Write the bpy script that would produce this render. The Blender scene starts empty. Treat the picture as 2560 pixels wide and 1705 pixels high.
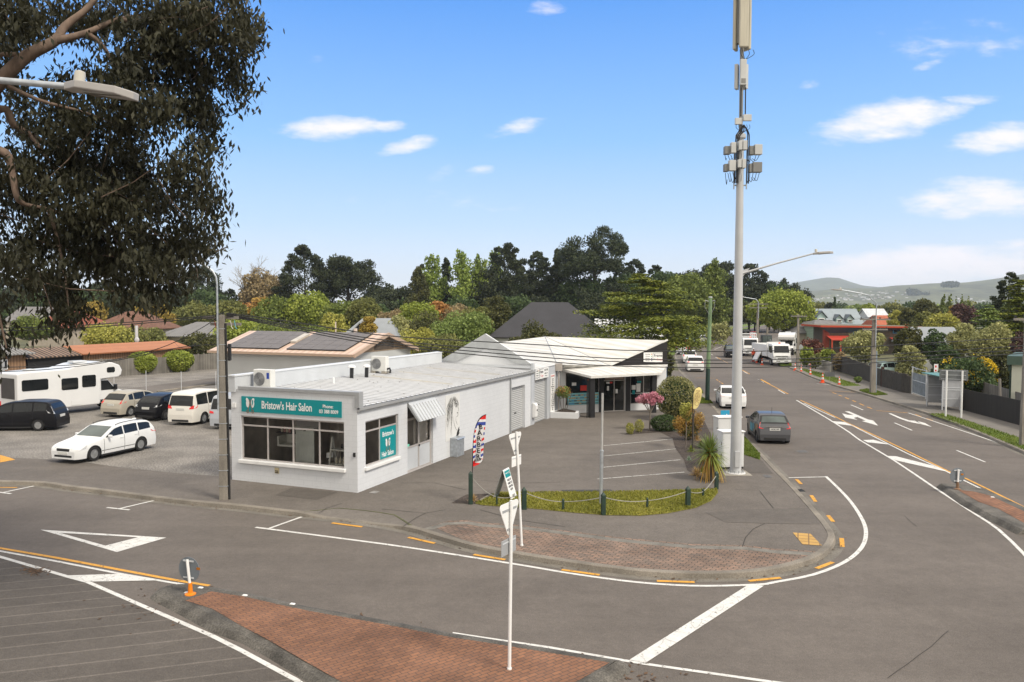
import bpy, math, random
import numpy as np
from mathutils import Vector, Matrix
rnd = random.Random(7)
S = bpy.context.scene
COL = S.collection
R_ = math.radians

# ---------------------------------------------------------------- camera
F, YH, HC = 1991.0, 765.0, 7.0          # focal length and horizon row for the 2560 px wide photograph, camera height
TH = math.atan((852.5 - YH) / F)
RO = R_(.15)
FW = Vector((0, math.cos(TH), -math.sin(TH)))
_r = Vector((1, 0, 0)); _u = _r.cross(FW)
RT = _r * math.cos(RO) + _u * math.sin(RO)
UP = -_r * math.sin(RO) + _u * math.cos(RO)
cd = bpy.data.cameras.new('camera'); cam = bpy.data.objects.new('camera', cd); COL.objects.link(cam)
cam.matrix_world = Matrix(((RT.x, UP.x, -FW.x, 0), (RT.y, UP.y, -FW.y, 0), (RT.z, UP.z, -FW.z, HC), (0, 0, 0, 1)))
cd.sensor_fit = 'HORIZONTAL'; cd.sensor_width = 36; cd.lens = 36 * F / 2560
cd.clip_start = .1; cd.clip_end = 30000
S.camera = cam

# ---------------------------------------------------------------- light
EXPOSURE = 0.38
S.view_settings.view_transform = 'Standard'; S.view_settings.look = 'None'
S.view_settings.exposure = EXPOSURE; S.view_settings.gamma = 1
SUN = Vector((.66, -.54, .95)).normalized()
sl = bpy.data.lights.new('sun', 'SUN'); sl.energy = 2.5; sl.angle = R_(14); sl.color = (1, .93, .82)
so = bpy.data.objects.new('sun', sl); COL.objects.link(so); so.rotation_euler = SUN.to_track_quat('Z', 'Y').to_euler(); so.location = (20, -20, 60)
W = bpy.data.worlds.new("World"); S.world = W; W.use_nodes = True
nt = W.node_tree; nt.nodes.clear()
def N(tree, t, **k):
    n = tree.nodes.new(t)
    for a, b in k.items():
        if a.startswith('i_'):
            key = a[2:]; n.inputs[int(key) if key.isdigit() else key].default_value = b
        else: setattr(n, a, b)
    return n
def mth(tree, op, a, b=None, c=None, clamp=False):
    n = tree.nodes.new('ShaderNodeMath'); n.operation = op; n.use_clamp = clamp
    for i, v in enumerate((a, b, c)):
        if v is None: continue
        if isinstance(v, (int, float)): n.inputs[i].default_value = v
        else: tree.links.new(v, n.inputs[i])
    return n.outputs[0]
def mixc(tree, f, a, b):
    n = tree.nodes.new('ShaderNodeMix'); n.data_type = 'RGBA'
    for i, v in ((0, f), (6, a), (7, b)):
        if isinstance(v, (int, float)): n.inputs[i].default_value = v
        elif isinstance(v, tuple): n.inputs[i].default_value = v + (1,) * (4 - len(v))
        else: tree.links.new(v, n.inputs[i])
    return n.outputs[2]
def ramp(tree, f, stops, interp='LINEAR'):
    n = tree.nodes.new('ShaderNodeValToRGB'); cr = n.color_ramp; cr.interpolation = interp
    while len(cr.elements) < len(stops): cr.elements.new(.5)
    for e, (p, c) in zip(cr.elements, stops):
        e.position = p; e.color = tuple(c) + (1,) if len(c) == 3 else c
    tree.links.new(f, n.inputs[0]); return n.outputs[0]
def world_sky():
    t = nt; L = t.links.new
    tc = N(t, 'ShaderNodeTexCoord'); sp = N(t, 'ShaderNodeSeparateXYZ'); L(tc.outputs['Generated'], sp.inputs[0])
    x, y, z = sp.outputs
    sky = N(t, 'ShaderNodeTexSky', sky_type='NISHITA', sun_disc=False, sun_elevation=math.asin(SUN.z), sun_rotation=math.atan2(SUN.x, SUN.y))
    nis = N(t, 'ShaderNodeVectorMath', operation='SCALE'); L(sky.outputs[0], nis.inputs[0]); nis.inputs['Scale'].default_value = .09
    grad = ramp(t, z, [(0, (.88, .87, .90)), (.03, (.70, .77, .89)), (.10, (.45, .64, .90)), (.20, (.235, .495, .90)), (.36, (.075, .30, .82)), (.6, (.07, .28, .77))])
    blue = mixc(t, .14, grad, nis.outputs[0])
    yy = mth(t, 'MAXIMUM', y, .05)
    cb = N(t, 'ShaderNodeCombineXYZ'); L(mth(t, 'DIVIDE', x, yy), cb.inputs[0]); L(mth(t, 'DIVIDE', z, yy), cb.inputs[1])
    uv = cb.outputs[0]
    mp = N(t, 'ShaderNodeMapping'); L(uv, mp.inputs[0]); mp.inputs['Scale'].default_value = (10, 30, 1)
    no = N(t, 'ShaderNodeTexNoise'); L(mp.outputs[0], no.inputs['Vector']); no.inputs['Scale'].default_value = 1.3; no.inputs['Detail'].default_value = 9; no.inputs['Roughness'].default_value = .62
    best = None
    K = 2560 / 2354
    for (px, py, rx, ry, rot, s) in [(770, 300, 150, 36, 0, 1), (880, 298, 75, 20, 4, .7), (935, 342, 85, 24, 12, .75), (1180, 300, 90, 24, 12, .8), (1012, 400, 50, 22, 25, .45), (1100, 398, 40, 15, 10, .4),
            (2030, 280, 200, 56, 10, 1), (2200, 232, 100, 15, 0, .6), (2290, 318, 140, 46, 6, 1), (2250, 455, 230, 56, 2, 1), (2150, 612, 380, 66, 3, 1.15), (1250, 28, 55, 20, 0, .5),
            (1400, 0, 80, 12, 0, .5), (2115, 157, 55, 12, 14, .55), (1850, 200, 30, 15, 0, .4), (722, 142, 35, 14, 0, .3), (2260, 100, 300, 60, 0, .2), (1000, 470, 300, 30, 0, .2)]:
        m = N(t, 'ShaderNodeMapping', vector_type='TEXTURE'); L(uv, m.inputs[0])
        m.inputs['Location'].default_value = ((px * K - 1280) / F, (YH - py * K) / F, 0)
        m.inputs['Rotation'].default_value = (0, 0, R_(rot)); m.inputs['Scale'].default_value = (rx * K / F, ry * K / F, 1)
        d = N(t, 'ShaderNodeVectorMath', operation='DOT_PRODUCT'); L(m.outputs[0], d.inputs[0]); L(m.outputs[0], d.inputs[1])
        e = mth(t, 'MULTIPLY', mth(t, 'SUBTRACT', 1.0, d.outputs['Value'], clamp=True), s)
        best = e if best is None else mth(t, 'MAXIMUM', best, e)
    cl = mth(t, 'ADD', mth(t, 'MULTIPLY', best, .85), mth(t, 'MULTIPLY', mth(t, 'SUBTRACT', no.outputs[0], .5), 1.9))
    cov = N(t, 'ShaderNodeMapRange', interpolation_type='SMOOTHSTEP'); L(cl, cov.inputs[0]); cov.inputs[1].default_value = .10; cov.inputs[2].default_value = 1.0
    cov = mth(t, 'MULTIPLY', cov.outputs[0], mth(t, 'MULTIPLY', mth(t, 'GREATER_THAN', best, .001), .93))
    front = mixc(t, cov, blue, (.86, .82, .86))
    # unseen warm-white deck, added overhead and behind the viewer to flatten the light
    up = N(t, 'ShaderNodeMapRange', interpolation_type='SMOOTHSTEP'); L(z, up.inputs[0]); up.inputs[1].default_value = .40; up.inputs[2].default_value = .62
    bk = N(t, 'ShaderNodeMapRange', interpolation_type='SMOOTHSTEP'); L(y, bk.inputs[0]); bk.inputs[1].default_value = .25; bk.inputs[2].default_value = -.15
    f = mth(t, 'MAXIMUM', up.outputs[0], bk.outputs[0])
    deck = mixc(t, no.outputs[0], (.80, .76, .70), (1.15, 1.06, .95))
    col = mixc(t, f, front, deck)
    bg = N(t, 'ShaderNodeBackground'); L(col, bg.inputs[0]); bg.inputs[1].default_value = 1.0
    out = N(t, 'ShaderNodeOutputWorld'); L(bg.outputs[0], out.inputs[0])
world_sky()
S.cycles.use_denoising = True
S.cycles.max_bounces = 6; S.cycles.diffuse_bounces = 3; S.cycles.glossy_bounces = 3; S.cycles.transmission_bounces = 4; S.cycles.transparent_max_bounces = 6
S.cycles.caustics_reflective = False; S.cycles.caustics_refractive = False

# ---------------------------------------------------------------- picture -> place (photograph pixels onto the ground or a known depth)
def ray(px, py): return RT * ((px - 1280) / F) - UP * ((py - 852.5) / F) + FW
def G(px, py, z=0.0):
    d = ray(px, py); t = (z - HC) / d.z
    return Vector((d.x * t, d.y * t, z))
def P(px, py, Y):
    d = ray(px, py); t = Y / d.y
    return Vector((0, 0, HC)) + d * t
def ztop(x, y, py):                      # height of picture row py above the ground point (x, y)
    k = (py - 852.5) / F
    return HC - (y * (UP.y + k * FW.y) + x * (UP.x + k * FW.x)) / (UP.z + k * FW.z)
def C(sx, ox, oy):                       # reader for an enlarged crop of the photograph
    return lambda x, y: (ox + x / sx, oy + y / sx)
K = 2560 / 2354
full = lambda x, y: (x * K, y * K)

# ---------------------------------------------------------------- mesh helpers
class MB:
    def __init__(s): s.v = []; s.f = []; s.m = []
    def add(s, vs, fs, mi=0):
        b = len(s.v); s.v += [tuple(q) for q in vs]
        for f in fs: s.f.append([b + i for i in f]); s.m.append(mi)
        return s
    def box(s, x0, x1, y0, y1, z0, z1, mi=0, mat=None):
        vs = [Vector((x, y, z)) for z in (z0, z1) for y in (y0, y1) for x in (x0, x1)]
        if mat is not None: vs = [mat @ q for q in vs]
        return s.add(vs, [(0, 2, 3, 1), (4, 5, 7, 6), (0, 1, 5, 4), (2, 6, 7, 3), (0, 4, 6, 2), (1, 3, 7, 5)], mi)
    def cbox(s, c, d, rz=0, mi=0, rx=0, ry=0):
        m = Matrix.Translation(Vector(c)) @ Matrix.Rotation(rz, 4, 'Z') @ Matrix.Rotation(ry, 4, 'Y') @ Matrix.Rotation(rx, 4, 'X')
        return s.box(-d[0]/2, d[0]/2, -d[1]/2, d[1]/2, -d[2]/2, d[2]/2, mi, m)
    def poly(s, pts, mi=0): return s.add(pts, [list(range(len(pts)))], mi)
    def prism(s, pts, z0, z1, mi=0, side=None):
        n = len(pts); a = sum(pts[i][0]*pts[(i+1) % n][1] - pts[(i+1) % n][0]*pts[i][1] for i in range(n))
        if a < 0: pts = pts[::-1]
        vs = [(p[0], p[1], z0) for p in pts] + [(p[0], p[1], z1) for p in pts]
        s.add(vs, [list(range(n, 2*n)), list(range(n))[::-1]], mi)
        s.add(vs, [(i, (i+1) % n, n+(i+1) % n, n+i) for i in range(n)], mi if side is None else side)
        return s
    def extr(s, pts, d, mi=0):             # polygon in 3-D pushed along d
        n = len(pts); d = Vector(d); A = [Vector(p) for p in pts]; B = [p + d for p in A]
        s.add(A + B, [list(range(n)), list(range(n, 2*n))[::-1]] + [(i, n+i, n+(i+1) % n, (i+1) % n) for i in range(n)], mi); return s
    def tube(s, pts, r, n=8, mi=0, cap=True):
        pts = [Vector(p) for p in pts]; rs = r if isinstance(r, (list, tuple)) else [r]*len(pts)
        b = len(s.v); ref = None
        for i, p in enumerate(pts):
            t = (pts[min(i+1, len(pts)-1)] - pts[max(i-1, 0)])
            if t.length < 1e-9: t = Vector((0, 0, 1))
            t.normalize()
            if ref is None: ref = Vector((1, 0, 0)) if abs(t.x) < .9 else Vector((0, 1, 0))
            a = (ref - t * ref.dot(t))
            if a.length < 1e-6: a = t.orthogonal()
            a.normalize(); ref = a; c = t.cross(a)
            for k in range(n):
                w = 2*math.pi*k/n; s.v.append(tuple(p + (a*math.cos(w) + c*math.sin(w))*rs[i]))
        for i in range(len(pts)-1):
            for k in range(n):
                s.f.append([b+i*n+k, b+i*n+(k+1) % n, b+(i+1)*n+(k+1) % n, b+(i+1)*n+k]); s.m.append(mi)
        if cap:
            s.f.append([b+k for k in range(n)][::-1]); s.m.append(mi)
            s.f.append([b+(len(pts)-1)*n+k for k in range(n)]); s.m.append(mi)
        return s
    def lathe(s, prof, n=16, mi=0, c=(0, 0, 0)):
        b = len(s.v)
        for (r, z) in prof:
            for k in range(n):
                w = 2*math.pi*k/n; s.v.append((c[0]+r*math.cos(w), c[1]+r*math.sin(w), c[2]+z))
        for i in range(len(prof)-1):
            for k in range(n):
                s.f.append([b+i*n+k, b+i*n+(k+1) % n, b+(i+1)*n+(k+1) % n, b+(i+1)*n+k]); s.m.append(mi)
        s.f.append([b+k for k in range(n)][::-1]); s.m.append(mi)
        s.f.append([b+(len(prof)-1)*n+k for k in range(n)]); s.m.append(mi)
        return s
    def build(s, name, mats, parent=None, smooth=False, bevel=0, seg=2):
        me = bpy.data.meshes.new(name); me.from_pydata(s.v, [], s.f)
        mats = mats if isinstance(mats, (list, tuple)) else [mats]
        for m in mats: me.materials.append(m)
        if len(mats) > 1: me.polygons.foreach_set('material_index', s.m)
        if smooth:
            me.polygons.foreach_set('use_smooth', [True]*len(me.polygons))
            try: me.set_sharp_from_angle(angle=R_(smooth if smooth > 1 else 40))
            except Exception: pass
        me.update()
        o = bpy.data.objects.new(name, me); COL.objects.link(o)
        if parent is not None: o.parent = parent
        if bevel:
            b = o.modifiers.new('bevel', 'BEVEL'); b.width = bevel; b.segments = seg; b.limit_method = 'ANGLE'; b.angle_limit = R_(40)
        return o
def tag(o, label, cat, group=None):
    o['label'] = label; o['category'] = cat
    if group: o['group'] = group
    return o
def struct(o): o['kind'] = 'structure'; return o
def stuff(o, label, cat): o['kind'] = 'stuff'; o['label'] = label; o['category'] = cat; return o
def thing(name, label, cat, loc=(0, 0, 0), rz=0, group=None):
    o = bpy.data.objects.new(name, None); COL.objects.link(o); o.location = loc; o.rotation_euler = (0, 0, rz)
    o.empty_display_size = .3
    return tag(o, label, cat, group)
def dup(root, loc, rz, label, group=None):
    r = root.copy(); COL.objects.link(r); r.location = loc; r.rotation_euler = (0, 0, rz); r['label'] = label
    if group: r['group'] = group
    for ch in list(root.children):
        c = ch.copy(); COL.objects.link(c); c.parent = r
        for g in ch.children:
            d = g.copy(); COL.objects.link(d); d.parent = c
    return r
def text(s, size, mat, parent, M, name='lettering', bold=0.0, align='CENTER', depth=.004, sx=1.0):
    cu = bpy.data.curves.new(name, 'FONT'); cu.body = s; cu.size = size; cu.align_x = align; cu.align_y = 'CENTER'
    cu.extrude = depth/2; cu.offset = bold; cu.resolution_u = 3
    t = bpy.data.objects.new(name, cu); me = bpy.data.meshes.new_from_object(t)
    bpy.data.objects.remove(t); bpy.data.curves.remove(cu)
    me.materials.clear(); me.materials.append(mat)
    me.transform(M @ Matrix.Diagonal((sx, 1, 1, 1)))
    o = bpy.data.objects.new(name, me); COL.objects.link(o); o.parent = parent
    return o
def frame_m(o, ex, ey):                  # matrix with local x along ex, local y along ey, origin o
    ex = Vector(ex).normalized(); ey = Vector(ey).normalized(); ez = ex.cross(ey); o = Vector(o)
    return Matrix(((ex.x, ey.x, ez.x, o.x), (ex.y, ey.y, ez.y, o.y), (ex.z, ey.z, ez.z, o.z), (0, 0, 0, 1)))

# ---------------------------------------------------------------- materials
def mat(name, col, rough=.6, var=.12, scale=2.0, metal=0, bump=0, bscale=60, fine=0, coat=0, spec=.4, stretch=(1, 1, 1), emit=0):
    m = bpy.data.materials.new(name); m.use_nodes = True; t = m.node_tree; b = t.nodes['Principled BSDF']; L = t.links.new
    b.inputs['Roughness'].default_value = rough; b.inputs['Metallic'].default_value = metal; b.inputs['Specular IOR Level'].default_value = spec
    if coat: b.inputs['Coat Weight'].default_value = coat; b.inputs['Coat Roughness'].default_value = .05
    tc = N(t, 'ShaderNodeTexCoord'); mp = N(t, 'ShaderNodeMapping'); L(tc.outputs['Object'], mp.inputs[0]); mp.inputs['Scale'].default_value = stretch
    n1 = N(t, 'ShaderNodeTexNoise', i_Scale=scale, i_Detail=4.0); L(mp.outputs[0], n1.inputs['Vector'])
    lo = tuple(c*(1-var) for c in col); hi = tuple(min(1, c*(1+var)) for c in col)
    f = N(t, 'ShaderNodeMapRange'); L(n1.outputs[0], f.inputs[0]); f.inputs[1].default_value = .3; f.inputs[2].default_value = .7
    c = mixc(t, f.outputs[0], lo, hi)
    if fine or bump:
        n2 = N(t, 'ShaderNodeTexNoise', i_Scale=bscale, i_Detail=2.0); L(mp.outputs[0], n2.inputs['Vector'])
        if fine:
            f2 = N(t, 'ShaderNodeMapRange'); L(n2.outputs[0], f2.inputs[0]); f2.inputs[1].default_value = .3; f2.inputs[2].default_value = .7; f2.inputs[3].default_value = 1-fine; f2.inputs[4].default_value = 1+fine
            v = N(t, 'ShaderNodeVectorMath', operation='SCALE'); L(c, v.inputs[0]); L(f2.outputs[0], v.inputs['Scale']); c = v.outputs[0]
        if bump:
            bp = N(t, 'ShaderNodeBump', i_Strength=bump, i_Distance=.02); L(n2.outputs[0], bp.inputs['Height']); L(bp.outputs[0], b.inputs['Normal'])
    L(c, b.inputs['Base Color'])
    if emit: b.inputs['Emission Color'].default_value = tuple(col) + (1,); b.inputs['Emission Strength'].default_value = emit
    m.diffuse_color = tuple(col) + (1,)
    return m
def asphalt(name, col, patch=.16, streak=None, grooves=False):
    m = bpy.data.materials.new(name); m.use_nodes = True; t = m.node_tree; b = t.nodes['Principled BSDF']; L = t.links.new
    b.inputs['Roughness'].default_value = .85; b.inputs['Specular IOR Level'].default_value = .25
    tc = N(t, 'ShaderNodeTexCoord'); co = tc.outputs['Object']
    a = N(t, 'ShaderNodeTexNoise', i_Scale=.22, i_Detail=5.0, i_Roughness=.6); L(co, a.inputs['Vector'])
    g = N(t, 'ShaderNodeTexNoise', i_Scale=38.0, i_Detail=2.0, i_Roughness=.7); L(co, g.inputs['Vector'])
    s = N(t, 'ShaderNodeTexNoise', i_Scale=2.2, i_Detail=6.0, i_Roughness=.7); L(co, s.inputs['Vector'])
    def mr(src, lo, hi, i0=.3, i1=.7):
        n = N(t, 'ShaderNodeMapRange'); L(src, n.inputs[0]); n.inputs[1].default_value = i0; n.inputs[2].default_value = i1; n.inputs[3].default_value = lo; n.inputs[4].default_value = hi; return n.outputs[0]
    k = mth(t, 'MULTIPLY', mth(t, 'MULTIPLY', mr(a.outputs[0], 1-patch, 1+patch), mr(g.outputs[0], .74, 1.26)), mr(s.outputs[0], .90, 1.10))
    q_ = N(t, 'ShaderNodeTexNoise', i_Scale=9.0, i_Detail=3.0, i_Roughness=.7); L(co, q_.inputs['Vector']); k = mth(t, 'MULTIPLY', k, mr(q_.outputs[0], .90, 1.10))
    mp0 = N(t, 'ShaderNodeMapping'); L(co, mp0.inputs[0]); mp0.inputs['Rotation'].default_value = (0, 0, R_(21)); mp0.inputs['Scale'].default_value = (.05, .9, 1); l_ = N(t, 'ShaderNodeTexNoise', i_Scale=1.0, i_Detail=3.0); L(mp0.outputs[0], l_.inputs['Vector']); k = mth(t, 'MULTIPLY', k, mr(l_.outputs[0], .93, 1.06))
    # sparse pale chips and dark tar spots
    vo = N(t, 'ShaderNodeTexVoronoi', i_Scale=9.0); L(co, vo.inputs['Vector'])
    k = mth(t, 'MULTIPLY', k, mr(vo.outputs['Distance'], 1.22, 1.0, .02, .09))
    if grooves:
        mp = N(t, 'ShaderNodeMapping'); L(co, mp.inputs[0]); mp.inputs['Rotation'].default_value = (0, 0, R_(-grooves))
        sx = N(t, 'ShaderNodeSeparateXYZ'); L(mp.outputs[0], sx.inputs[0])
        fr = mth(t, 'FRACT', mth(t, 'DIVIDE', sx.outputs[1], .62))
        ln = mr(mth(t, 'ABSOLUTE', mth(t, 'SUBTRACT', fr, .5)), .55, 0, 0, .07)
        fr2 = mth(t, 'FRACT', mth(t, 'DIVIDE', sx.outputs[1], .062))
        k = mth(t, 'MULTIPLY', k, mth(t, 'ADD', mth(t, 'ADD', .93, ln), mth(t, 'MULTIPLY', mth(t, 'SUBTRACT', fr2, .5), .2)))
    v = N(t, 'ShaderNodeVectorMath', operation='SCALE'); v.inputs[0].default_value = col; L(k, v.inputs['Scale'])
    L(v.outputs[0], b.inputs['Base Color'])
    bp = N(t, 'ShaderNodeBump', i_Strength=.5, i_Distance=.01); L(g.outputs[0], bp.inputs['Height']); L(bp.outputs[0], b.inputs['Normal'])
    return m
def bricks(name, c1, c2, mortar, w, h, rot=0, vertical=False, msize=.02, var=.3, rough=.85, off=.5, bump=.3):
    m = bpy.data.materials.new(name); m.use_nodes = True; t = m.node_tree; b = t.nodes['Principled BSDF']; L = t.links.new
    b.inputs['Roughness'].default_value = rough; b.inputs['Specular IOR Level'].default_value = .25
    tc = N(t, 'ShaderNodeTexCoord'); co = tc.outputs['Object']
    if vertical:
        sp = N(t, 'ShaderNodeSeparateXYZ'); L(co, sp.inputs[0]); cb = N(t, 'ShaderNodeCombineXYZ')
        L(mth(t, 'ADD', sp.outputs[0], sp.outputs[1]), cb.inputs[0]); L(sp.outputs[2], cb.inputs[1]); src = cb.outputs[0]
    else:
        mp = N(t, 'ShaderNodeMapping'); L(co, mp.inputs[0]); mp.inputs['Rotation'].default_value = (0, 0, R_(rot)); src = mp.outputs[0]
    br = N(t, 'ShaderNodeTexBrick', offset=off); L(src, br.inputs['Vector'])
    br.inputs['Scale'].default_value = 1; br.inputs['Brick Width'].default_value = w; br.inputs['Row Height'].default_value = h
    br.inputs['Mortar Size'].default_value = msize; br.inputs['Mortar Smooth'].default_value = .2; br.inputs['Bias'].default_value = 0
    br.inputs['Color1'].default_value = c1 + (1,); br.inputs['Color2'].default_value = c2 + (1,); br.inputs['Mortar'].default_value = mortar + (1,)
    n = N(t, 'ShaderNodeTexNoise', i_Scale=.9, i_Detail=6.0, i_Roughness=.65); L(co, n.inputs['Vector'])
    n2 = N(t, 'ShaderNodeTexNoise', i_Scale=45.0, i_Detail=2.0); L(co, n2.inputs['Vector'])
    f = N(t, 'ShaderNodeMapRange'); L(n.outputs[0], f.inputs[0]); f.inputs[1].default_value = .3; f.inputs[2].default_value = .7; f.inputs[3].default_value = 1-var; f.inputs[4].default_value = 1+var*.6
    k = mth(t, 'MULTIPLY', f.outputs[0], mth(t, 'ADD', .85, mth(t, 'MULTIPLY', n2.outputs[0], .3)))
    v = N(t, 'ShaderNodeVectorMath', operation='SCALE'); L(br.outputs['Color'], v.inputs[0]); L(k, v.inputs['Scale']); L(v.outputs[0], b.inputs['Base Color'])
    if bump:
        bp = N(t, 'ShaderNodeBump', i_Strength=bump, i_Distance=.01, invert=True); L(br.outputs['Fac'], bp.inputs['Height']); L(bp.outputs[0], b.inputs['Normal'])
    return m
def stripes(name, c1, c2, pitch, axis=0, duty=.5, rough=.5, metal=0, bump=.5, var=.12, dark=None):   # corrugated or board cladding
    m = bpy.data.materials.new(name); m.use_nodes = True; t = m.node_tree; b = t.nodes['Principled BSDF']; L = t.links.new
    b.inputs['Roughness'].default_value = rough; b.inputs['Metallic'].default_value = metal; b.inputs['Specular IOR Level'].default_value = .3
    tc = N(t, 'ShaderNodeTexCoord'); sp = N(t, 'ShaderNodeSeparateXYZ'); L(tc.outputs['Object'], sp.inputs[0])
    src = sp.outputs[axis] if axis < 3 else mth(t, 'ADD', sp.outputs[0], sp.outputs[1])
    u = mth(t, 'DIVIDE', src, pitch)
    w = mth(t, 'ADD', mth(t, 'MULTIPLY', mth(t, 'SINE', mth(t, 'MULTIPLY', u, 2*math.pi)), .5), .5)
    wn = N(t, 'ShaderNodeTexWhiteNoise', noise_dimensions='1D'); L(mth(t, 'FLOOR', u), wn.inputs['W'])
    n = N(t, 'ShaderNodeTexNoise', i_Scale=1.2, i_Detail=5.0); L(tc.outputs['Object'], n.inputs['Vector'])
    th = N(t, 'ShaderNodeMapRange', interpolation_type='SMOOTHSTEP'); L(w, th.inputs[0]); th.inputs[1].default_value = duty-.25; th.inputs[2].default_value = duty+.25
    c = mixc(t, th.outputs[0], c1, c2)
    k = mth(t, 'ADD', mth(t, 'ADD', 1-var, mth(t, 'MULTIPLY', wn.outputs['Value'], var)), mth(t, 'MULTIPLY', mth(t, 'SUBTRACT', n.outputs[0], .5), var*2.2))
    v = N(t, 'ShaderNodeVectorMath', operation='SCALE'); L(c, v.inputs[0]); L(k, v.inputs['Scale']); L(v.outputs[0], b.inputs['Base Color'])
    if bump:
        bp = N(t, 'ShaderNodeBump', i_Strength=bump, i_Distance=.02); L(w, bp.inputs['Height']); L(bp.outputs[0], b.inputs['Normal'])
    return m
def leafmat(name, c1, c2, c3=None, rough=.6, trans=.25):
    m = bpy.data.materials.new(name); m.use_nodes = True; t = m.node_tree; b = t.nodes['Principled BSDF']; L = t.links.new
    ge = N(t, 'ShaderNodeNewGeometry'); r = ge.outputs['Random Per Island']
    tc = N(t, 'ShaderNodeTexCoord'); n = N(t, 'ShaderNodeTexNoise', i_Scale=.55, i_Detail=3.0); L(tc.outputs['Object'], n.inputs['Vector'])
    f = mth(t, 'ADD', mth(t, 'MULTIPLY', r, .55), mth(t, 'MULTIPLY', mth(t, 'SUBTRACT', n.outputs[0], .32), 1.3), clamp=True)
    st = [(0, c1), (.6, c2), (1, c3 or c2)]
    c = ramp(t, f, st)
    L(c, b.inputs['Base Color']); b.inputs['Roughness'].default_value = rough; b.inputs['Specular IOR Level'].default_value = .25
    tr = N(t, 'ShaderNodeBsdfTranslucent'); L(c, tr.inputs[0]); mx = N(t, 'ShaderNodeMixShader', i_0=trans)
    L(b.outputs[0], mx.inputs[1]); L(tr.outputs[0], mx.inputs[2]); L(mx.outputs[0], t.nodes['Material Output'].inputs[0])
    return m
def glassmat(name, tint=(.97, .98, .98), alpha=.45):      # window glass: dim mirror over a see-through pane
    m = bpy.data.materials.new(name); m.use_nodes = True; t = m.node_tree; t.nodes.remove(t.nodes['Principled BSDF']); L = t.links.new
    gl = N(t, 'ShaderNodeBsdfGlossy', i_Roughness=.02); tr = N(t, 'ShaderNodeBsdfTransparent'); tr.inputs[0].default_value = tint + (1,)
    fr = N(t, 'ShaderNodeFresnel', i_IOR=1.45); mx = N(t, 'ShaderNodeMixShader'); L(fr.outputs[0], mx.inputs[0]); L(tr.outputs[0], mx.inputs[1]); L(gl.outputs[0], mx.inputs[2])
    L(mx.outputs[0], t.nodes['Material Output'].inputs[0]); return m
WHITE = mat('white_paint', (.74, .74, .73), .5, .05, 3)
SIGNW = mat('sign_white', (.78, .78, .77), .45, .03, 3)
GREYM = mat('grey_metal', (.33, .34, .35), .45, .08, 4, spec=.5)
LGREY = mat('light_grey_paint', (.52, .54, .56), .5, .05, 1.5)
GALV = mat('galvanised_steel', (.42, .45, .48), .42, .18, 9, metal=.55)
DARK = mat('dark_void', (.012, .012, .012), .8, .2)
BLACK = mat('black_paint', (.016, .016, .018), .45, .15, 4)
ALU = mat('aluminium_frame', (.47, .44, .42), .4, .06, 5, metal=.2)
CONC = mat('concrete', (.30, .275, .235), .9, .2, 1.3, bump=.3, bscale=40, fine=.2)
KERB = mat('kerb_concrete', (.20, .178, .148), .9, .28, 1.1, bump=.4, bscale=30, fine=.22)
TEAL = mat('teal_sign', (.0, .25, .27), .45, .03, 3)
TIMBER = mat('weathered_timber', (.20, .185, .165), .9, .25, 6, stretch=(8, 8, .6))
GREENP = mat('dark_green_paint', (.018, .04, .028), .6, .2, 5)
RED = mat('red_paint', (.6, .03, .02), .5, .08)
ORANGE = mat('orange_plastic', (.85, .09, .012), .5, .06)
GLASS = mat('dark_glass', (.012, .014, .015), .06, .3, 1.5, spec=.6)
PANE = glassmat('window_glass')
# ================================================================ GROUND, ROADS, MARKINGS
ASPH = asphalt('road_asphalt', (.134, .117, .103), .14)
ASPH_G = asphalt('grooved_asphalt', (.106, .093, .081), .2, grooves=17)
PATH = asphalt('footpath_asphalt', (.136, .120, .105), .16)
FORE = asphalt('forecourt_asphalt', (.136, .120, .105), .13)
PATCH2 = asphalt('worn_asphalt', (.116, .103, .091), .12)
DRAIN = mat('iron_cover', (.11, .105, .10), .7, .3, 5, fine=.3)
PATCHM = asphalt('fresh_asphalt', (.102, .090, .079), .08)
GRAVEL = mat('gravel', (.195, .180, .162), .95, .26, .6, bump=1.0, bscale=15, fine=.6)
EARTH = mat('earth', (.085, .085, .045), .95, .4, .08, fine=.3, bscale=3)
LAWN = mat('lawn_turf', (.19, .175, .03), .95, .30, 1.2, bump=.8, bscale=30, fine=.45)
VERGE = mat('verge_turf', (.11, .155, .022), .95, .30, 1.0, bump=.8, bscale=30, fine=.45)
MULCH = mat('bark_mulch', (.055, .042, .034), .95, .4, 5, bump=1, bscale=25, fine=.6)
BRICKI = bricks('island_pavers', (.27, .132, .075), (.195, .10, .063), (.10, .07, .055), .21, .105, rot=-38, msize=.010, var=.35)
BRICKC = bricks('corner_pavers', (.285, .19, .14), (.18, .14, .115), (.075, .065, .055), .24, .12, rot=30, msize=.014, var=.35)
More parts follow.
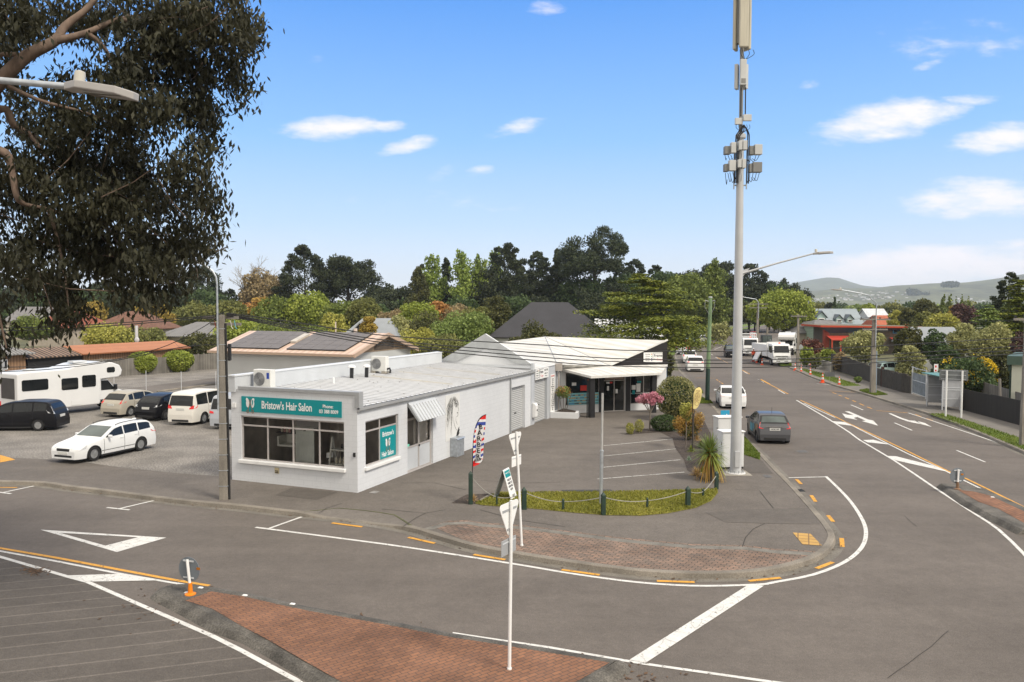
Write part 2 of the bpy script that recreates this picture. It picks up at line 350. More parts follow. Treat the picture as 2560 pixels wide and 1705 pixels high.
def paint(name, col, wear=.5):
    m = mat(name, col, .7, .08, 3, fine=.08, bscale=30); t = m.node_tree; L = t.links.new; b = t.nodes['Principled BSDF']
    tc = N(t, 'ShaderNodeTexCoord'); n = N(t, 'ShaderNodeTexNoise', i_Scale=7.0, i_Detail=8.0, i_Roughness=.75); L(tc.outputs['Object'], n.inputs['Vector'])
    f = N(t, 'ShaderNodeMapRange'); L(n.outputs[0], f.inputs[0]); f.inputs[1].default_value = .62-.1*wear; f.inputs[2].default_value = .70-.08*wear
    w = N(t, 'ShaderNodeTexNoise', i_Scale=1.5, i_Detail=4.0); L(tc.outputs['Object'], w.inputs['Vector'])
    a = N(t, 'ShaderNodeVectorMath', operation='MULTIPLY_ADD'); L(w.outputs['Color'], a.inputs[0]); a.inputs[1].default_value = (.5, .5, 0); L(tc.outputs['Object'], a.inputs[2])
    v = N(t, 'ShaderNodeTexVoronoi', feature='DISTANCE_TO_EDGE', i_Scale=1.6); L(a.outputs[0], v.inputs['Vector'])
    cr = N(t, 'ShaderNodeMapRange'); L(v.outputs['Distance'], cr.inputs[0]); cr.inputs[1].default_value = .006; cr.inputs[2].default_value = .016; cr.inputs[3].default_value = .6; cr.inputs[4].default_value = 0
    k = mth(t, 'MAXIMUM', f.outputs[0], mth(t, 'MULTIPLY', cr.outputs[0], wear), clamp=True)
    tr = N(t, 'ShaderNodeBsdfTransparent'); mx = N(t, 'ShaderNodeMixShader'); L(k, mx.inputs[0]); L(b.outputs[0], mx.inputs[1]); L(tr.outputs[0], mx.inputs[2]); L(mx.outputs[0], t.nodes['Material Output'].inputs[0])
    return m
PWHITE = paint('white_line_paint', (.62, .61, .58)); PYEL = paint('yellow_line_paint', (.62, .31, .045)); PFADE = paint('faded_white_paint', (.46, .45, .42), .9)

cA = C(2.826, 0, 1150); cB = C(2.826, 600, 1150); cC = C(2.826, 1200, 1150); cD = C(2.591, 1860, 1100)
cE = C(4.355, 1780, 800); cF = C(4.355, 1560, 600); cG = C(3.137, 1960, 620); cH = C(2.904, 1000, 780); cI = C(4.612, 1560, 900); cJ = C(3.92, 0, 800)
def W2(pts, z=0.0): return [G(x, y, z) for x, y in pts]
def offs(pl, d, closed=False):           # polyline moved d to its left
    o = []; n = len(pl)
    for i, p in enumerate(pl):
        a = pl[(i-1) % n] if closed or i > 0 else p; b = pl[(i+1) % n] if closed or i < n-1 else p
        t = Vector((b.x-a.x, b.y-a.y, 0)); t.normalize(); o.append(Vector((p.x - t.y*d, p.y + t.x*d, p.z)))
    return o
def smooth_pl(pl, k=4):
    out = []
    for i in range(len(pl)-1):
        p0, p1, p2, p3 = pl[max(i-1, 0)], pl[i], pl[i+1], pl[min(i+2, len(pl)-1)]
        for j in range(k):
            t = j/k; out.append(.5*((2*p1)+(p2-p0)*t+(2*p0-5*p1+4*p2-p3)*t*t+(3*p1-p0-3*p2+p3)*t**3))
    out.append(pl[-1]); return out

left_kerb_px = [(0, 1211), (103, 1213.7), (177, 1224), (283, 1236.7), (389, 1251), (495, 1263), (600, 1272.5), (706, 1285), (809, 1295.5), (904, 1306), (1025, 1327), (1095, 1348), (1201, 1377), (1377, 1408), (1554, 1433), (1660, 1442),
    (1766, 1444.5), (1860, 1441.6), (1937, 1432), (2014, 1412), (2058, 1390), (2078, 1366), (2082, 1347), (2070, 1325), (2048, 1297), (2014, 1258), (1976, 1216), (1937, 1177), (1897, 1134)]
LK = W2(left_kerb_px)
LK = [LK[0] + Vector((-120*.934, 120*.358, 0))] + smooth_pl(LK, 3) + [Vector((x, y, 0)) for x, y in [(12.35, 43.5), (13.4, 50.9), (14.2, 56.6), (15.1, 63.5), (18, 85), (23, 112), (30.5, 142), (41, 170), (57, 207), (80, 263), (120, 360)]]
RK = W2([cG(*p) for p in [(1760, 1560), (1600, 1490), (1300, 1370), (1140, 1310), (820, 1210), (560, 1130), (400, 1085), (200, 1010), (100, 965), (0, 925)]])
RK = [Vector((60, -4, 0)), Vector((34, 4, 0)), Vector((24, 14, 0)), Vector((21.6, 24, 0))] + RK + [Vector((x, y, 0)) for x, y in [(35.5, 110), (43, 138), (53.5, 165), (69.5, 202), (92.5, 258), (133, 355)]]

gm = MB(); gm.poly([(-5900, -300, -.08), (5900, -300, -.08), (5900, 6500, -.08), (-5900, 6500, -.08)]); struct(gm.build('ground', EARTH))
rm = MB(); rm.poly([(-260, -60, 0), (260, -60, 0), (260, 400, 0), (-260, 400, 0)]); struct(rm.build('road', ASPH))
# the two blocks of land beside the roads, a kerb height above the asphalt
DROP = []
for p in LK:
    u = None
    if p.x > -9 and p.x < 1 and p.y < 30:
        k = RT.dot(p-Vector((0, 0, HC)))/FW.dot(p-Vector((0, 0, HC)))*F+1280
        u = max(0.0, min(1.0, (k-750)/60, (1030-k)/90))
    DROP.append(u or 0.0)
def offv(pl, ds): n_ = offs(pl, 1.0); return [p+(q-p)*d for p, q, d in zip(pl, n_, ds)]
LKb = offv(LK, [.9*u if u > .05 else 0 for u in DROP])
def block(name, edge, rest, m):
    b = MB(); b.prism([(p.x, p.y) for p in edge] + rest, -.05, .12); return struct(b.build(name, m))
EARTH2 = mat('block_earth', (.10, .10, .05), .95, .35, .12, fine=.3, bscale=4)
block('land', LKb, [(-260, 360)], EARTH2); block('land', RK, [(260, 355), (260, -4)], EARTH2)
def kerb(edge, side, i0=0, i1=None, drop=None):
    e = edge[i0:i1]; k = MB(); n = len(e); dz = [1-.80*(drop[i] if drop else 0) for i in range(n)]
    prof = [(.34, .006), (.08, .006), (.05, .125), (.0, .138), (-.15, .138), (-.15, .05)]
    rows = [offs(e, side*-d) for d, z in prof]
    for j in range(len(prof)-1):
        for i in range(n-1):
            a, b, c, d = [Vector((q.x, q.y, z)) for q, z in ((rows[j][i], prof[j][1]*dz[i] if j > 1 else prof[j][1]), (rows[j][i+1], prof[j][1]*dz[i+1] if j > 1 else prof[j][1]), (rows[j+1][i+1], prof[j+1][1]*dz[i+1] if j else prof[j+1][1]), (rows[j+1][i], prof[j+1][1]*dz[i] if j else prof[j+1][1]))]
            k.poly([a, b, c, d], 1 if j == 0 else 0)
    return struct(k.build('kerb', [KERB, mat('gutter_concrete', (.155, .142, .122), .9, .25, .9, fine=.25, bscale=25)], smooth=30))
kerb(LK, 1, drop=DROP); kerb(RK, -1)
def sheet(name, px, m, z=.124, world=False):
    b = MB(); b.poly([(p.x, p.y, z) for p in px] if world else W2(px, z)); return struct(b.build(name, m))
LKi = offv(LK, [.14+.86*u if u > .05 else .14 for u in DROP])
LKr = offs(LK, .13); b = MB()
for i in range(len(LK)-1):
    if DROP[i] > .05 or DROP[i+1] > .05:
        z0, z1 = [.138*(1-.80*DROP[j])-.004 for j in (i, i+1)]
        b.poly([Vector((LKr[i].x, LKr[i].y, z0)), Vector((LKr[i+1].x, LKr[i+1].y, z1)), Vector((LKi[i+1].x, LKi[i+1].y, .124)), Vector((LKi[i].x, LKi[i].y, .124))])
struct(b.build('crossing_ramp', asphalt('ramp_asphalt', (.152, .137, .122), .2)))
# corner footpath and forecourt
i_far = next(i for i, p in enumerate(LK) if p.y > 84 and p.x > 10)
pv = [Vector((-125, 72, 0))] + LKi[:i_far+1] + [Vector((11, 86, 0)), Vector((4, 66, 0)), Vector((-9, 52, 0)), Vector((-12, 42, 0)), Vector((-20, 36.2, 0)), Vector((-60, 52, 0))]
sheet('pavement', [Vector((p.x, p.y, 0)) for p in pv], PATH, .124, True)
grav = [(0, 1150), (107, 1155), (214, 1163.5), (332, 1180), (470, 1193), (582, 1201)]
gp = W2(grav, 0); gp = [gp[0] + Vector((-30, 11.5, 0))] + gp + [Vector((-3, 52, 0)), Vector((-6, 75, 0)), Vector((-32, 95, 0)), Vector((-75, 95, 0))]
sheet('gravel', gp, GRAVEL, .129, True)
lane = W2([cJ(*p) for p in [(1150, 780), (1540, 705), (2150, 625), (2600, 560), (2600, 500), (2150, 560), (1300, 665), (900, 720)]], .133)
b = MB(); b.poly(lane); struct(b.build('lane', PATH))
lk = W2([cJ(*p) for p in [(1540, 705), (2160, 625)]], .14); b = MB(); b.tube([p + Vector((0, 0, .02)) for p in lk], .09, 4); struct(b.build('kerb', KERB))
# corner paver strip
up_px = [(1078, 1325), (1120, 1312), (1166, 1310), (1200, 1316), (1306, 1323), (1448, 1341), (1554, 1355), (1731, 1371), (1860, 1374), (1937, 1383), (2040, 1389)]
lo = [p for p in LKi if p.y < 23.9 and p.x < 9.3 and p.x > -1.5 and p.y > 19]
upw = W2(up_px)
pav = upw + [p for p in lo[::-1] if p.x <= upw[-1].x]
sheet('corner_pavers', pav, BRICKC, .130, True)
edge = MB(); ew = W2(up_px, .132)
for a, b_ in zip(ew, offs(ew, .28)): pass
eo = offs(ew, .3)
for i in range(len(ew)-1): edge.poly([ew[i], ew[i+1], eo[i+1], eo[i]])
struct(edge.build('paver_edging', mat('exposed_aggregate', (.17, .16, .14), .95, .25, 3, fine=.5, bscale=60)))
for nm, px, m, z in [('pavement_patch', [cB(*p) for p in [(247, 248), (375, 192), (690, 228), (545, 280)]], PATCHM, .131),
        ('pavement_patch', [cD(*p) for p in [(-250, 470), (0, 450), (430, 440), (495, 545), (130, 540), (0, 535), (-120, 532)]], PATCH2, .131),
        ('pavement_patch', [cI(*p) for p in [(1362, 1090), (1580, 1150), (1720, 1310), (1420, 1300), (1360, 1220)]], PATCHM, .131),
        ('road_patch', [cE(*p) for p in [(875, 1410), (1040, 1408), (1090, 1448), (925, 1454)]], PATH, .005),
        ('drain_cover', [cE(*p) for p in [(910, 1420), (1020, 1418), (1050, 1440), (945, 1442)]], DRAIN, .009),
        ('drain_cover', [cH(*p) for p in [(1170, 1292), (1530, 1288), (1550, 1303), (1185, 1306)]], mat('drain_grate', (.045, .045, .045), .8), .131),
        ('drain_cover', [cB(*p) for p in [(910, 230), (945, 217), (987, 222), (955, 237)]], mat('pale_cover', (.24, .23, .22), .7, .3, 5), .132),
        ('drain_cover', [cA(*p) for p in [(595, 222), (640, 210), (690, 220), (640, 230)]], DARK, .012),
        ('drain_cover', [cD(*p) for p in [(330, 322), (372, 316), (400, 333), (350, 335)]], DARK, .012),
        ('drain_cover', [cD(*p) for p in [(120, 225), (165, 225), (185, 243), (140, 243)]], DRAIN, .132),
        ('tactile_paving', [cD(*p) for p in [(316, 599), (430, 606), (505, 683), (380, 676)]], bricks('tactile_tiles', (.50, .31, .10), (.44, .27, .09), (.22, .14, .07), .3, .3, rot=20, msize=.02, var=.2, off=0), .134),
        ('tactile_paving', [(0, 1137), (25, 1144), (38, 1149), (0, 1156)], PYEL, .134)]:
    sheet(nm, px, m, z)
lawn_px = [cH(*p) for p in [(545, 1390), (600, 1360), (660, 1330), (740, 1310), (900, 1310), (1480, 1305), (1900, 1297), (2300, 1285), (2310, 1310), (2260, 1370), (2150, 1420), (1950, 1460), (1750, 1478), (1500, 1475), (1250, 1455), (1000, 1430), (800, 1415), (600, 1402)]]
sheet('lawn', lawn_px, LAWN, .136)
bed_px = [cI(*p) for p in [(0, 858), (120, 800), (300, 788), (560, 690), (640, 640), (900, 650), (1000, 850), (1130, 1250), (1060, 1390), (880, 1370), (730, 1270), (690, 1150), (590, 1010), (560, 900), (420, 830)]]
sheet('garden_bed', bed_px, MULCH, .136)
sheet('garden_bed', [cH(*p) for p in [(372, 1386), (480, 1325), (640, 1318), (658, 1328), (545, 1390)]], MULCH, .137)
b = MB(); b.tube(W2([cH(580, 1370), cH(662, 1325)], .16), .05, 4); struct(b.build('timber_edging', TIMBER))
verges = [[cG(*p) for p in v] for v in ([(-60, 903), (60, 900), (60, 925), (-20, 925)], [(110, 940), (200, 958), (310, 985), (605, 1080), (470, 1082), (400, 1056), (200, 985)], [(590, 1116), (650, 1106), (720, 1118), (812, 1150), (715, 1156), (615, 1128)],
          [(1140, 1302), (1250, 1298), (1480, 1370), (1875, 1498), (1960, 1530), (1960, 1620), (1500, 1428)])]
verges += [[cI(*p) for p in v] for v in ([(850, 435), (870, 425), (1000, 470), (1025, 502), (850, 500)], [(870, 320), (905, 360), (912, 382), (860, 380)], [(1362, 870), (1390, 890), (1568, 1090), (1568, 1150), (1400, 1095), (1358, 1090)])]
for v in verges: sheet('verge', v, VERGE, .134)
# verge and footpath along the far left side
b = MB(); e0 = [p for p in LK if p.y > 105 and p.x > 10]; a_, c_ = offs(e0, .2), offs(e0, 2.6); d_ = offs(e0, 4.2); f_ = offs(e0, 8)
for i in range(len(e0)-1):
    for p, q, mi in ((a_, c_, 0), (c_, d_, 1), (d_, f_, 0)): b.poly([Vector((w.x, w.y, .13)) for w in (p[i], p[i+1], q[i+1], q[i])], mi)
struct(b.build('verge', [VERGE, PATH]))
b = MB(); e0 = [p for p in RK if p.y > 20]; a_, c_, f_ = offs(e0, -.15), offs(e0, -.6), offs(e0, -3.9)
for i in range(len(e0)-1): b.poly([Vector((w.x, w.y, .126)) for w in (a_[i], f_[i], f_[i+1], a_[i+1])])
struct(b.build('pavement', mat('pale_footpath', (.165, .152, .135), .9, .12, .6, fine=.15, bscale=40)))

# traffic islands
def inset(pl, d):
    n = len(pl); area = sum(pl[i].x*pl[(i+1) % n].y - pl[(i+1) % n].x*pl[i].y for i in range(n))
    return offs(pl, d if area > 0 else -d, True)
KERBD = mat('stained_kerb', (.105, .097, .085), .95, .45, 1.6, bump=.5, bscale=26, fine=.4)
def island(px, kerb_w, brick_px):
    o = W2(px); i1 = inset(o, .12); i2 = inset(o, kerb_w); b = MB(); n = len(o)
    for r0, z0, r1, z1 in ((o, 0, i1, .10), (i1, .10, i2, .15)):
        for i in range(n): b.poly([Vector((q.x, q.y, z)) for q, z in ((r0[i], z0), (r0[(i+1) % n], z0), (r1[(i+1) % n], z1), (r1[i], z1))])
    b.poly([(q.x, q.y, .15) for q in i2])
    struct(b.build('traffic_island', KERBD, smooth=30)); sheet('island_pavers', brick_px, BRICKI, .156)
isl = [cA(*p) for p in [(1058, 975), (1072, 955), (1105, 930), (1180, 905), (1260, 893), (1340, 891), (1480, 908), (1730, 948), (1978, 1003)]] + [cB(*p) for p in [(500, 1052), (1000, 1140), (1500, 1237)]] + \
      [cC(*p) for p in [(0, 1268), (500, 1347), (900, 1416), (1000, 1432), (1050, 1452), (1064, 1478), (1055, 1510), (960, 1572), (700, 1740), (200, 2050)]] + [cB(*p) for p in [(900, 1900), (560, 1625), (470, 1568), (300, 1462), (200, 1400), (0, 1290)]] + [cA(*p) for p in [(1500, 1222), (1300, 1112), (1150, 1032), (1080, 997)]]
ibr = [cA(*p) for p in [(1490, 928), (1730, 965), (1978, 1022)]] + [cB(*p) for p in [(500, 1068), (1000, 1156), (1500, 1253)]] + [cC(*p) for p in [(0, 1282), (500, 1362), (915, 1430), (640, 1590), (150, 1900)]] + [cB(*p) for p in [(950, 1750), (720, 1568), (440, 1410), (200, 1270), (0, 1165)]] + [cA(*p) for p in [(1500, 1050), (1310, 992)]]
island(isl, .30, ibr)
isr = [cD(*p) for p in [(1243, 306), (1255, 298), (1380, 303), (1480, 318), (1600, 345), (1840, 455), (2000, 530), (2300, 700), (2000, 650), (1830, 610), (1770, 614), (1560, 512), (1400, 420), (1290, 340)]]
ibr2 = [cD(*p) for p in [(1385, 322), (1480, 332), (1590, 358), (1830, 468), (2000, 545), (2000, 600), (1830, 545), (1640, 440), (1520, 400)]]
island(isr, .2, ibr2)
# grooved lanes in the foreground
gr = W2([(-60, 1390)] + [cA(*p) for p in [(0, 690), (200, 748), (470, 828), (620, 868), (1000, 1033), (1200, 1118), (1500, 1250), (1700, 1350), (1978, 1500)]] + [(770, 1720), (1000, 1900), (-400, 1900)], .003)
b = MB(); b.poly(gr); struct(b.build('grooved_asphalt', ASPH_G))

# painted markings
mw, my, mf = MB(), MB(), MB()
Z = .0075
def strip(mb, px, w=.11, z=Z, sm=0):
    pl = W2(px, z); pl = smooth_pl(pl, sm) if sm else pl
    a, c = offs(pl, w/2), offs(pl, -w/2)
    for i in range(len(pl)-1): mb.poly([c[i], c[i+1], a[i+1], a[i]])
def patch(mb, px, z=Z): mb.poly(W2(px, z))
# edge line round the corner, with its two end bars
strip(mw, [(639, 1318), (844, 1344.6), (1024.6, 1369), (1300, 1412), (1412, 1431), (1554, 1451), (1660, 1460.7), (1766, 1464.5), (1900, 1460.7), (1937, 1455), (2034, 1436), (2111, 1405), (2153, 1370), (2165, 1335), (2157, 1301), (2130, 1258), (2099, 1223.5), (2064.6, 1190.7)], .12, sm=3)
strip(mw, [(1972, 1194), (2064, 1192)], .10, .0105); strip(mw, [(672.5, 1321), (754, 1292)], .10, .0105)
for a, c in [((830, 1307), (906, 1317)), ((1021, 1343), (1087, 1358)), ((1184, 1386), (1263, 1399)), ((1404, 1424), (1499, 1437)), ((1642, 1452), (1737, 1455)), ((1872, 1452), (1952, 1444)), ((2041, 1421), (2082, 1405)), ((2106, 1367), (2104, 1345)), ((2083, 1304), (2070, 1288)), ((2039, 1254), (2028, 1238)), ((2003, 1210), (1991, 1198))]:
    strip(my, [a, c], .13, .0115)
patch(mw, [(1574, 1649), (1614, 1657), (1910, 1464), (1871, 1461.5)], .0105)
strip(mw, [cB(1500, 1222), cC(0, 1252), cC(500, 1325), cC(1000, 1412), cC(1170, 1440), cC(1978, 1555), cC(2400, 1612)], .10)
tri = [(100.8, 1324), (415.8, 1344), (292, 1380)]; tin = [(150, 1332), (345, 1343), (263.6, 1364)]
for i in range(3): patch(mw, [tri[i], tri[(i+1) % 3], tin[(i+1) % 3], tin[i]])
for pl in ([(755, 335), (915, 352)], [(835, 345), (1100, 283)], [(-60, 220), (80, 238)], [(20, 229), (240, 183)]): strip(mw, [cA(*p) for p in pl], .10, Z if pl[0][0] in (755, -60) else .0105)
strip(my, [cA(*p) for p in [(-200, 188), (0, 193), (122, 194)]], .10, .0115)
strip(my, [cA(*p) for p in [(-300, 570), (0, 622), (400, 690), (850, 775), (1250, 850), (1480, 887)]], .12)
strip(mw, [cA(*p) for p in [(-300, 590), (0, 643), (400, 715), (850, 803), (1110, 848), (1350, 888), (1480, 912)]], .10)
strip(mw, [cA(*p) for p in [(-300, 600), (0, 683), (200, 741), (470, 821), (620, 861), (1000, 1026), (1200, 1112), (1500, 1242), (1700, 1342), (1978, 1492)]] + [(741, 1700), (830, 1770)], .12)
patch(mw, [cA(*p) for p in [(470, 815), (870, 803), (1110, 850), (620, 859)]], .0105)
strip(mw, [cE(920, 873), cE(1060, 955), cE(1280, 1085), cE(1500, 1225)] + [cD(*p) for p in [(750, 0), (970, 130), (1240, 312), (1500, 480), (1650, 580), (1814, 738), (1900, 840)]], .11, sm=2)
strip(my, [cE(*p) for p in [(962, 872), (1210, 985), (1450, 1107), (1742, 1242)]] + [cD(*p) for p in [(1060, 72), (1330, 205), (1440, 250), (1814, 434), (2000, 530)]], .10, sm=2)
strip(mw, [cE(*p) for p in [(1000, 905), (1140, 972), (1340, 1062)]], .09)
strip(mw, [cE(*p) for p in [(1440, 1105), (1742, 1258)]] + [cD(*p) for p in [(1060, 88), (1220, 160), (1330, 212), (1430, 264), (1814, 450), (2000, 545)]], .09, sm=2)
for q in ([cE(*p) for p in [(1290, 1100), (1440, 1110), (1530, 1152), (1340, 1128)]], [cD(*p) for p in [(770, 0), (838, -2), (950, 30), (800, 15)]], [cD(*p) for p in [(925, 103), (985, 105), (1220, 165), (1320, 206), (985, 132)]]): patch(mw, q, .0105)
patch(mw, [cG(*p) for p in [(475, 1280), (510, 1281), (660, 1345), (700, 1353), (738, 1393), (610, 1357), (640, 1353), (575, 1325), (545, 1332), (578, 1348), (482, 1330), (455, 1296), (500, 1308), (545, 1310)]])
patch(mw, [cG(*p) for p in [(818, 1297), (840, 1297), (930, 1335), (985, 1352), (1040, 1355), (1015, 1350), (1105, 1372), (1160, 1404), (1085, 1383), (1000, 1367), (965, 1358), (905, 1337)]])
for pl in ([cG(525, 1230), cG(620, 1270)], [cG(865, 1370), cG(1005, 1430)], [cD(1378, 67), cD(1562, 142)], [cG(975, 1293), cG(1300, 1400), cG(1780, 1560), cG(2000, 1640)], [cG(255, 1063), cG(400, 1075)], [cG(258, 1063), cG(350, 1070)]): strip(mw, pl, .10)
for pl in ([(355, 1120), (580, 1132)], [(725, 1275), (970, 1292)], [(380, 1133), (410, 1143)], [(428, 1153), (455, 1162)], [(480, 1172), (510, 1185)], [(535, 1195), (565, 1207)], [(592, 1220), (627, 1235)], [(652, 1246), (690, 1260)], [(1030, 1305), (1075, 1322)], [(1115, 1336), (1165, 1353)], [(465, 1100), (490, 1108)], [(510, 1115), (545, 1126)]): strip(my, [cG(*p) for p in pl], .10)
for pl in ([(985, 1192), (1138, 1130)], [(1185, 1108), (1300, 1060)], [(950, 1243), (965, 1253)], [(995, 1276), (1020, 1288)], [(1080, 1315), (1125, 1338)], [(1185, 1373), (1205, 1385)], [(1300, 1430), (1345, 1455)], [(1460, 1515), (1520, 1550)]): strip(mw, [cF(*p) for p in pl], .10)
for pl in ([(1010, 1276), (1130, 1340)], [(1280, 1412), (1370, 1460)], [(1490, 1515), (1590, 1568)], [(780, 1502), (1000, 1503)], [(1005, 1518), (1025, 1530)], [(1035, 1540), (1050, 1548)], [(1060, 1553), (1080, 1567)]): strip(my, [cF(*p) for p in pl], .10)
strip(my, [cE(530, 650), cE(830, 805)], .10); strip(mw, [cE(500, 645), cE(560, 675)], .10); strip(mw, [cE(720, 760), cE(795, 803)], .10)
for pl in ([(1480, 970), (1980, 922)], [(1475, 1045), (2005, 993)], [(1475, 1127), (2035, 1072)], [(1435, 1212), (2065, 1162)]): strip(mf, [cH(*p) for p in pl], .09, .131)
struct(mw.build('white_road_marking', PWHITE)); struct(my.build('yellow_road_marking', PYEL)); struct(mf.build('parking_line', PFADE))
ck = MB()
for pl in ([cD(1325, 1235), cD(1290, 1262), cD(1215, 1335), cD(1130, 1395), cD(1060, 1450), cD(985, 1500), cD(930, 1542)], [cD(1040, 490), cD(1075, 525), cD(1120, 560)]): strip(ck, pl, .013, .0095)
for pl in ([cD(-60, 320), cD(100, 326), cD(145, 385), cD(190, 440)], [cD(135, 540), cD(60, 575), cD(10, 630), cD(-10, 690)], [cB(1000, 345), cB(1310, 375), cB(1450, 350)], [cB(1150, 470), cB(1240, 410), cB(1310, 375)], [cC(0, 350), cC(250, 420), cC(600, 470)], [cH(0, 1240), cH(250, 1240), cH(480, 1290)], [cH(560, 1220), cH(900, 1240), cH(1170, 1235)], [cB(560, 372), cB(610, 340), cB(720, 306)]): strip(ck, pl, .022, .135)
struct(ck.build('asphalt_crack', mat('crack_dark', (.04, .036, .032), .9)))
# raised white reflectors along the island edge
for i, (x, y) in enumerate([cA(1417, 903), cA(1320, 938), cA(1730, 957), cB(371, 1018), cD(1610, 371)]):
    p = G(x, y, .15); b = MB(); b.add([(-.09, -.05, 0), (.09, -.05, 0), (.09, .05, 0), (-.09, .05, 0), (-.06, -.03, .03), (.06, -.03, .03), (.06, .03, .03), (-.06, .03, .03)], [(4, 5, 6, 7), (0, 1, 5, 4), (1, 2, 6, 5), (2, 3, 7, 6), (3, 0, 4, 7)])
    o = b.build('road_reflector', SIGNW); o.location = (p.x, p.y, .152 if i != 3 else .152); o.rotation_euler = (0, 0, -.3); o.scale = (.7, .7, .7)
    tag(o, ['white reflector stud on the island nose beside the yellow line end', 'white reflector stud beside the orange foot of the keep-left sign', 'white reflector stud on the brick island edge nearest the keep-left sign', 'white reflector stud on the brick island edge farther along to the right', 'white reflector stud on the right-hand brick island'][i], 'reflector', 'reflector studs on the islands')
lt_ = random.Random(9); b = MB()
for i in range(520):
    if i < 120: p = G(*cA(240+lt_.gauss(0, 45), 785+lt_.gauss(0, 18)), .012)
    elif i < 300: j = lt_.randrange(6, 70); p = LK[j].lerp(LK[j+1], lt_.random()); p = Vector((p.x+lt_.gauss(.08, .12), p.y-abs(lt_.gauss(.12, .1)), .02))
    else: q = isl[lt_.randrange(len(isl)-9)]; p = G(q[0]+lt_.gauss(0, 60), q[1]+abs(lt_.gauss(25, 30)), .012)
    a, l = lt_.uniform(0, 3.1), lt_.uniform(.02, .07); c_, s_ = math.cos(a)*l, math.sin(a)*l; w_ = lt_.uniform(.2, .5); b.poly([p+Vector((-c_, -s_, 0)), p+Vector((s_*w_, -c_*w_, .004)), p+Vector((c_, s_, .008)), p+Vector((-s_*w_, c_*w_, .012))])
stuff(b.build('leaf_litter', mat('dry_leaves', (.10, .06, .035), .9, .5, 3)), 'scattered dry gum leaves and twigs along gutters and islands', 'leaf litter')
# far hills
def hills(name, prof, D, depth, m, seed):
    rn = np.random.RandomState(seed); b = MB(); nx, ny = 110, 26; xs = np.linspace(prof[0][0], prof[-1][0], nx)
    top = np.interp(xs, [p[0] for p in prof], [p[1] for p in prof]); ph = rn.rand(8)*6.28
    for j in range(ny):
        v = j/(ny-1)
        for i, px in enumerate(xs):
            Y = D + depth*v; h = ((YH-top[i])/F)*(D+depth) + HC
            n = sum(math.sin(px*.006*(k+1)*1.37+ph[k]+v*(3+k))/(k+1.5) for k in range(8))
            prf = math.sin(v*math.pi/2)**.9
            z = (h)*prf*(1 + (.10*n)*(1-v)) - (1-v)*1.0
            b.v.append(((px-1280)/F*(D+depth*v*(1)), Y, z))
    for j in range(ny-1):
        for i in range(nx-1): b.f.append([j*nx+i, j*nx+i+1, (j+1)*nx+i+1, (j+1)*nx+i]); b.m.append(0)
    # back slope
    base = len(b.v)
    for i, px in enumerate(xs): b.v.append(((px-1280)/F*(D+depth)*1.05, min(D+depth*2.2, 6400), -.5))
    for i in range(nx-1): b.f.append([(ny-1)*nx+i, (ny-1)*nx+i+1, base+i+1, base+i]); b.m.append(0)
    return struct(b.build(name, m, smooth=60))
HILL1 = mat('hill_grass', (.080, .085, .042), .95, .42, .005, fine=.35, bscale=.03)
HILL2 = mat('far_hill', (.065, .075, .050), .95, .35, .003, fine=.2, bscale=.02)
hills('hills', [(1500, 742), (1800, 735), (1900, 727), (1990, 704), (2050, 694), (2066, 692), (2095, 693), (2125, 703), (2155, 712), (2200, 716), (2300, 708), (2500, 716), (2700, 740)], 4300, 900, HILL2, 3)
hills('hills', [(1700, 762), (1900, 744), (2000, 728), (2100, 720), (2180, 719), (2240, 712), (2330, 706), (2410, 704), (2480, 695), (2560, 683), (2700, 668), (2900, 700), (3100, 760)], 2600, 900, HILL1, 5)
# ================================================================ HAIR SALON AND FRAMING SHOP
SA = G(894.1, 1232.3, .12); SRZ = R_(-22)
SX = Vector((math.cos(SRZ), math.sin(SRZ), 0)); SY = Vector((-math.sin(SRZ), math.cos(SRZ), 0))
def SL(px, axis, off):                    # photograph pixel onto a plane of the salon's own frame
    n = SX if axis == 'x' else SY; o = Vector((SA.x, SA.y, 0)); d = ray(*px)
    t = (off - (Vector((0, 0, HC)) - o).dot(n)) / d.dot(n); q = Vector((0, 0, HC)) + d*t - o
    return Vector((q.dot(SX), q.dot(SY), q.z))
def SW(x, y, z=0): return Vector((SA.x, SA.y, 0)) + SX*x + SY*y + Vector((0, 0, z))
BLOCK = bricks('painted_block', (.645, .66, .68), (.63, .645, .665), (.58, .595, .615), .40, .20, vertical=True, msize=.010, var=.05, rough=.6, bump=.12)
WROOF = stripes('white_metal_roof', (.60, .615, .625), (.68, .69, .70), .19, 1, rough=.45, bump=.4, var=.07)
CLEAR = mat('yellowed_skylight_sheet', (.56, .49, .33), .5, .2, 3)
SHUT = stripes('roller_shutter', (.34, .35, .35), (.56, .565, .565), .105, 2, rough=.45, bump=.6, var=.04)
def wallgrid(mb, axis, off, th, u0, u1, z0, z1, holes, mi=0):    # a wall with rectangular openings, butted boxes
    us = sorted({u0, u1, *[h[0] for h in holes], *[h[1] for h in holes]})
    for a, b in zip(us[:-1], us[1:]):
        hs = sorted([(h[2], h[3]) for h in holes if h[0] <= a and h[1] >= b]); z = z0
        for lo, hi in hs + [(z1, z1)]:
            if lo > z + 1e-4:
                if axis == 'y': mb.box(a, b, off, off+th, z, lo, mi)
                else: mb.box(off, off+th, a, b, z, lo, mi)
            z = hi
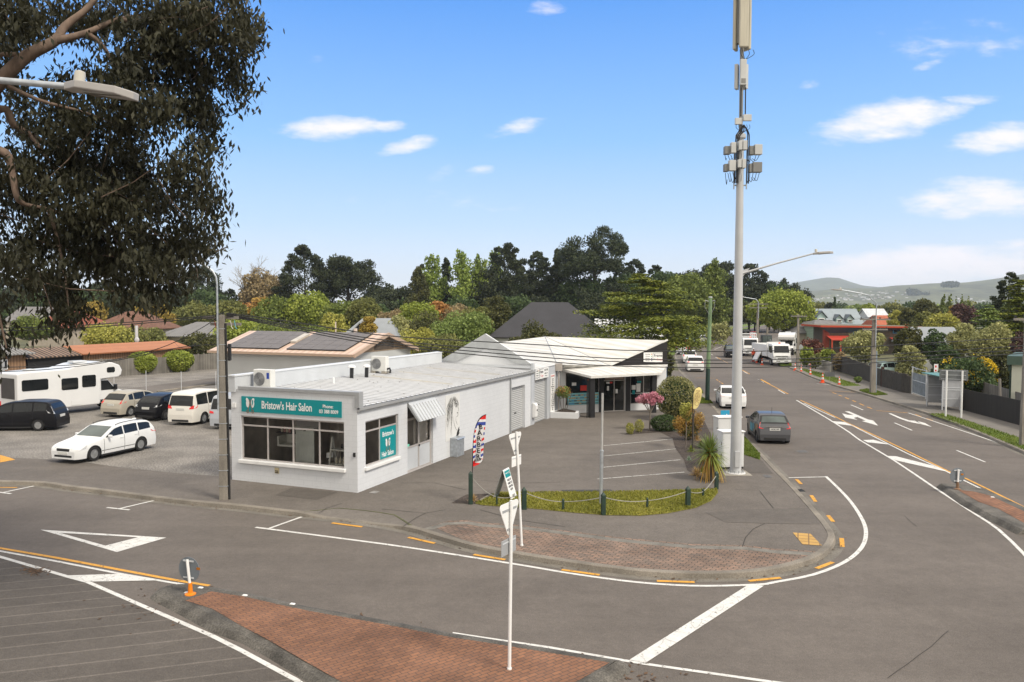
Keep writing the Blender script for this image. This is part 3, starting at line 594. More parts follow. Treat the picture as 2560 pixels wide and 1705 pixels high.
def window(parent, axis, off, u0, u1, z0, z1, mull, trans, depth=.06, fm=ALU, pane=PANE, sgn=-1, w=.06, sill=True):
    f = MB(); bars = [(u0, u0+w, z0, z1), (u1-w, u1, z0, z1), (u0+w, u1-w, z0, z0+w), (u0+w, u1-w, z1-w, z1)]
    us = [u0+w] + [q for m_ in mull for q in (m_-w/2, m_+w/2)] + [u1-w]
    for m_ in mull: bars.append((m_-w/2, m_+w/2, z0+w, z1-w))
    for tz in trans:
        for a, b in zip(us[::2], us[1::2]): bars.append((a, b, tz-w/2, tz+w/2))
    for a, b, c, d in bars:
        if axis == 'y': f.box(a, b, off, off+depth, c, d)
        else: f.box(off, off+depth, a, b, c, d)
    o = f.build('window', fm, parent)
    g = MB(); m_ = off+depth/2
    if axis == 'y': g.poly([(u0+w, m_, z0+w), (u1-w, m_, z0+w), (u1-w, m_, z1-w), (u0+w, m_, z1-w)])
    else: g.poly([(m_, u0+w, z0+w), (m_, u1-w, z0+w), (m_, u1-w, z1-w), (m_, u0+w, z1-w)])
    g.build('pane', pane, o)
    return o
salon = thing('hair_salon', 'white painted block hair salon with teal sign, low metal roof and grey parapet', 'building', (SA.x, SA.y, 0), SRZ)
w = MB()
wallgrid(w, 'y', 0, .2, -5.8, 0, .08, 3.73, [(-5.33, -.57, .97, 2.70)])
wallgrid(w, 'x', -.2, .2, .2, 18.0, .08, 3.24, [(.55, 2.97, .97, 2.68), (3.7, 5.95, .08, 3.02), (15.0, 17.1, .08, 2.57)])
wallgrid(w, 'x', -5.8, .2, .2, 18.0, .08, 3.6, [])
w.build('wall', BLOCK, salon)
rm_ = MB()
for q in ([(-5.55, .22, .16), (-.22, .22, .16), (-.22, 4.6, .16), (-5.55, 4.6, .16)], [(-5.55, 4.6, .16), (-.22, 4.6, .16), (-.22, 4.6, 2.9), (-5.55, 4.6, 2.9)], [(-5.57, .22, .16), (-5.57, 4.6, .16), (-5.57, 4.6, 2.9), (-5.57, .22, 2.9)],
          [(-5.55, .22, 2.9), (-.22, .22, 2.9), (-.22, 4.6, 2.9), (-5.55, 4.6, 2.9)], [(-.23, 4.6, .16), (-.23, 7.2, .16), (-.23, 7.2, 2.9), (-.23, 4.6, 2.9)]): rm_.poly(q)
rm_.box(-4.6, -4.4, 2.2, 4.55, .16, 2.88); rm_.box(-3.1, -3.0, 3.2, 4.55, .16, 2.88)
rm_.build('interior', mat('salon_interior', (.52, .47, .41), .7, .35, 1.2), salon)
c = MB(); c.box(-5.42, -.50, -.05, .24, 3.73, 3.84); c.box(-.50, .11, -.05, .24, 3.73, 3.84); c.box(-.075, .11, -.05, .24, 3.26, 3.728)
c.build('parapet_cap', GREYM, salon)
pp = MB(); pp.box(-5.86, -5.56, -.06, 17.7, 3.6, 4.22); pp.box(-5.50, -5.42, .25, .30, 3.6, 3.84)
pp.build('parapet', LGREY, salon)
pc = MB(); pc.box(-5.89, -5.53, -.09, 17.73, 4.22, 4.27); pc.build('parapet_cap', mat('pale_capping', (.66, .68, .70), .4, .05), salon)
r = MB(); za, zb = 3.29, 3.60; xa, xb = .06, -5.55
def rz_(x): return za + (x-xa)/(xb-xa)*(zb-za)
ys = [.25, 8.45, 8.85, 11.15, 11.55, 14.15, 14.6, 17.98]
for i in range(7):
    a, b_ = ys[i], ys[i+1]; mi = 1 if i % 2 else 0; x1 = -4.9 if mi else xb; x0 = -.45 if mi else xa
    if mi:
        for p0, p1 in ((xa, x0), (x1, xb)): r.poly([(p0, a, rz_(p0)), (p0, b_, rz_(p0)), (p1, b_, rz_(p1)), (p1, a, rz_(p1))], 0)
    r.poly([(x0, a, rz_(x0)), (x0, b_, rz_(x0)), (x1, b_, rz_(x1)), (x1, a, rz_(x1))], mi)
y = .5
while y < 17.9:
    r.extr([(xa, y-.015, rz_(xa)), (xa, y+.015, rz_(xa)), (xa, y+.008, rz_(xa)+.035), (xa, y-.008, rz_(xa)+.035)], (xb-xa, 0, zb-za), 2); y += .38
rr = random.Random(3)
for k in range(70):
    x, y = rr.uniform(-5.4, -.1), rr.uniform(.4, 17.8); r.cbox((x, y, rz_(x)+.012), (rr.uniform(.02, .05), rr.uniform(.02, .04), .02), rr.random(), 3)
r.build('roof', [WROOF, CLEAR, mat('roof_rib', (.44, .45, .47), .5), mat('roof_debris', (.10, .09, .08), .9)], salon)
g_ = MB(); prof = [(0, 3.13), (.10, 3.12), (.14, 3.17), (.15, 3.28), (.12, 3.28), (.10, 3.2), (0, 3.2)]
g_.extr([(x, -.02, z) for x, z in prof], (0, 18.45, 0)); g_.build('gutter', mat('gutter_metal', (.36, .37, .38), .4, .05, spec=.5), salon, smooth=30)
dpm = MB(); dpm.tube([(.06, 14.82, 3.13), (.06, 14.82, .13)], .045, 8); dpm.build('downpipe', GREYM, salon)
w1 = window(salon, 'y', .07, -5.33, -.57, .97, 2.70, [-4.10, -2.91, -1.71], [2.32])
sl_ = MB(); sl_.box(-5.42, -.5, -.10, .069, .83, .968); sl_.build('sill', WHITE, w1, bevel=.02)
bl = MB(); bl.box(-2.85, -1.77, .16, .17, 2.38, 2.64); bl.build('blind', mat('grey_blind', (.20, .19, .18), .8, .1), w1)
w2 = window(salon, 'x', -.13, .55, 2.97, .97, 2.68, [1.66], [2.28])
sl_ = MB(); sl_.box(-.069, .10, .47, 3.0, .84, .968); sl_.build('sill', WHITE, w2, bevel=.02)
def logo(parent, M, s, nm='logo'):
    b = MB()
    for sg in (-1, 1):
        pts = [(.10, .05), (.16, .30), (.30, .50), (.46, .52), (.52, .38), (.46, .18), (.50, .02), (.48, -.16), (.40, -.36), (.26, -.44), (.16, -.30)]
        b.poly([M @ Vector((sg*x*s, yy*s, .004)) for x, yy in (pts if sg > 0 else pts[::-1])], 0)
        b.poly([M @ Vector((sg*x*s, yy*s, .007)) for x, yy in [(.24, .34), (.38, .30), (.36, .08), (.30, -.18), (.20, -.2), (.22, .1)][::sg]], 0 if sg < 0 else 2)
        q = [(-.16*sg, .42), (-.11*sg, .42), (.30*sg, -.66), (.24*sg, -.66)]
        b.poly([M @ Vector((x*s, yy*s, .010 + .001*sg)) for x, yy in q], 1)
        for k in range(8):
            w0, w1_ = 2*math.pi*k/8, 2*math.pi*(k+1)/8
            b.poly([M @ Vector(((sg*.30+r0*math.cos(a))*s, (-.80+r0*1.2*math.sin(a))*s, .009)) for r0, a in ((.15, w0), (.15, w1_), (.09, w1_), (.09, w0))], 1)
    b.build(nm, [SIGNW, mat('scissors_brown', (.28, .13, .06), .5), TEAL], parent)
sg = MB(); sg.box(-5.27, -.66, -.03, -.001, 2.86, 3.46); sign = sg.build('sign', TEAL, salon)
FX, FZ = (1, 0, 0), (0, 0, 1)
text("Bristow's Hair Salon", .42, SIGNW, sign, frame_m((-3.13, -.034, 3.155), FX, FZ), bold=.008, sx=.68)
text("Phone:", .17, SIGNW, sign, frame_m((-1.25, -.034, 3.245), FX, FZ), bold=.004)
text("03 388 8009", .19, SIGNW, sign, frame_m((-1.22, -.034, 3.05), FX, FZ), bold=.004, sx=.88)
logo(sign, frame_m((-4.84, -.032, 3.20), FX, FZ), .40)
st = MB(); st.box(-.085, -.078, 1.70, 2.90, 1.04, 2.24); stk = st.build('window_sign', TEAL, salon)
SXv, SZv = (0, 1, 0), (0, 0, 1)
text("Bristow's", .27, SIGNW, stk, frame_m((-.075, 2.3, 1.98), SXv, SZv), bold=.005, sx=.86)
text("Hair Salon", .27, SIGNW, stk, frame_m((-.075, 2.27, 1.20), SXv, SZv), bold=.005, sx=.80)
logo(stk, frame_m((-.076, 2.28, 1.62), SXv, SZv), .34)
d = MB()
for a, b_, c_, e in ((3.7, 3.77, .14, 3.02), (5.87, 5.95, .14, 3.02), (4.80, 4.90, .14, 2.24), (3.77, 5.87, 2.24, 2.33), (3.77, 5.87, 2.95, 3.02), (4.8, 4.87, 2.33, 2.95), (3.77, 4.80, 1.10, 1.18), (4.90, 5.87, 1.10, 1.18), (3.77, 4.80, .14, .20), (4.90, 5.87, .14, .20), (3.77, 3.83, .20, 1.10), (3.77, 3.83, 1.18, 2.24)):
    d.box(-.16, -.10, a, b_, c_, e, 0)
d.box(-.14, -.12, 3.83, 4.80, .20, 1.10, 1); d.box(-.14, -.12, 4.90, 5.87, .20, 1.10, 1); d.box(-.2, .02, 3.7, 5.95, .1, .139, 0)
door = d.build('door', [ALU, LGREY], salon)
pn = MB(); pn.poly([(-.13, 3.77, 1.18), (-.13, 5.87, 1.18), (-.13, 5.87, 2.95), (-.13, 3.77, 2.95)]); pn.build('pane', PANE, door)
h = MB(); h.box(-.10, -.06, 4.82, 4.88, 1.06, 1.14); h.build('handle', BLACK, door)
for z in (1.42, 1.95): pl = MB(); pl.tube([(-.09, 5.58-.09*math.sin(math.pi*a/12), z+.09*math.cos(math.pi*a/12)) for a in range(13)], .012, 5); pl.build('pull', ALU, door)
gs = MB(); gs.box(-.115, -.11, 3.80, 4.05, 1.18, 1.28); gs.build('sticker', mat('mint_sticker', (.2, .65, .48), .5), door)
aw = MB(); t0, t1 = Vector((.012, 3.74, 3.04)), Vector((.56, 3.74, 2.28)); ln = Vector((0, 2.34, 0))
nrm = (t1-t0).cross(ln).normalized()
if nrm.z < 0: nrm = -nrm
aw.extr([t0, t1, t1-nrm*.02, t0-nrm*.02], ln, 0)
for k in range(10):
    y = 3.76 + 2.28*k/9; o = Vector((0, y-3.74, 0)); aw.extr([t0*.85+t1*.15+o+nrm*.002, t1+o+nrm*.002, t1+o+nrm*.035, t0*.85+t1*.15+o+nrm*.035], (0, .035, 0), 0)
for yy in (3.735, 6.085): aw.extr([(.012, yy, 3.03), (.55, yy, 2.28), (.47, yy, 2.27), (.012, yy, 2.86)], (0, .008, 0), 1)
aw.build('awning', [LGREY, GREYM], salon)
mu = MB(); mu.box(.001, .014, 7.15, 8.6, .87, 2.96); mural = mu.build('mural', mat('mural_board', (.70, .70, .68), .5, .03), salon)
dr = MB(); rr = random.Random(11)
def stroke(pts, wd, mi=0):
    pl = smooth_pl([Vector((p[0], p[1], 0)) for p in pts], 5); n = len(pl)
    for i in range(n-1):
        a, b_ = pl[i], pl[i+1]; t = (b_-a).normalized() if (b_-a).length > 1e-6 else Vector((1, 0, 0)); m_ = Vector((-t.y, t.x, 0))
        w0, w1_ = wd*math.sin(math.pi*(i+.3)/(n+.6)), wd*math.sin(math.pi*(i+1.3)/(n+.6))
        dr.poly([(.018, 7.15+q.x, .87+q.y) for q in (a-m_*w0, b_-m_*w1_, b_+m_*w1_, a+m_*w0)], mi)
for k in range(44):
    u = rr.random(); x0 = .55+.60*u+rr.uniform(-.05, .05); z0 = 1.98-.10*(u-.4)**2*4+rr.uniform(-.03, .06)
    ln_ = rr.uniform(.5, 1.9) if u < .5 else rr.uniform(.2, .55); pts = []
    for j in range(7):
        v = j/6; pts.append((x0 - (.42*math.sin(v*1.6)*(1-u) + .05)*1.0 - .04*math.sin(v*14+k) + (.22*v if u > .55 else 0), z0 - ln_*v))
    stroke(pts, rr.uniform(.005, .014), rr.choice((0, 1, 1)))
for pts, wd in ([[(1.18, 1.75), (1.26, 1.60), (1.22, 1.48), (1.33, 1.30), (1.24, 1.26)], .012], [[(1.24, 1.26), (1.27, 1.18), (1.22, 1.15), (1.26, 1.09), (1.18, 1.02), (1.02, 1.00)], .014], [[(1.0, 1.58), (1.08, 1.62), (1.16, 1.60)], .022], [[(.98, 1.50), (1.05, 1.54), (1.12, 1.51), (1.06, 1.47), (.98, 1.50)], .018], [[(1.22, 1.55), (1.27, 1.56), (1.3, 1.53)], .014],
        [[(1.10, 1.17), (1.18, 1.19), (1.26, 1.165)], .016], [[(.78, 1.1), (.82, .8), (.95, .55), (1.15, .35)], .012], [[(1.02, 1.0), (1.05, .8), (1.2, .62)], .010], [[(1.1, .16), (1.22, .3), (1.38, .5)], .05], [[(1.05, .12), (1.25, .2), (1.42, .4)], .05], [[(.95, .08), (1.2, .12), (1.42, .24)], .03]): stroke(pts, wd)
dr.build('drawing', [mat('mural_black', (.02, .02, .02), .6), mat('mural_grey', (.20, .195, .18), .6)], mural)
def roller(parent, M, w_, h_, nm='roller_door'):
    b = MB(); b.box(0, .03, 0, w_, 0, h_, 0, M); b.box(.0, .045, 0, w_, 0, .06, 1, M); o = b.build(nm, [SHUT, GREYM], parent)
    k = MB(); k.box(.045, .07, w_*.4, w_*.52, h_*.38, h_*.38+.05, 0, M); k.build('handle', BLACK, o); return o
roller(salon, Matrix.Translation((-.19, 15.0, .14)), 2.1, 2.43)
vv = MB(); vv.box(-3.72, -3.52, -.02, -.001, .55, .77, 0); vv.box(-3.70, -3.54, -.03, -.021, .57, .60, 1); vv.box(-3.70, -3.54, -.03, -.021, .63, .66, 1); vv.build('vent', [mat('cream_vent', (.55, .47, .30), .5), DARK], salon)
k = MB(); k.box(-.16, -.08, -.05, -.001, 1.45, 1.60); k.build('door_bell', BLACK, salon)
k = MB(); k.box(-5.72, -5.55, -.06, -.001, 3.0, 3.18); k.build('alarm_box', SIGNW, salon)
for x, y, hh, nm in ((-4.95, 7.15, .52, 'flue'), (-4.70, 8.05, .50, 'flue')):
    k = MB(); k.tube([(x, y, rz_(x)-.05), (x+.02, y, rz_(x)+hh)], .09, 12, 0); k.lathe([(.09, 0), (.18, .02), (.18, .08), (.10, .13), (.02, .14)], 14, 1, (x+.02, y, rz_(x)+hh-.02)); k.build(nm, [BLACK, SIGNW], salon, smooth=40)
k = MB(); k.tube([(-4.4, 4.9, rz_(-4.4)), (-4.4, 4.9, rz_(-4.4)+.28)], .045, 8); k.build('vent_pipe', SIGNW, salon)
k = MB(); k.box(0, .22, 1.2, 1.25, 0, 0); 
# things inside the window
ins = mat('pale_plastic', (.55, .54, .48), .5, .1); BOT = [mat('bottle_cream', (.55, .50, .38), .4), mat('bottle_pink', (.5, .25, .22), .4), mat('bottle_blue', (.05, .25, .45), .4)]
def placed(name, label, cat, mb, mats, loc, rz=0, group=None, **kw):
    o = mb.build(name, mats, None, **kw); o.location = loc; o.rotation_euler = (0, 0, rz); return tag(o, label, cat, group)
b = MB(); b.box(-.42, .42, -.015, .015, 0, 1.42, 0)
for k in range(34):
    z = .04 + k*.032; x = -.36
    while x < .34: wd = rr.uniform(.03, .12); b.box(x, x+wd, -.019, -.0155, z, z+.006, 1); x += wd+.03
b.box(-.06, .05, -.02, -.0155, 1.24, 1.32, 2)
placed('price_board', 'tall white price list board standing inside the salon front window', 'board', b, [mat('board_white', (.62, .64, .58), .5), GREYM, BLACK], SW(-2.62, .42, .95), SRZ)
def shelf_unit():
    b = MB()
    for s in (-1, 1):
        b.extr([(s*.42-.03, -.25, 0), (s*.42-.03, -.19, 0), (s*.42-.03, .02, 1.05), (s*.42-.03, -.04, 1.05)], (.06, 0, 0)); b.extr([(s*.42-.03, .25, 0), (s*.42-.03, .19, 0), (s*.42-.03, -.02, 1.0), (s*.42-.03, .04, 1.0)], (.06, 0, 0))
    b.box(-.40, .40, -.22, .22, .02, .06); b.box(-.40, .40, -.14, .14, .55, .60); return b
placed('ladder_shelf', 'white ladder shelf holding bottles inside the salon corner window', 'shelf', shelf_unit(), ins, SW(-1.02, .52, .98), SRZ)
bt = MB(); bt.lathe([(.045, 0), (.05, .02), (.05, .17), (.02, .21), (.02, .26)], 10)
proto = bt.build('bottle', BOT[0], None, smooth=40); proto.location = SW(-1.25, .5, 1.04); proto['category'] = 'bottle'
tag(proto, 'cream bottle on the ladder shelf nearest its left leg', 'bottle', 'bottles in the salon window')
for x, l in ((-1.08, 'cream bottle second from the left on the ladder shelf'), (-.92, 'cream bottle third from the left on the ladder shelf'), (-.78, 'cream bottle at the right end of the ladder shelf')):
    q = proto.copy(); COL.objects.link(q); q.location = SW(x, .5, 1.04); q['label'] = l
for i, x in enumerate((-4.62, -4.48, -4.36, -4.24)):
    q = bt.build('bottle', BOT[i % 2], None, smooth=40); q.location = SW(x, 1.6, 1.86); tag(q, ['cream pump bottle at the left end of the wall shelf in the salon', 'pink bottle beside the cream one on the salon wall shelf', 'second cream bottle on the salon wall shelf', 'pink bottle at the right end of the salon wall shelf'][i], 'bottle', 'bottles in the salon window')
b = MB(); b.box(-.45, .45, -.12, .12, 0, .04); placed('wall_shelf', 'dark wall shelf carrying bottles inside the salon', 'shelf', b, BLACK, SW(-4.4, 1.6, 1.82), SRZ)
b = MB(); b.box(-.55, .55, -.3, .3, 0, .08); b.box(-.55, -.47, -.3, .3, .08, .4); b.box(.47, .55, -.3, .3, .08, .4); b.box(-.5, .5, .2, .28, .08, .45, 0); b.box(-.04, .04, -.04, .04, -.6, 0, 1)
placed('wash_basin', 'white hair wash basin unit behind the left panes of the salon window', 'basin', b, [ins, BLACK], SW(-4.0, 1.5, 1.35), SRZ)
b = MB(); b.box(-.3, .3, -.25, .25, .5, .62); b.box(-.3, .3, .2, .3, .62, 1.2); b.tube([(0, 0, 0), (0, 0, .5)], .05, 8, 1); b.lathe([(.3, 0), (.3, .03), (.05, .06)], 14, 1)
placed('salon_chair', 'black salon chair behind the price board inside the salon', 'chair', b, [mat('chair_leather', (.05, .045, .04), .4), GREYM], SW(-2.0, 2.4, .16), SRZ + .5)
b = MB(); b.poly([(-.14, 0, 0), (.14, 0, .05), (.13, .03, .24), (-.15, .03, .19)]); b.extr([(-.14, .002, 0), (.14, .002, .05), (.13, .032, .24), (-.15, .032, .19)], (0, .02, 0)); placed('notice_card', 'small white notice card beside the ladder shelf in the salon window', 'card', b, SIGNW, SW(-1.5, .4, 1.22), SRZ)

def aircon(label, loc, rz, blue):
    t = thing('air_conditioner', label, 'air conditioner', loc, rz, 'roof air conditioners')
    b = MB(); b.box(-.42, .42, -.16, .16, .10, .86); b.build('casing', mat('unit_white', (.66, .66, .63), .45, .04), t, bevel=.02)
    g = MB()
    for k in range(9): g.tube([(-.12+.27*math.cos(a)*(k+1)/9, -.175, .48+.27*math.sin(a)*(k+1)/9) for a in np.linspace(0, 6.2832, 21)], .006, 4)
    g.lathe([(.26, 0), (.26, .006)], 24, 1, (0, 0, 0)); 
    for i in range(len(g.v)-48, len(g.v)): v = g.v[i]; g.v[i] = (-.12+v[0], -.163-v[2], .48+v[1])
    g.build('fan_grille', [GREYM, mat('grille_dark', (.12, .12, .12), .6)], t)
    l = MB()
    for k in range(12): l.box(-.435, -.421, -.13, .13, .16+k*.055, .19+k*.055)
    l.build('side_louvre', BLACK, t)
    f = MB(); f.box(-.42, -.20, -.22, .22, 0, .10); f.box(.20, .42, -.22, .22, 0, .10); f.build('foot', CONC, t)
    if blue: s = MB(); s.box(.24, .36, -.166, -.161, .50, .74); s.build('label', mat('blue_label', (.02, .06, .35), .4), t)
    else: s = MB(); s.tube([(.42, 0, .22), (.56, 0, .26), (.60, 0, .15), (.56, .02, .02)], .05, 8); s.build('pipe', BLACK, t, smooth=60)
    return t
aircon('white rooftop air conditioner with blue label near the front parapet of the salon', SW(-4.95, .95, rz_(-4.95)+.02), SRZ, True)
aircon('white rooftop air conditioner with black pipe against the long grey parapet', SW(-5.1, 9.95, rz_(-5.1)+.02), SRZ, False)
t = thing('utility_box', 'grey metal utility box on the ground below the painted portrait', 'utility box', SW(0, 8.0, .12), SRZ)
b = MB(); b.box(.01, .36, -.40, .36, 0, .80); b.build('cabinet', GALV, t, bevel=.015); b = MB(); b.extr([(.0, -.42, .802), (.40, -.42, .802), (.36, -.42, .85), (.0, -.42, .87)], (0, .80, 0)); b.build('lid', GALV, t)

# ------------------------------------------------ framing shop with the gabled workshop
shop = thing('framing_shop', 'white framing shop with folded metal roof, black gable sign and veranda posts', 'building')
GREYW = mat('grey_wall_paint', (.45, .47, .50), .6, .06, .8); WHW = mat('white_wall_paint', (.66, .67, .68), .6, .06, .7)
SROOF = stripes('pale_corrugated', (.55, .54, .51), (.66, .65, .62), .8, 3, rough=.5, bump=.15, var=.12, duty=.5)
b = MB(); z0, zt = .1, 3.30
for (ya, yb, lo, hi, mi, xo) in ((18.0, 18.56, z0, zt, 0, .03), (18.56, 20.75, 2.75, zt, 0, 0), (20.75, 21.25, z0, zt, 0, .03), (21.25, 23.5, z0, zt, 0, .0)):
    b.add([SW(x, y, z) for z in (lo, hi) for y in (ya, yb) for x in (-.2, xo)], [(0, 2, 3, 1), (4, 5, 7, 6), (0, 1, 5, 4), (2, 6, 7, 3), (0, 4, 6, 2), (1, 3, 7, 5)], mi)
b.build('wall', [GREYW], shop)
M0 = Matrix.Translation((SA.x, SA.y, 0)) @ Matrix.Rotation(SRZ, 4, 'Z')
roller(shop, M0 @ Matrix.Translation((-.15, 18.57, .14)), 2.17, 2.6)
gL, gA, gR = SL((1101, 901), 'y', 18.1), SL((1213.5, 834.4), 'y', 18.1), SL((1329, 910), 'y', 18.1)
b = MB(); gp_ = [SW(p.x, p.y, p.z) for p in (gL, gR, gA)]; b.extr([SW(gL.x, 18.1, 3.3), SW(gR.x, 18.1, 3.3), gp_[1], gp_[2], gp_[0]], SY*.15, 0); b.build('gable', WHW, shop)
mid = Vector((gA.x, gA.y, gA.z))
b = MB()
def inl(p, s): c_ = Vector(((gL.x+gR.x)/2, 18.1, (gL.z+gR.z+gA.z)/3)); return c_ + (p-c_)*s
for p, q in ((gL, gA), (gA, gR)):
    p2, q2 = Vector((p.x+(mid.x-p.x)*.16, 0, p.z+.0)), Vector((q.x+(mid.x-q.x)*.16, 0, q.z))
    if p is gL: p2 = Vector((gL.x+1.15, 0, gL.z)); q2 = Vector((gA.x, 0, gA.z-.85))
    else: p2 = Vector((gA.x, 0, gA.z-.85)); q2 = Vector((gR.x-1.0, 0, gR.z))
    b.extr([SW(a.x, 18.02, a.z) for a in (p, q, q2, p2)], SY*.078, 0)
b.build('barge_board', mat('barge_grey', (.40, .415, .42), .6, .1), shop)
b = MB(); b.extr([SW(gL.x-.1, 18.0, 3.42), SW(gR.x+.1, 18.0, 3.42), SW(gR.x+.1, 18.0, 3.56), SW(gL.x-.1, 18.0, 3.56)], SY*.09); b.extr([SW(gR.x, 17.98, 3.3), SW(gR.x+.12, 17.98, 3.3), SW(gR.x+.12, 17.98, gR.z+.05), SW(gR.x, 17.98, gR.z+.05)], SY*.3); b.build('flashing', LGREY, shop)
V1, V2, V3 = Vector((2.4, 58, 4.78)), Vector((10.45, 53.5, 4.72)), Vector((6.35, 51.55, 3.14))
V4, V5, V6 = SW(.05, 22.6, 3.33), SW(.05, 18.3, 3.32), Vector((-.9, 58, 4.35))
C0, C1, C2, C3 = SW(.12, 23.3, 3.02), Vector((4.85, 48.65, 2.72)), Vector((9.65, 51.15, 2.74)), Vector((10.45, 53.3, 3.12))
gAp = SW(gA.x, 18.2, gA.z-.02)
b = MB()
for f in ([V6, V5, V4, V1], [V4, V3, V1], [V1, V3, V2], [gAp, SW(gR.x, 18.2, gR.z-.02), V5, V6], [gAp, V6, SW(gL.x, 27, gL.z), SW(gL.x, 18.2, gL.z-.02)]): b.poly(f, 0)
b.build('roof', SROOF, shop)
b = MB()
for f in ([V4, C0, C1, V3], [V3, C1, C2, C3]): b.poly(f, 0)
for p, q in ((C0, C1), (C1, C2), (C2, C3)): b.poly([p, q, q-Vector((0, 0, .14)), p-Vector((0, 0, .14))], 1)
b.build('veranda_roof', [SROOF, mat('fascia_white', (.62, .61, .58), .5)], shop)
b = MB(); b.tube([V3+Vector((0, 0, .03)), V2+Vector((0, 0, .03))], .08, 4); b.tube([V1, V3], .03, 4, 1); b.tube([V1, V4], .03, 4, 1); b.build('ridge_flashing', [mat('fascia_white2', (.62, .61, .58), .5), GREYM], shop)
P0, PD = Vector((3.1, 50.65, 0)), Vector((.942, .335, 0)); PNo = Vector((.335, -.942, 0))
def PW(u, z, o=0.0): return P0 + PD*u + PNo*o + Vector((0, 0, z))
Mp = frame_m(P0, PD, -PNo)
b = MB(); b.extr([PW(3.6, 3.14), PW(7.75, 3.12), PW(7.75, 4.60), PW(7.4, 4.55)], -PNo*.1, 0); b.build('black_gable', mat('black_cladding', (.015, .013, .013), .5, .15), shop)
b = MB()
for u0, u1, a, c_ in ((0, .35, .1, 3.1), (.35, 2.75, .1, .62), (2.75, 3.05, .1, 3.1), (4.6, 5.0, .1, 3.1), (5.0, 7.0, .1, .55), (7.0, 7.7, .1, 3.1), (.35, 2.75, 2.75, 3.1), (3.05, 4.6, 2.62, 3.1), (5.0, 7.0, 2.75, 3.1)): b.box(u0, u1, 0, .15, a, c_, 0, Mp)
b.box(-.2, 7.7, 5.5, 5.6, .1, 3.1, 0, Mp); b.box(7.6, 7.7, .15, 5.5, .1, 4.3, 1, Mp)
b.build('shop_wall', [WHW, BLACK], shop)
def mwin(u0, u1, z0, z1, mull, trans, nm='window'):
    o = window(shop, 'y', 0.03, u0, u1, z0, z1, mull, trans, w=.05, pane=GLASS); o.data.transform(Mp)
    for c_ in o.children: c_.data.transform(Mp)
    o.name = nm; return o
wn = mwin(.35, 2.75, .62, 2.75, [], []); mwin(5.0, 7.0, .55, 2.75, [6.0], [1.25])
dd = mwin(3.05, 4.6, .12, 2.62, [3.83], [2.15], 'door')
b = MB(); b.box(3.15, 4.5, .0, .02, 2.22, 2.55, 0, Mp); b.build('door_sign', mat('faded_sign', (.33, .25, .2), .6), dd)
b = MB(); rr = random.Random(5)
b.box(.5, 2.7, -.012, -.002, .66, 1.42, 0, Mp)
for j in range(4):
    x = .55
    while x < 2.6:
        wd = rr.uniform(.12, .22); b.box(x, min(x+wd, 2.66), -.018, -.013, .70+j*.18, .70+j*.18+rr.uniform(.06, .10), rr.randint(1, 3), Mp); x += wd+.01
b.build('photo_banner', [mat('banner_cyan', (.20, .50, .55), .5), mat('banner_dark', (.06, .09, .12), .5), mat('banner_sand', (.40, .29, .14), .5), mat('banner_blue', (.06, .25, .45), .5)], shop)
for u, z, wd, hh, mi in ((3.25, 1.95, .22, .12, 0), (3.5, 1.97, .18, .10, 1), (3.3, 1.5, .14, .3, 0), (3.92, 1.3, .16, .28, 0), (5.1, 1.5, .3, .3, 0), (5.45, 1.35, .3, .55, 0), (5.15, 1.2, .2, .25, 2), (5.5, 1.95, .3, .12, 2), (.8, 1.9, .3, .2, 0), (1.4, 1.55, .5, .35, 1), (1.9, 2.2, .1, .1, 3)): b = MB(); b.box(u, u+wd, .0, .02, z, z+hh, 0, Mp); b.build('window_notice', (SIGNW, RED, TEAL, ORANGE)[mi], shop)
for i, (x, y) in enumerate([(4.93, 49.05), (9.15, 51.4)]):
    b = MB(); b.box(-.16, .16, -.16, .16, .12, 2.70, 0, Matrix.Translation((x, y, 0)) @ Matrix.Rotation(R_(20), 4, 'Z')); b.build('veranda_post', BLACK, shop)
for u in (2.88, 4.8): b = MB(); b.box(u-.15, u+.15, -.12, -.002, .12, 3.1, 0, Mp); b.build('pilaster', BLACK, shop)
b = MB(); b.tube([(4.65, 48.95, 2.6), (4.65, 48.95, .12)], .035, 6); b.build('downpipe', BLACK, shop)
b = MB(); q = SW(.16, 22.55); b.tube([q+Vector((0, 0, 2.9)), q+Vector((0, 0, .12))], .05, 8); b.prism([(q.x-.22, q.y-.15), (q.x+.22, q.y-.15), (q.x+.22, q.y+.15), (q.x-.22, q.y+.15)], 2.95, 3.42); b.build('downpipe', mat('tan_downpipe', (.36, .33, .30), .5), shop)
def board(parent, M, w_, h_, nm, m=SIGNW, th=.02): b = MB(); b.box(-w_/2, w_/2, -h_/2, h_/2, 0, th, 0, M); return b.build(nm, m, parent)
INK = mat('sign_ink', (.03, .03, .04), .5); PINK = mat('sign_pink', (.65, .22, .22), .5); DOTS = [mat('dot_orange', (.7, .25, .04), .5), mat('dot_green', (.06, .3, .1), .5), mat('dot_navy', (.02, .03, .15), .5)]
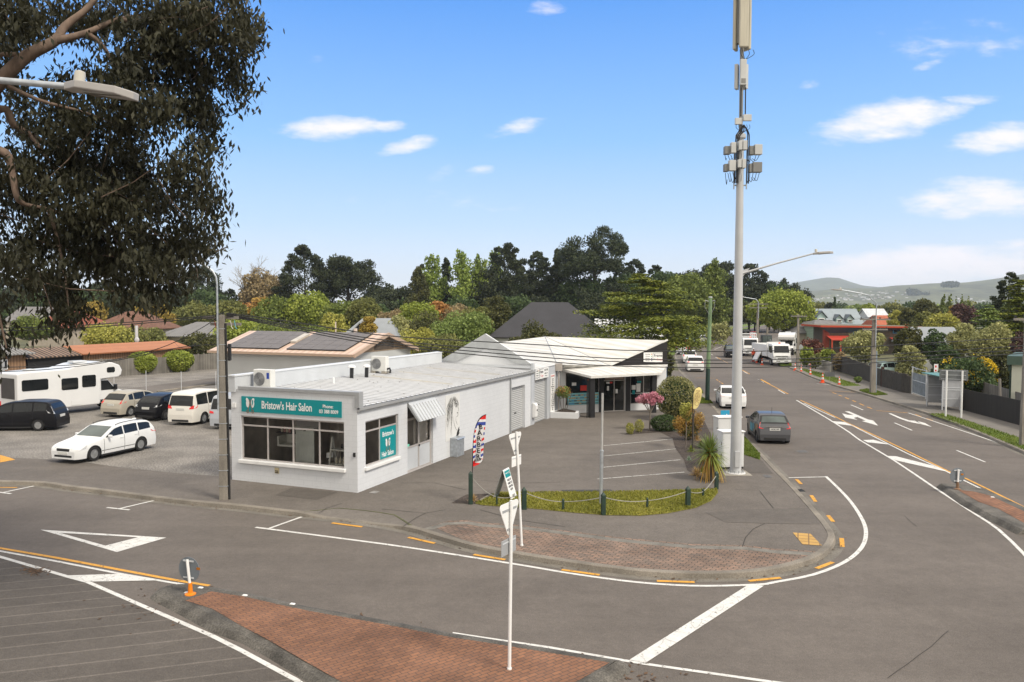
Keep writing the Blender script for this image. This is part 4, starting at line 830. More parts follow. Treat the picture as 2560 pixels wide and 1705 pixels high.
def frame_sign(parent, M, w_, h_, extra=False):
    s = board(parent, M, w_, h_, 'sign'); x0 = -w_/2; f = h_/.62; D = Matrix.Translation((0, 0, .024)); lab = ('Framing', 'Canvas', 'Printing', 'Photos')
    for k in range(4):
        text(lab[k], .10*f, INK, s, M @ D @ Matrix.Translation((x0+.28*f, (.20-.135*k)*f, 0)))
        b = MB(); b.lathe([(.035*f, 0), (.035*f, .004)], 10); b2 = b.build('dot', DOTS[min(k, 2)], s); b2.data.transform(M @ D @ Matrix.Translation((x0+.55*f, (.20-.135*k)*f, 0)))
    b = MB(); b.box(x0+.64*f, x0+1.40*f, .25*f, .27*f, 0, .004, 0, M @ D); b.box(x0+.64*f, x0+.66*f, -.25*f, .25*f, 0, .004, 0, M @ D); b.build('border', INK, s)
    text('Frame', .24*f, INK, s, M @ D @ Matrix.Translation((x0+1.02*f, .10*f, 0)), bold=.003); text("'n'", .13*f, INK, s, M @ D @ Matrix.Translation((x0+.78*f, -.10*f, 0)))
    text('Copy', .2*f, PINK, s, M @ D @ Matrix.Translation((x0+1.12*f, -.14*f, 0)))
    if extra:
        text('382 1042', .17*f, INK, s, M @ D @ Matrix.Translation((x0+1.85*f, .16*f, 0))); text('info@frame.co.nz', .085*f, INK, s, M @ D @ Matrix.Translation((x0+1.85*f, -.03*f, 0))); text('frame.co.nz', .085*f, INK, s, M @ D @ Matrix.Translation((x0+1.85*f, -.18*f, 0)))
    return s
frame_sign(shop, frame_m(PW(6.65, 3.62, .03), PD, (0, 0, 1)), 1.42, .66)
s2 = frame_sign(shop, frame_m(SW(.05, 19.75, 3.0), SY, (0, 0, 1)), 2.3, .62, True)
pl_ = board(shop, frame_m(SW(.02, 21.75, 1.62), SY, (0, 0, 1)), .80, 2.35, 'price_sign')
Mx = frame_m(SW(.046, 21.75, 1.62), SY, (0, 0, 1))
text('OPEN HOURS', .125, PINK, pl_, Mx @ Matrix.Translation((0, 1.06, 0)), bold=.003, sx=.8)
for k, s in enumerate(('Framing', 'Canvas', 'Prints', 'Photos', 'Block Mounts', 'Mirrors', 'Posters', 'Art', 'Memorials', 'Sports', 'Medals', 'Restoration', 'Laminating', 'Scanning', 'Photo Gifts', 'Design', 'Glass')): text(s, .105, INK, pl_, Mx @ Matrix.Translation((0, .88-.118*k, 0)))
t = thing('planter', 'low white corner planter box of dark soil beside the shop downpipe', 'planter', SW(0, 21.3, 0), SRZ)
pp_ = [SL(cH(x, y), 'x', 0) for x, y in ((1085, 780),)]
tip = G(*cH(1291, 776), .12); tl = tip - SW(0, 21.3, 0); tx, ty = tl.dot(SX), tl.dot(SY)
b = MB(); b.prism([(.04, 0), (tx, ty), (tx-.25, ty+1.2), (.04, 2.3)], .11, .48); b.build('planter_wall', WHW, t); b = MB(); b.poly([(.2, .3, .485), (tx-.22, ty+.12, .485), (tx-.4, ty+.95, .485), (.2, 2.05, .485)]); b.build('soil', MULCH, t)
t = thing('letterbox', 'white moulded letterbox fixed to the grey pillar between roller doors', 'letterbox', SW(.04, 18.3, .95), SRZ)
b = MB(); b.extr([(0, -.18, -.42), (.22, -.18, -.36), (.26, -.18, .32), (.14, -.18, .45), (0, -.18, .45)], (0, .36, 0)); b.build('body', SIGNW, t, bevel=.03); b = MB(); b.box(.25, .275, -.05, .05, 0, .08); b.build('slot', BLACK, t)

# ------------------------------------------------ other houses
def gable_roof(mb, w_, d, ze, zr, ov, hip=0, mi=0, th=.12):
    x0, x1, y0, y1, ym = -ov, w_+ov, -ov, d+ov, d/2; r0, r1 = x0+hip, x1-hip
    A = [(x0, y0, ze), (x1, y0, ze), (x1, y1, ze), (x0, y1, ze), (r0, ym, zr), (r1, ym, zr)]
    mb.add(A, [(0, 1, 5, 4), (2, 3, 4, 5)] + ([(1, 2, 5), (3, 0, 4)] if hip else []), mi)
    mb.add([Vector(p)-Vector((0, 0, th)) for p in A], [(4, 5, 1, 0), (5, 4, 3, 2)] + ([(5, 2, 1), (4, 0, 3)] if hip else []), mi)
    B = [Vector(p)-Vector((0, 0, th)) for p in A]
    rim = [(0, 1), (1, 2), (2, 3), (3, 0)] if hip else [(0, 1), (1, 5), (5, 2), (2, 3), (3, 4), (4, 0)]
    for i, j in rim: mb.poly([A[i], A[j], B[j], B[i]], mi)
def house(name, label, loc, rz, w_, d, ze, zr, roofm, wallm, hip=0, ov=.4, wins=(), trim=SIGNW, cat='house', base=.1, wallz=None):
    t = thing(name, label, cat, loc, rz); b = MB(); wz = (wallz or ze)-.06
    b.box(0, w_, 0, d, base, wz)
    if not hip:
        sl = (zr-ze)/(d/2+ov); zt_ = ze+sl*(d/2+ov)-.14; e = ze+sl*ov-.14
        for x in (0, w_-.12): b.extr([(x, 0, wz), (x, 0, e), (x, d/2, zt_), (x, d, e), (x, d, wz)], (.12, 0, 0))
    b.build('wall', wallm, t); r_ = MB(); gable_roof(r_, w_, d, ze, zr, ov, hip); rf = r_.build('roof', roofm, t)
    for (side, u, z, ww, hh) in wins:
        f = MB(); g = MB()
        if side == 'f': f.box(u, u+ww, -.06, -.002, z, z+hh); g.box(u+.07, u+ww-.07, -.07, -.061, z+.07, z+hh-.07)
        elif side == 'r': f.box(w_+.002, w_+.06, u, u+ww, z, z+hh); g.box(w_+.061, w_+.07, u+.07, u+ww-.07, z+.07, z+hh-.07)
        else: f.box(-.06, -.002, u, u+ww, z, z+hh); g.box(-.07, -.061, u+.07, u+ww-.07, z+.07, z+hh-.07)
        o = f.build('window', trim, t); g.build('pane', GLASS, o)
    return t, rf
PEACH = stripes('peach_metal_roof', (.52, .38, .30), (.62, .47, .38), .6, 0, rough=.45, bump=.1, var=.06)
PALE = mat('pale_panel_wall', (.50, .51, .50), .6, .06, .5)
t, rf = house('solar_house', 'pale clubroom with peach metal roof carrying two arrays of solar panels', (-12.5-13.3*SX.x, 62-13.3*SX.y, 0), SRZ, 13.3, 9.3, 3.2, 4.72, PEACH, PALE, ov=.5, cat='building')
b = MB(); b.box(-.52, 13.82, -.62, -.5, 3.02, 3.22); b.build('fascia', mat('tan_fascia', (.42, .30, .22), .5, .05), t)
b = MB()
for y0, y1, zz0, zz1 in ((-.5, 4.65, 3.2, 4.72), (4.65, 9.8, 4.72, 3.2)): b.extr([(13.8, y0, zz0-.26), (13.8, y1, zz1-.26), (13.8, y1, zz1+.06), (13.8, y0, zz0+.06)], (.08, 0, 0))
b.build('barge_board', mat('tan_barge', (.45, .33, .25), .5, .05), t)
b = MB(); b.extr([(13.302, .3, 3.25), (13.302, 9.0, 3.25), (13.302, 4.65, 4.5)], (.03, 0, 0), 0); b.box(13.335, 13.37, 3.2, 6.3, 3.35, 4.05, 1); 
for k in range(7): b.box(13.371, 13.39, 3.25, 6.25, 3.40+k*.09, 3.43+k*.09, 2)
b.build('gable_vent', [mat('tan_gable', (.34, .25, .17), .6), mat('louvre_brown', (.20, .15, .11), .6), DARK], t)
SOLAR = mat('solar_cells', (.15, .138, .135), .55, .12, 2, spec=.3); SFR = mat('panel_edge', (.02, .02, .02), .4)  # warm grey of the reflected white sky is put into the cell colour
sl_ = (4.72-3.2)/5.15
for x0, nx in ((.6, 5), (7.0, 5)):
    for i in range(nx):
        for j in range(4):
            b = MB(); xa_, ya_ = x0+i*1.12, .15+j*1.05; o3 = lambda x, y, h: (x, y, 3.2+(y+.5)*sl_+h)
            q = [(xa_, ya_), (xa_+1.10, ya_), (xa_+1.10, ya_+1.03), (xa_, ya_+1.03)]
            vs = [o3(x, y, .05) for x, y in q] + [o3(x, y, .12) for x, y in q]
            b.add(vs, [(4, 5, 6, 7)], 0); b.add(vs, [(0, 1, 5, 4), (1, 2, 6, 5), (2, 3, 7, 6), (3, 0, 4, 7)], 1); b.build('solar_panel', [SOLAR, SFR], rf)
b = MB(); b.extr([(6.2, 1.7, 3.9), (6.2, 3.6, 4.45), (6.2, 3.6, 4.62), (6.2, 1.7, 4.05)], (.55, 0, 0)); b.build('skylight', mat('pale_hatch', (.5, .46, .4), .4), rf)
for x, hh in ((8.2, .9), (10.2, .35)): b = MB(); b.tube([(x, 5.3, 4.5), (x, 5.3, 4.7+hh)], .05 if hh > .5 else .16, 8); b.build('flue', mat('flue_paint', (.55, .48, .42), .5), rf)
t = thing('grey_annex', 'low flat-roofed grey panel annex behind the salon parapet', 'building', (SW(-14.5, 21.5)), SRZ)
b = MB(); b.box(0, 10.5, 0, 5, .1, 2.6); b.build('wall', stripes('grey_panel', (.36, .365, .36), (.40, .405, .40), 2.4, 0, rough=.6, bump=0, var=.04, duty=.05), t)
b = MB(); b.box(-.1, 10.6, -.1, 5.1, 2.602, 2.70); b.build('parapet_cap', mat('beige_cap', (.50, .47, .42), .5), t)
b = MB(); b.box(9.2, 9.6, 5.3, 5.5, 2.2, 3.2); b.build('vent_duct', BLACK, t)
DSL = mat('dark_slate_roof', (.036, .036, .042), .75, .12, .6, fine=.25, bscale=14)
t, rf = house('dark_roofed_house', 'large house with steep charcoal hip roof and one skylight', (-2.2, 85.5, 0), R_(-2), 12.6, 12, 3.7, 7.45, DSL, WHW, hip=4.6)
b = MB(); b.extr([(6.4, 2.2, 5.05), (7.3, 2.2, 5.05), (7.6, 3.9, 6.05), (6.7, 3.9, 6.05)], (0, -.06, .1)); b.build('skylight', mat('skylight_glass', (.45, .46, .45), .2), rf)
t, rf = house('white_roofed_house', 'low house with white metal roof glimpsed behind the layered cedar', (10.5, 98, 0), R_(-8), 7.5, 9, 3.4, 5.4, stripes('white_roof2', (.60, .62, .64), (.66, .67, .68), .5, 0, var=.04), WHW, ov=.5)
GRF = mat('grey_metal_roof', (.24, .26, .28), .5, .06, 1)
t, rf = house('grey_gabled_house', 'grey-roofed house with dark front gable and small square window', (-18.6, 86, 0), R_(-4), 6.2, 8, 3.2, 5.6, GRF, PALE, hip=1.9, ov=.4)
b = MB(); b.extr([(1.2, -1.6, .1), (4.2, -1.6, .1), (4.2, -1.6, 3.4), (2.7, -1.6, 5.0), (1.2, -1.6, 3.4)], (0, 3.0, 0)); b.build('cross_gable', mat('dark_gable_cladding', (.16, .165, .17), .6), t)
b = MB()
for s in (-1, 1): b.extr([(2.7, -2.0, 5.12), (2.7+s*1.85, -2.0, 3.12), (2.7+s*1.85, -2.0, 3.26), (2.7, -2.0, 5.28)], (0, 4.6, 0))
b.build('roof', GRF, t)
b = MB(); b.box(2.2, 3.2, -1.68, -1.602, 3.3, 4.3); o = b.build('window', SIGNW, t); b = MB(); b.box(2.3, 3.1, -1.70, -1.682, 3.4, 4.2); b.build('pane', GLASS, o)
TANW = stripes('tan_board_wall', (.15, .085, .045), (.27, .165, .095), .30, 3, rough=.75, bump=.3, var=.12, duty=.2)
ORT = stripes('orange_tile_roof', (.34, .135, .06), (.46, .20, .10), .34, 1, rough=.6, bump=.4, var=.12)
GRT = stripes('grey_tile_roof', (.10, .095, .09), (.25, .245, .24), .36, 0, rough=.7, bump=.4, var=.15, duty=.25)
LT = Vector((-38.1, 92.6, 0)); LZ = SRZ + math.pi/2
def LTW(a): return LT + SY*a
t, rf = house('orange_roofed_shed', 'long tan board shed with orange tiled roof behind the paling fence', LTW(-13.5), LZ, 13.5, 4.6, 2.1, 2.85, ORT, TANW, ov=.45, cat='shed')
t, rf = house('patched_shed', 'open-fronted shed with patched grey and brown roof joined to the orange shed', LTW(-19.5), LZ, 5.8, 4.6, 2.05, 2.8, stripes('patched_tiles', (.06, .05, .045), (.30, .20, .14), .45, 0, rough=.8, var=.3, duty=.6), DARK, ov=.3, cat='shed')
t, rf = house('tan_house', 'tan board bungalow with ridged grey tile roof and white window frames', LTW(-37), LZ, 17.3, 9.5, 2.5, 4.5, GRT, TANW, hip=4.5, ov=.6, wins=[('f', 9.0, .9, 1.1, 1.4), ('f', 11.6, .9, 1.0, 1.2), ('f', 14.7, 1.1, .8, .9), ('f', 5, .9, 1.4, 1.3)])
REDT = mat('red_tile_roof', (.24, .075, .045), .8, .25, 2, fine=.2, bscale=10); BRT = mat('brown_tile_roof', (.15, .075, .05), .8, .25, 2, fine=.2, bscale=10); GRT2 = mat('weathered_grey_roof', (.17, .165, .165), .8, .2, 2)
BUFF = mat('buff_wall', (.40, .35, .29), .7, .1)
def at(px, py, D): q = P(px, py, D); return Vector((q.x, q.y, 0))
house('brick_red_roofed_house', 'house with brick-red tiled hip roof glimpsed through the gum leaves at left', at(70, 800, 132), R_(-15), 9, 9, 3.3, 6.0, REDT, BUFF, hip=3.2)
house('grey_roofed_house', 'far grey-roofed house at the left edge below the dark trees', at(14, 800, 158), R_(-10), 10, 9, 3.8, 6.6, GRT2, BUFF, hip=0)
house('brown_roofed_house', 'house with brown hip roof peeping out of yellow-green bushes at left', at(222, 800, 125), R_(-8), 10, 9, 3.3, 6.0, BRT, BUFF, hip=4)
house('hipped_grey_house', 'far house with grey tiled hip roof above the brown-roofed one', at(282, 800, 150), R_(5), 8, 9, 3.6, 6.5, GRT2, BUFF, hip=3.8)
house('ridged_grey_house', 'house with long ridged grey tile roof left of the lamp pole', at(395, 800, 112), R_(-25), 12, 9, 2.7, 4.6, GRT, BUFF, hip=3)
# right-hand side of the main road
BLUER = stripes('blue_grey_tiles', (.20, .24, .27), (.34, .39, .42), .34, 1, rough=.5, bump=.3, var=.12); MINT = mat('mint_wall', (.35, .48, .47), .6, .05)
o_ = at(2036, 800, 165); t, rf = house('dormer_house', 'pale blue house with blue-grey tiled roof and three white dormers', (o_.x, o_.y, 0), R_(-3), 9.7, 9, 3.4, 6.6, BLUER, MINT, ov=.4)
for x, s in ((1.4, 1.5), (5.0, 1.05), (7.2, 1.05)):
    b = MB(); z = 3.75; b.extr([(x-s*.6, -.1, z), (x+s*.6, -.1, z), (x+s*.6, -.1, z+s*.75), (x, -.1, z+s*1.45), (x-s*.6, -.1, z+s*.75)], (0, 3, 0)); dm = b.build('dormer', MINT, t)
    b = MB(); b.box(x-s*.42, x+s*.42, -.17, -.102, z+.08, z+s*.62); b.build('dormer_window', SIGNW, dm); b = MB(); b.box(x-s*.32, x+s*.32, -.19, -.172, z+.2, z+s*.5); b.build('pane', GLASS, dm)
    b = MB()
    for sg_ in (-1, 1): b.extr([(x, -.35, z+s*1.5), (x+sg_*s*.8, -.35, z+s*.62), (x+sg_*s*.8, -.35, z+s*.74), (x, -.35, z+s*1.65)], (0, 3.3, 0))
    b.build('dormer_roof', mat('dormer_tiles', (.10, .12, .13), .6), dm)
RF = mat('red_fascia', (.42, .055, .022), .5, .06); WOODC = stripes('dark_board_cladding', (.10, .085, .065), (.15, .125, .10), .2, 3, rough=.8, var=.15); BLUEF = mat('blue_frame', (.03, .20, .38), .5)
o_ = at(2061, 800, 118); t = thing('red_trimmed_house', 'modern timber house with red roof edges, red lean-to roof and blue windows', 'house', (o_.x, o_.y, 0), R_(-2))
b = MB(); b.box(.8, 15, 0, 7, .1, 4.0, 0); b.build('wall', WOODC, t)
b = MB(); b.box(-.02, .79, 0, .6, .1, 3.9); b.build('red_wall', mat('red_wall', (.26, .05, .03), .6), t)
b = MB(); b.add([(-.8, -.9, 4.28), (15.5, -.9, 4.12), (15.5, 8, 4.12), (-.8, 8, 4.28), (-.8, -.9, 4.00), (15.5, -.9, 3.90), (15.5, 8, 3.9), (-.8, 8, 4.0)], [(0, 1, 2, 3)], 1); b.add([(-.8, -.9, 4.28), (15.5, -.9, 4.12), (15.5, 8, 4.12), (-.8, 8, 4.28), (-.8, -.9, 4.00), (15.5, -.9, 3.90), (15.5, 8, 3.9), (-.8, 8, 4.0)], [(4, 5, 1, 0), (5, 6, 2, 1), (7, 4, 0, 3)], 0); b.add([(-.8, -.9, 4.0), (15.5, -.9, 3.9), (15.5, 0, 3.7), (.8, 0, 3.1)], [(0, 1, 2, 3)], 2)
b.build('roof', [RF, mat('brown_flat_roof', (.16, .13, .085), .9, .2), mat('blue_soffit', (.04, .085, .12), .6)], t)
b = MB(); b.add([(.3, -2.2, 2.25), (8, -2.2, 2.25), (8, -.01, 2.75), (.3, -.01, 2.75), (.3, -2.2, 2.12), (8, -2.2, 2.12)], [(0, 1, 2, 3), (4, 5, 1, 0)]); b.add([(9.5, -2.2, 2.0), (13.5, -2.2, 2.0), (13.5, -.01, 2.5), (9.5, -.01, 2.5)], [(0, 1, 2, 3)]); b.build('lean_to_roof', mat('red_metal_roof', (.46, .055, .035), .5, .06), t)
b = MB(); b.extr([(3.5, -1.8, 2.42), (8, -1.8, 2.42), (8, -.4, 2.74), (3.5, -.4, 2.74)], (0, 0, .06)); b.build('solar_panel', SOLAR, t)
for x in (.35, 1.6): b = MB(); b.box(x, x+.18, -2.15, -1.97, .1, 2.2); b.build('post', RF, t)
for x, z, ww, hh in ((4.2, 3.0, 3.3, .75), (10, 3.1, 1.6, .6), (2.6, .5, 2.4, 1.4)):
    b = MB(); b.box(x, x+ww, -.08, -.002, z, z+hh); o = b.build('window', BLUEF, t); b = MB(); b.box(x+.12, x+ww/2-.04, -.1, -.081, z+.12, z+hh-.1); b.box(x+ww/2+.04, x+ww-.12, -.1, -.081, z+.12, z+hh-.1); b.build('pane', GLASS, o)
house('pale_green_house', 'pale green weatherboard house left of the red-trimmed one', at(2040, 800, 127), R_(-3), 4.0, 6, 4.1, 4.9, GRT2, stripes('pale_green_boards', (.26, .33, .25), (.34, .42, .32), .25, 2, rough=.6, var=.05), hip=1.2)
house('low_grey_house', 'low house with grey hip roof right of the far motorhome', at(1990, 800, 132), R_(-3), 6, 7, 2.7, 4.6, GRT2, BUFF, hip=2.8)
house('orange_tiled_house', 'house with bright orange tiled roof behind the red-trimmed house', at(2200, 800, 150), R_(4), 6.5, 7, 3.0, 5.4, mat('bright_orange_tiles', (.36, .10, .05), .7, .2, 3), BUFF, hip=.8)
house('grey_cottage', 'grey-roofed cottage between the bushes at right', at(2296, 800, 84), R_(-6), 5.0, 6, 3.2, 4.85, GRF, PALE, hip=.6)
house('pale_far_house', 'small pale-roofed house beside the dormer house', at(2172, 800, 190), 0, 4.5, 6, 4.6, 6.6, mat('pale_roof', (.5, .52, .55), .5), WHW, hip=0)
house('white_far_house', 'small white-roofed house at the left end of the dormer house', at(2015, 800, 185), R_(-20), 5, 6, 3.6, 6.0, mat('white_roof3', (.55, .57, .6), .5), WHW, hip=0)
t = thing('green_trimmed_shed', 'cream shed with dark green roof trim at the right edge of the picture', 'shed', P(2530, 900, 50).xy.to_3d(), R_(-37))
b = MB(); b.box(0, 7, 0, 5, .1, 3.85); b.build('wall', mat('cream_wall', (.56, .57, .48), .6, .05), t); b = MB(); b.extr([(-.25, -.25, 3.4), (7.2, -.25, 3.4), (7.2, -.25, 4.0), (-.25, -.25, 3.95)], (0, 5.5, 0)); b.build('roof', mat('shed_green', (.06, .10, .075), .5, .1), t)
b = MB(); b.box(-.2, -.002, -.02, .5, 3.0, 3.4); b.box(-.12, -.002, .1, .25, .2, 3.0); b.build('downpipe', GREENP, t)
# ================================================================ VEHICLES
def carpaint(name, col, metal=0.0, rough=.5): return mat(name, col, rough, .03, 2, metal=metal*.4, coat=.05, spec=.35)
TYRE = mat('tyre_rubber', (.018, .018, .019), .85, .15, 8); RIM = mat('alloy_rim', (.42, .43, .44), .3, .06, metal=.7); RIMD = mat('dark_rim', (.14, .14, .145), .35, .06, metal=.6)
CGLASS = mat('car_glass', (.012, .014, .015), .08, .2, .8, spec=.42); CGLASS2 = mat('car_glass_pale', (.085, .105, .10), .08, .35, .9, spec=.5)
LAMPR = mat('red_lamp', (.62, .02, .02), .2, .1, spec=.4); LAMPC = mat('clear_lamp', (.48, .49, .50), .12, .15, 6, spec=.8); TRIM = mat('black_trim', (.016, .016, .017), .6, .1); PLATE = mat('number_plate', (.60, .60, .57), .5, .03); CHROME = mat('chrome', (.6, .6, .6), .15, .03, metal=.9)
_wc = {}
def wheel(parent, x, y, r, side, rim, wd=.2):
    k = (round(r, 3), side, rim.name)
    if k not in _wc:
        b = MB(); prof = [(r*.60, -wd/2), (r*.93, -wd/2), (r, -wd*.32), (r, wd*.32), (r*.93, wd/2), (r*.62, wd/2), (r*.60, wd*.3)]
        b.lathe(prof, 28); t_ = b.build('wheel', TYRE, None, smooth=35); R90 = Matrix.Rotation(-math.pi/2*side, 4, 'X'); t_.data.transform(R90)
        q = MB(); q.lathe([(r*.63, wd*.36), (r*.63, wd*.44), (r*.56, wd*.44), (r*.54, wd*.30)], 28); q.lathe([(r*.16, wd*.3), (r*.16, wd*.46), (r*.05, wd*.48)], 12)
        for j in range(10):
            a = 2*math.pi*j/10; q.cbox((r*.36*math.cos(a), r*.36*math.sin(a), wd*.36), (r*.46, r*.085, wd*.16), a)
        q.lathe([(r*.55, wd*.15), (r*.01, wd*.16)], 16, 1); c_ = q.build('rim', [rim, BLACK], None, smooth=30); c_.data.transform(R90)
        _wc[k] = (t_.data, c_.data); bpy.data.objects.remove(t_); bpy.data.objects.remove(c_)
    a = bpy.data.objects.new('wheel', _wc[k][0]); COL.objects.link(a); a.parent = parent; a.location = (x, y, r)
    b = bpy.data.objects.new('rim', _wc[k][1]); COL.objects.link(b); b.parent = a
SP = {}
SP['wagon'] = dict(L=4.52, W=1.77, top=[(0, .52), (.04, .68), (.35, .77), (.9, .86), (1.28, .95), (2.02, 1.36), (2.5, 1.44), (3.2, 1.46), (3.95, 1.42), (4.12, 1.36), (4.40, .98), (4.47, .80), (4.52, .55)], belt=[(0, .60), (.5, .76), (1.3, .90), (4.3, 1.0)], cab=(1.30, 2.06, 4.08, 4.37), wins=[(1.5, 2.48), (2.55, 3.32), (3.40, 4.10)], wf=.86, wr=3.50, r=.325, k=.30)
SP['mpv'] = dict(L=4.5, W=1.75, top=[(0, .55), (.05, .75), (.4, .86), (.85, 1.0), (1.75, 1.50), (2.3, 1.60), (3.3, 1.62), (3.95, 1.57), (4.10, 1.50), (4.36, 1.05), (4.44, .85), (4.5, .55)], belt=[(0, .65), (.5, .84), (1.0, .95), (4.4, 1.07)], cab=(.9, 1.8, 4.05, 4.33), wins=[(1.35, 2.2), (2.27, 3.25), (3.33, 4.0)], wf=.85, wr=3.55, r=.31, k=.27)
SP['hatch'] = dict(L=3.9, W=1.695, top=[(0, .55), (.05, .74), (.4, .86), (.9, .99), (1.75, 1.42), (2.2, 1.50), (2.9, 1.48), (3.25, 1.40), (3.66, 1.03), (3.80, .88), (3.86, .72), (3.9, .5)], belt=[(0, .62), (.5, .84), (1.0, .94), (3.7, 1.02)], cab=(.95, 1.78, 3.24, 3.65), wins=[(1.3, 2.1), (2.17, 2.95), (3.0, 3.3)], wf=.78, wr=3.29, r=.30, k=.40)
SP['hatch2'] = dict(L=4.3, W=1.72, top=[(0, .55), (.05, .74), (.4, .85), (1.0, .98), (1.85, 1.44), (2.3, 1.53), (3.1, 1.52), (3.65, 1.42), (4.06, 1.03), (4.2, .88), (4.3, .55)], belt=[(0, .62), (.5, .83), (1.1, .93), (4.1, 1.02)], cab=(1.05, 1.9, 3.66, 4.03), wins=[(1.4, 2.3), (2.37, 3.2), (3.27, 3.6)], wf=.85, wr=3.5, r=.31, k=.29)
SP['lift'] = dict(L=4.47, W=1.82, top=[(0, .5), (.05, .68), (.4, .78), (1.15, .93), (2.0, 1.36), (2.5, 1.45), (3.1, 1.43), (3.6, 1.33), (4.25, 1.05), (4.36, .95), (4.47, .5)], belt=[(0, .58), (.5, .76), (1.2, .89), (4.3, 1.0)], cab=(1.2, 2.05, 3.45, 4.2), wins=[(1.5, 2.4), (2.47, 3.3), (3.36, 3.75)], wf=.88, wr=3.58, r=.32, k=.32)
SP['suv'] = dict(L=4.45, W=1.85, top=[(0, .6), (.05, .85), (.4, .97), (1.1, 1.08), (1.85, 1.55), (2.4, 1.64), (3.3, 1.63), (3.85, 1.55), (4.22, 1.15), (4.35, 1.0), (4.45, .6)], belt=[(0, .7), (.5, .94), (1.2, 1.04), (4.2, 1.14)], cab=(1.15, 1.9, 3.86, 4.2), wins=[(1.5, 2.35), (2.42, 3.3), (3.37, 3.8)], wf=.9, wr=3.55, r=.35, k=.30)
SP['van'] = dict(L=4.85, W=1.83, top=[(0, .6), (.05, .9), (.4, 1.02), (.9, 1.18), (1.7, 1.75), (2.3, 1.88), (3.8, 1.89), (4.45, 1.84), (4.60, 1.75), (4.74, 1.15), (4.80, .95), (4.85, .6)], belt=[(0, .7), (.5, 1.0), (1.0, 1.08), (4.8, 1.14)], cab=(.95, 1.75, 4.58, 4.74), wins=[(1.25, 2.2), (2.28, 3.4), (3.48, 4.45)], wf=.9, wr=3.85, r=.33, k=.17)
SP['sedan'] = dict(L=4.5, W=1.75, top=[(0, .5), (.05, .68), (.4, .77), (1.2, .92), (2.05, 1.33), (2.5, 1.42), (3.0, 1.41), (3.3, 1.34), (3.9, 1.02), (4.4, .95), (4.46, .85), (4.5, .5)], belt=[(0, .58), (.5, .76), (1.2, .89), (4.4, .95)], cab=(1.25, 2.1, 3.28, 3.85), wins=[(1.55, 2.4), (2.47, 3.25)], wf=.88, wr=3.55, r=.31, k=.32)
